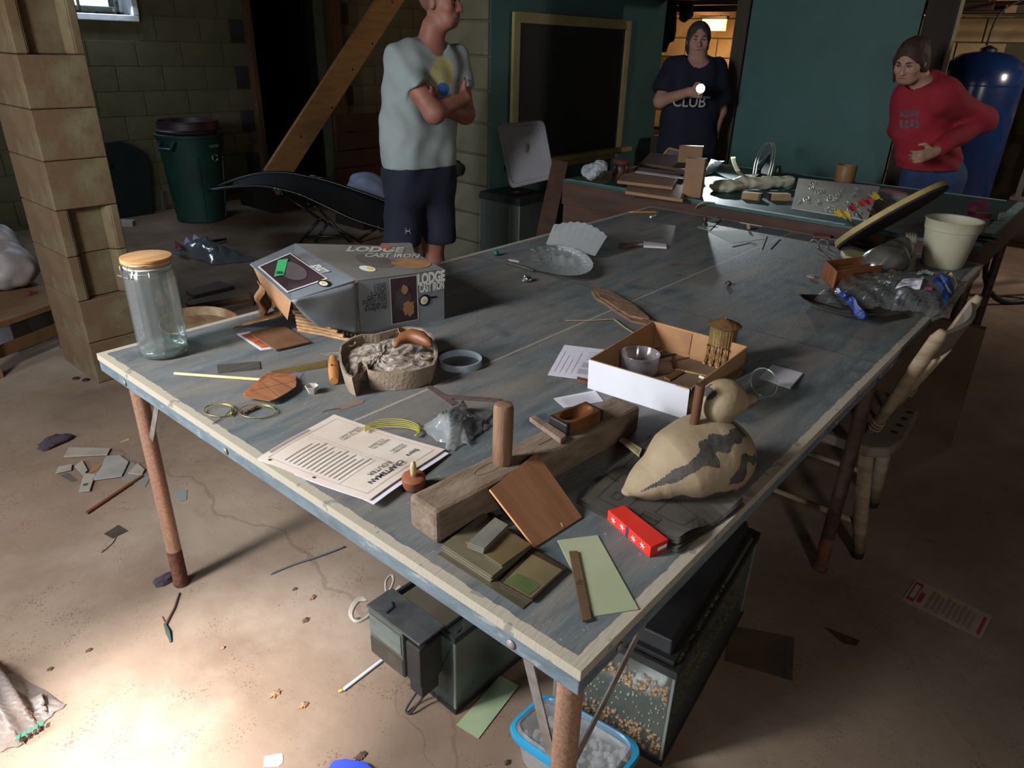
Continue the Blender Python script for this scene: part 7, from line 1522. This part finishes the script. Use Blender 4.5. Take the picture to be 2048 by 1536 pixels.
def hand(w, d, side, curl, s=1., thumb=1.):
    """palm, four bent fingers of unequal length and a thumb leaving the side of the palm"""
    d = np.array(d, float)/np.linalg.norm(d); side = np.array(side, float); side -= d*(side@d); side /= np.linalg.norm(side); n = np.cross(d, side)
    pr = [RC(w, w+d*.03*s, .026*s, .028*s, .02), EL(w+d*.055*s, np.array([.048, .040, .017])*s, np.stack([d, side, n], 1), .02)]
    for i, l in enumerate((.066, .075, .070, .054)):
        b = w+d*.092*s+side*(.030-.020*i)*s; c1, c2 = curl*.9, curl*1.9
        m = b+(d*math.cos(c1)+n*math.sin(c1))*l*.52*s; e = m+(d*math.cos(c2)+n*math.sin(c2))*l*.48*s
        pr += [RC(b-d*.01, m, .0095*s, .0088*s, .006), RC(m, e, .0088*s, .0075*s, .004)]
    b = w+d*.035*s+side*.036*s*thumb; m = b+(d*.55+side*.75*thumb+n*.35*curl)*.036*s; e = m+(d*.9+side*.1*thumb+n*.5*curl)*.030*s
    pr += [RC(b, m, .0125*s, .0105*s, .01), RC(m, e, .0105*s, .008*s, .005)]
    return pr
def head(c, f, s, skin=None, tilt=(0, 0, 1.)):
    """c = centre of the skull, f = facing; returns primitives with brow, nose, cheeks, lips, chin, ears"""
    R = basis(f); R = np.stack([R[:, 0], R[:, 1], np.cross(R[:, 0], R[:, 1])], 1)
    L = lambda x, y, z: c+R@(np.array([x, y, z])*s)
    pr = [EL(L(-.012, 0, .028), np.array([.100, .076, .092])*s, R, .02), EL(L(.022, 0, -.035), np.array([.070, .062, .085])*s, R, .03), RC(L(.045, .022, -.085), L(.045, -.022, -.085), .034*s, k=.03), RC(L(.072, .03, .012), L(.072, -.03, .012), .016*s, k=.02), RC(L(.086, 0, .0), L(.104, 0, -.036), .009*s, .013*s, .012), EL(L(.095, .012, -.038), np.array([.010, .009, .008])*s, R, .008), EL(L(.095, -.012, -.038), np.array([.010, .009, .008])*s, R, .008), RC(L(.078, .018, -.062), L(.078, -.018, -.062), .010*s, k=.012), RC(L(.060, .045, -.022), L(.058, .048, -.03), .020*s, k=.025), RC(L(.060, -.045, -.022), L(.058, -.048, -.03), .020*s, k=.025)]
    for sd in (1, -1): pr.append(EL(L(-.012, sd*.076, -.012), np.array([.018, .010, .031])*s, R, .008))
    return pr, L, R
def sockets(L, s):
    E = [L(.100, sd*.031, -.004) for sd in (1, -1)]
    def mod(P, d):
        for e in E:
            h_ = np.linalg.norm((P-e), axis=1)-.023*s; d = -smin(-d, h_, .012)
        return d
    return mod
def face(par, f, L, R, s, lipm=M_lip, brow=M_iris):
    def S(y, z, lift=0.):      # point on the face surface at side y, height z
        xs = np.linspace(.15, .02, 140); v = f(np.array([L(x, y, z) for x in xs])); i = int(np.argmax(v < 0)); return L(xs[i]+lift, y, z)
    for sd in (1, -1):
        e0 = S(sd*.031, -.005, -.006)
        e = obj('eye', B().lathe([(.0115*math.sin(t)*s, .0115*math.cos(t)*s) for t in np.linspace(.02, pi-.02, 8)], 12, e0), M_eye, par, smooth=True)
        obj('iris', B().lathe([(.0058*s, 0), (.0001, .002*s)], 10, e0+R[:, 0]*.0105*s, R@rotm(0, pi/2, 0)), M_iris, e)
        obj('upper_lid', B().tube([S(sd*.018, .001, .001), S(sd*.031, .006, .002), S(sd*.045, .001, .001)], .0032*s, 6), brow, par, smooth=True)
        obj('eyebrow', B().tube([S(sd*.014, .020), S(sd*.032, .026), S(sd*.050, .019)], [.003*s, .0045*s, .002*s], 6), brow, par, smooth=True)
    obj('mouth', B().tube([S(y, -.066, .0) for y in (.024, .012, 0, -.012, -.024)], [.002*s, .004*s, .0045*s, .004*s, .002*s], 6), lipm, par, smooth=True)
def bodymesh(name, prims, m, par, h, k=.03, mod=None, lo=None, hi=None, pts=None, pad=.1, **kw):
    f = union(prims, k); g_ = f if mod is None else (lambda P: mod(P, f(P)))
    P = np.array(pts); P = np.concatenate([P+FH*.2+RH*.1, P-FH*.2-RH*.1, P+FH*.2-RH*.1, P-FH*.2+RH*.1]); return obj(name, surf(g_, P.min(0)-pad if lo is None else lo, P.max(0)+pad if hi is None else hi, h), m, par, smooth=True, **kw)
# ---------------------------------------------------------------- man with crossed arms
F = Fig(3.92); p = F.p
sN, sF = p(796, 124, -.11), p(912, 118, .14)
ax = sF-sN; ax[2] = 0; axn = ax/np.linalg.norm(ax); aR = abs(axn@RH)
def section(x, y, hw, rd, dv=0.):
    h_ = F.r(x, y, hw); w_ = max(.01, (h_-rd)/aR); c_ = p(x, y, dv); return c_-axn*w_, c_+axn*w_, rd
def SEC(x, y, hw, rd, k=.06, dv=0.):
    a, c_, r_ = section(x, y, hw, rd, dv); return RC(a, c_, r_, k=k)
hc_ = p(882, 2); fdir = RH*.93-FH*.32
hp, HL, HR = head(hc_, fdir, 1.0)
eN, wN = p(868, 226, -.20), p(930, 196, -.02); eF, wF = p(930, 228, .10), p(876, 218, -.11)
mn = thing('person', 'man in a light grey t-shirt and navy shorts standing with arms crossed', 'person', (*p(845, 300)[:2], 0))
legN, legF = p(812, 480, -.05), p(866, 480, .06)
gz = lambda q, z: np.array([q[0], q[1], z])
body = hp+[RC(p(868, 56), p(858, 100), .062, .068, .03), SEC(850, 128, 62, .085), SEC(842, 180, 60, .100), SEC(838, 260, 62, .105), SEC(838, 330, 64, .11)]
body += [RC(sN, eN, .058, .050), RC(eN, wN, .047, .032), RC(sF, eF, .056, .050), RC(eF, wF, .047, .032)]
body += hand(wN, (sF+[0, 0, -.1])-wN, [0, 0, 1.], .35, .95) + hand(wF, (eN+[0, 0, .12])-wF, [0, 0, 1.], .2, .8)
for q, dv in ((legN, -.05), (legF, .06)):
    hip = gz(q, .84); kn_ = gz(q, .49); an = gz(q, .09)
    body += [RC(hip, kn_, .088, .062), RC(kn_, gz(q, .34)-FH*.0, .060, .062), RC(gz(q, .34), an, .060, .040), RC(gz(q, .05), gz(q, .035)+RH*.14-FH*.08, .048, .038)]
pts = [p(930, -30), p(780, 340), gz(legN, .0), gz(legF, 0), eN, eF, p(760, 110, -.15)]
mk = sockets(HL, 1.); hf_ = (lambda P, q=union(hp, .03), m_=mk: m_(P, q(P)))
mb = bodymesh('body', body, M_skin, mn, .0075, .03, mk, pts=pts, pad=.06)
face(mb, hf_, HL, HR, 1.0, brow=mat('dark_brow', '2b211b'))
obj('stubble_hair', surf(union([EL(HL(-.014, 0, .030), np.array([.1015, .0775, .0935]), HR)], .01) if False else (lambda P: np.maximum(el(P, HL(-.016, 0, .030), np.array([.1015, .0785, .0935]), HR), ((P-HL(.052, 0, .06))@(HR[:, 0]*.75-HR[:, 2]*.65)))), hc_-.16, hc_+.16, .006), mat('shaved_hair', '6b4c3e', '5c4034', scale=30, rough=.8), mn, smooth=True)
# t-shirt
shirt = [SEC(846, 112, 52, .078), SEC(850, 132, 68, .100), SEC(845, 158, 69, .110), SEC(842, 185, 70, .118), SEC(839, 218, 70, .120), SEC(836, 250, 70, .122), SEC(837, 288, 70.5, .124), SEC(838, 325, 71, .126), SLV(sN+[0, 0, .010], eN, .56, .072, .076), SLV(sF+[0, 0, .010], eF, .55, .070, .072)]
hemz = p(838, 331)[2]; nkc = p(877, 60, -.03)
def shirtmod(P, d):
    d = d+wob(P, 30, .0045, .5)+.004*np.sin((P@RH)*55+P[:, 2]*38)*np.exp(-((P[:, 2]-1.30)/.16)**2)
    d = np.maximum(d, hemz-P[:, 2]); d = np.maximum(d, -(np.linalg.norm((P-nkc)*np.array([1, 1, .9]), axis=1)-.086))
    return d
M_tee = mat('pale_grey_tee', '828b8a', '788180', scale=5, rough=.9)
ts = bodymesh('t_shirt', shirt, [M_tee, mat('pale_yellow_print', '9a9565', '8a8558', scale=6, rough=.9), mat('blue_print', '2f5d96', rough=.9)], mn, .0075, .06, shirtmod, pts=[p(760, 90, -.2), p(945, 340, .2), p(845, 60), p(770, 340)], pad=.06)
def topx(w):
    d = w-CAM; z = d@FV; return 1024+FPX*(d@RV)/z, 768-FPX*(d@UV)/z
for q in ts.data.polygons:
    w = np.array(q.center)+wpos(mn)
    if np.array(q.normal)@(CAM-w) < 0: continue
    x, y = topx(w)
    if ((x-886)/13)**2+((y-178)/13)**2 < 1: q.material_index = 2
    elif ((x-884)/24)**2+((y-150)/38)**2 < 1: q.material_index = 1
# shorts
sh_ = [SEC(840, 330, 68, .115), SEC(840, 370, 70, .118), RC(p(808, 385, -.06), p(806, 478, -.07), .098, .104, .05), RC(p(872, 385, .06), p(880, 470, .05), .096, .094, .05)]
zh1, zh2 = p(808, 489, -.07)[2], p(880, 482, .05)[2]
def shortmod(P, d):
    d = d+wob(P, 24, .005, 1.2); left = (P-p(844, 450))@RH < 0; return np.maximum(d, np.where(left, zh1, zh2)-P[:, 2]) if True else d
M_short = mat('navy_shorts', '14172a', '10121f', scale=5, rough=.85)
so_ = bodymesh('shorts', sh_, M_short, mn, .0085, .06, lambda P, d: np.maximum(shortmod(P, d), P[:, 2]-hemz-.02), pts=[p(770, 320, -.1), p(925, 495, .1)], pad=.06)
lc_ = p(815, 462, -.07-.112)
for s_ in (-1, 1):
    obj('chest_mark', B().tube([lc_+RH*(s_*.018+.004*math.cos(t))*1.0+np.array([0, 0, .016*math.sin(t)])+RH*s_*(-.010*math.cos(t)) for t in np.linspace(-1.2, 1.2, 9)], [.004, .005, .004, .003, .003, .003, .004, .005, .004], 6, flat=.4), mat('silver_mark', '8d9196', rough=.4), so_)
obj('chest_mark', B().tube([lc_-RH*.012, lc_+RH*.012], .0028, 6), _m['silver_mark'], so_)
b = B()
for q in (legN, legF): b.tube([gz(q, .03)-RH*.07+FH*.03, gz(q, .035), gz(q, .03)+RH*.14-FH*.07], [.05, .058, .045], 12, flat=.75)
for q in (legN, legF): obj('shoe', B().tube([gz(q, .04)-RH*.06+FH*.03, gz(q, .045), gz(q, .04)+RH*.14-FH*.07], [.040, .054, .042], 14, flat=.8), mat('dark_shoe', '2a2a2c', rough=.7), mn, smooth=True)
hk = onX(915, 335, 3.06); obj('dark_mitt', crumple(hk, .055, 71, (.7, 1, 1.1), .2, 18, 12), mat('black_mitt', '15120f', rough=.9), label='dark mitt shaped lump hanging on the block pier behind the man', cat='mitt')
# ---------------------------------------------------------------- woman with the torch in the doorway
F = Fig(5.50); p = F.p
hc2 = p(1397, 80); f2 = -FH*.97-RH*.12
hp, HL, HR = head(hc2, f2, .93)
sL, sR = p(1345, 142), p(1432, 140, .02); eL, wL = p(1321, 202, -.05), p(1378, 184, -.26); eR, wR = p(1440, 222, .02), p(1428, 270, -.02)
ax = sR-sL; axn = ax/np.linalg.norm(ax); aR = 1.
w2 = thing('person', 'woman in a dark navy t-shirt shining a torch in the doorway', 'person', (*p(1380, 250)[:2], 0))
body = hp+[RC(p(1397, 108), p(1392, 132), .055, .06, .03), SEC(1388, 150, 45, .10), SEC(1380, 220, 46, .12), SEC(1375, 290, 48, .13), RC(sL, eL, .056, .048), RC(eL, wL, .044, .030), RC(sR, eR, .056, .046), RC(eR, wR, .042, .030)]
body += hand(wL, RH*.8-FH*.5, [0, 0, 1.], 1.1, .9) + hand(wR, np.array([0, 0, -1.])-RH*.1, -FH, .45, .92)
for q in (p(1358, 300), p(1402, 300)): body += [RC(gz(q, .85), gz(q, .48), .10, .065), RC(gz(q, .48), gz(q, .08), .06, .042), RC(gz(q, .05), gz(q, .035)-FH*.15, .046, .036)]
mk = sockets(HL, .93); hf_ = (lambda P, q=union(hp, .03), m_=mk: m_(P, q(P)))
wb2 = bodymesh('body', body, M_skin2, w2, .0075, .03, mk, pts=[p(1310, 40, -.2), p(1450, 300, .1), gz(p(1358, 300), 0), p(1397, 30)], pad=.06)
face(wb2, hf_, HL, HR, .93)
def hairfn(HL, HR, s, extra=None):
    def f(P):
        d = smin(el(P, HL(-.020, 0, .028), np.array([.104, .087, .101])*s, HR), el(P, HL(-.045, 0, -.045), np.array([.065, .083, .085])*s, HR), .03)+wob(P, 90, .0015)
        if extra is not None: d = smin(d, extra(P), .02)
        return np.maximum(d, -el(P, HL(.098, 0, -.040), np.array([.088, .062, .098])*s, HR))
    return f
hairf = hairfn(HL, HR, .95)
obj('hair', surf(hairf, hc2-.17, hc2+.17, .006), mat('grey_brown_hair', '2c2622', '3a332d', scale=40, rough=.8, stretch=(1, 1, .2)), w2, smooth=True)
shirt = [SEC(1388, 138, 42, .085), SEC(1388, 152, 50, .11), SEC(1384, 185, 53, .125), SEC(1380, 220, 55, .135), SEC(1377, 250, 56, .140), SEC(1375, 278, 57, .145), SEC(1373, 305, 58, .148), SLV(sL+[0, 0, .005], eL, .74, .084, .090), SLV(sR+[0, 0, .005], eR, .84, .082, .086)]
nk2 = p(1397, 112, -.05)
def tee2(P, d):
    d = d+wob(P, 22, .006, 2.); d = np.maximum(d, .82-P[:, 2]); d = np.maximum(d, -(np.linalg.norm(P-nk2, axis=1)-.088))
    return d
t2_ = bodymesh('t_shirt', shirt, mat('navy_tee', '121526', '0f111d', scale=5, rough=.9), w2, .009, .06, tee2, pts=[p(1310, 110, -.15), p(1455, 330, .15)], pad=.06)
text('lettering', 'CLUB', .105, p(1378, 204, -.175), RH, (0, 0, 1), mat('white_shirt_print', '8f8f92', rough=.8), t2_, bold=.001, sx=.9)
obj('print_bar', B().add([p(x, y, -.172) for x, y in ((1358, 194), (1420, 197), (1420, 193), (1358, 190))], [(0, 1, 2, 3)]), _m['white_shirt_print'], t2_)
obj('trousers', surf(union([SEC(1375, 300, 52, .138)]+[RC(gz(q, .86), gz(q, .08), .112, .075, .05) for q in (p(1358, 300), p(1402, 300))], .05), gz(p(1375, 300), 0)-[.4, .4, 0], gz(p(1375, 300), .93)+[.4, .4, 0], .014), mat('dark_trousers', '15161c', rough=.9), w2, smooth=True)
tor = thing('torch', 'bright torch held by the woman in the doorway', 'torch', wL); lens = p(1401, 177, -.36); tail_ = wL+np.array([.03, .03, 0])
td = (np.array([2.9, 1.35, .80])-lens); td /= np.linalg.norm(td); td2 = (CAM-lens)/np.linalg.norm(CAM-lens); ta = td2
obj('barrel', B().tube([lens-ta*.12, lens-ta*.03, lens-ta*.001], [.014, .016, .029], 14), M_blackpl, tor, smooth=True, auto=.7)
X_, Y_, Z_ = frame(ta); obj('lens', B().lathe([(.028, 0), (.024, .005), (.0001, .008)], 20, lens, np.stack([X_, Y_, Z_], 1)), mat('torch_lens', 'ffffff', emit='f2f7ff', estr=60), tor, smooth=True)
spot('torch_beam', tuple(lens+ta*.03), (3.30, 1.28, .84), 120, (.86, .95, 1.0), 38, .9, .012)
# ---------------------------------------------------------------- woman in red bending over
F = Fig(4.42); p = F.p
hc3 = p(1822, 122, -.05); f3_ = -RH*.72-FH*.60-np.array([0, 0, .38])
hp, HL, HR = head(hc3, f3_, .92)
w3 = thing('person', 'woman in a red sweatshirt and jeans leaning forward over the table', 'person', (*p(1870, 340)[:2], 0))
shN, shF = p(1888, 192, -.14), p(1818, 196, .16); eN3, wN3 = p(1966, 240, -.10), p(1868, 304, -.26)
ax = shN-shF; ax[2] = 0; axn = ax/np.linalg.norm(ax); aR = max(.5, abs(axn@RH))
hipc = p(1868, 350, .06)
body = hp+[RC(p(1836, 150, -.02), p(1850, 182, .01), .055, .062, .03), RC(shN, shF, .075, k=.05), RC(p(1852, 205, .02), hipc, .13, .14, .06), RC(shN, eN3, .052, .045), RC(eN3, wN3, .042, .028), RC(shF, p(1790, 260, .1), .05, .04)]
body += hand(wN3, -RH*.8+np.array([0, 0, -.25])-FH*.2, [0, 0, 1.], .9, .92)
for q in (p(1842, 352, .10), p(1892, 352, .02)): body += [RC(gz(q, .85), gz(q, .46), .105, .066), RC(gz(q, .46), gz(q, .08), .06, .04), RC(gz(q, .05), gz(q, .035)-RH*.14, .044, .036)]
mk = sockets(HL, .92); hf_ = (lambda P, q=union(hp, .03), m_=mk: m_(P, q(P)))
wb3 = bodymesh('body', body, M_skin2, w3, .0075, .03, mk, pts=[p(1790, 70, -.2), p(1985, 300, .1), gz(p(1842, 352), 0), p(1840, 60)], pad=.06)
face(wb3, hf_, HL, HR, .92)
hair3 = hairfn(HL, HR, .95, lambda P: np.minimum(el(P, HL(-.11, .0, .05), (.05, .045, .045)), rc(P, HL(.03, -.082, .02), HL(.02, -.084, -.12), .012, .007)))
obj('hair', surf(hair3, hc3-.20, hc3+.20, .006), mat('dark_brown_hair', '2a1c14', '3a281d', scale=40, rough=.7), w3, smooth=True)
shirt = [RC(shN+[0, 0, -.01], shF+[0, 0, -.01], .098, k=.06), RC(p(1846, 200, .0), p(1862, 335, .05), .150, .160, .08), RC(p(1830, 260, -.02), p(1846, 320, 0.), .11, .13, .08), RC(shN, eN3, .080, .066, .05), RC(eN3, wN3+(eN3-wN3)*.12, .062, .046, .04), RC(shF, p(1792, 258, .1), .07, .05, .05)]
nk3 = p(1838, 150, -.06); hz3 = p(1865, 336, .03)[2]
def tee3(P, d):
    d = d+wob(P, 24, .006, 3.)+.005*np.sin(P[:, 2]*75+(P@RH)*30)*np.exp(-((P[:, 2]-hz3-.06)/.06)**2)
    d = np.maximum(d, hz3-.02*((P-hipc)@RH)/.1*0-P[:, 2]); return np.maximum(d, -(np.linalg.norm(P-nk3, axis=1)-.082))
M_red3 = mat('red_sweatshirt', '8c1f2a', '7a1a25', scale=5, rough=.9)
sw3 = bodymesh('sweatshirt', shirt, [M_red3, mat('grey_chest_print', '5d5560', '4a3038', scale=50, rough=.9)], w3, .0085, .06, tee3, pts=[p(1775, 150, -.3), p(1990, 350, .2)], pad=.06)
for q in sw3.data.polygons:
    w = np.array(q.center)+wpos(w3)
    if np.array(q.normal)@(CAM-w) > 0:
        x, y = topx(w)
        if 1798 < x < 1840 and (220 < y < 234 or 240 < y < 256) and int(x/3.5) % 3 != 0: q.material_index = 1
obj('jeans', surf(union([RC(p(1864, 330, .05), hipc, .145, .145)]+[RC(gz(q, .84), gz(q, .08), .112, .07, .05) for q in (p(1842, 352, .10), p(1892, 352, .02))], .05), gz(hipc, 0)-[.42, .42, 0], gz(hipc, .95)+[.42, .42, 0], .013), mat('blue_denim', '2a3f66', '22334f', scale=14, rough=.9), w3, smooth=True)
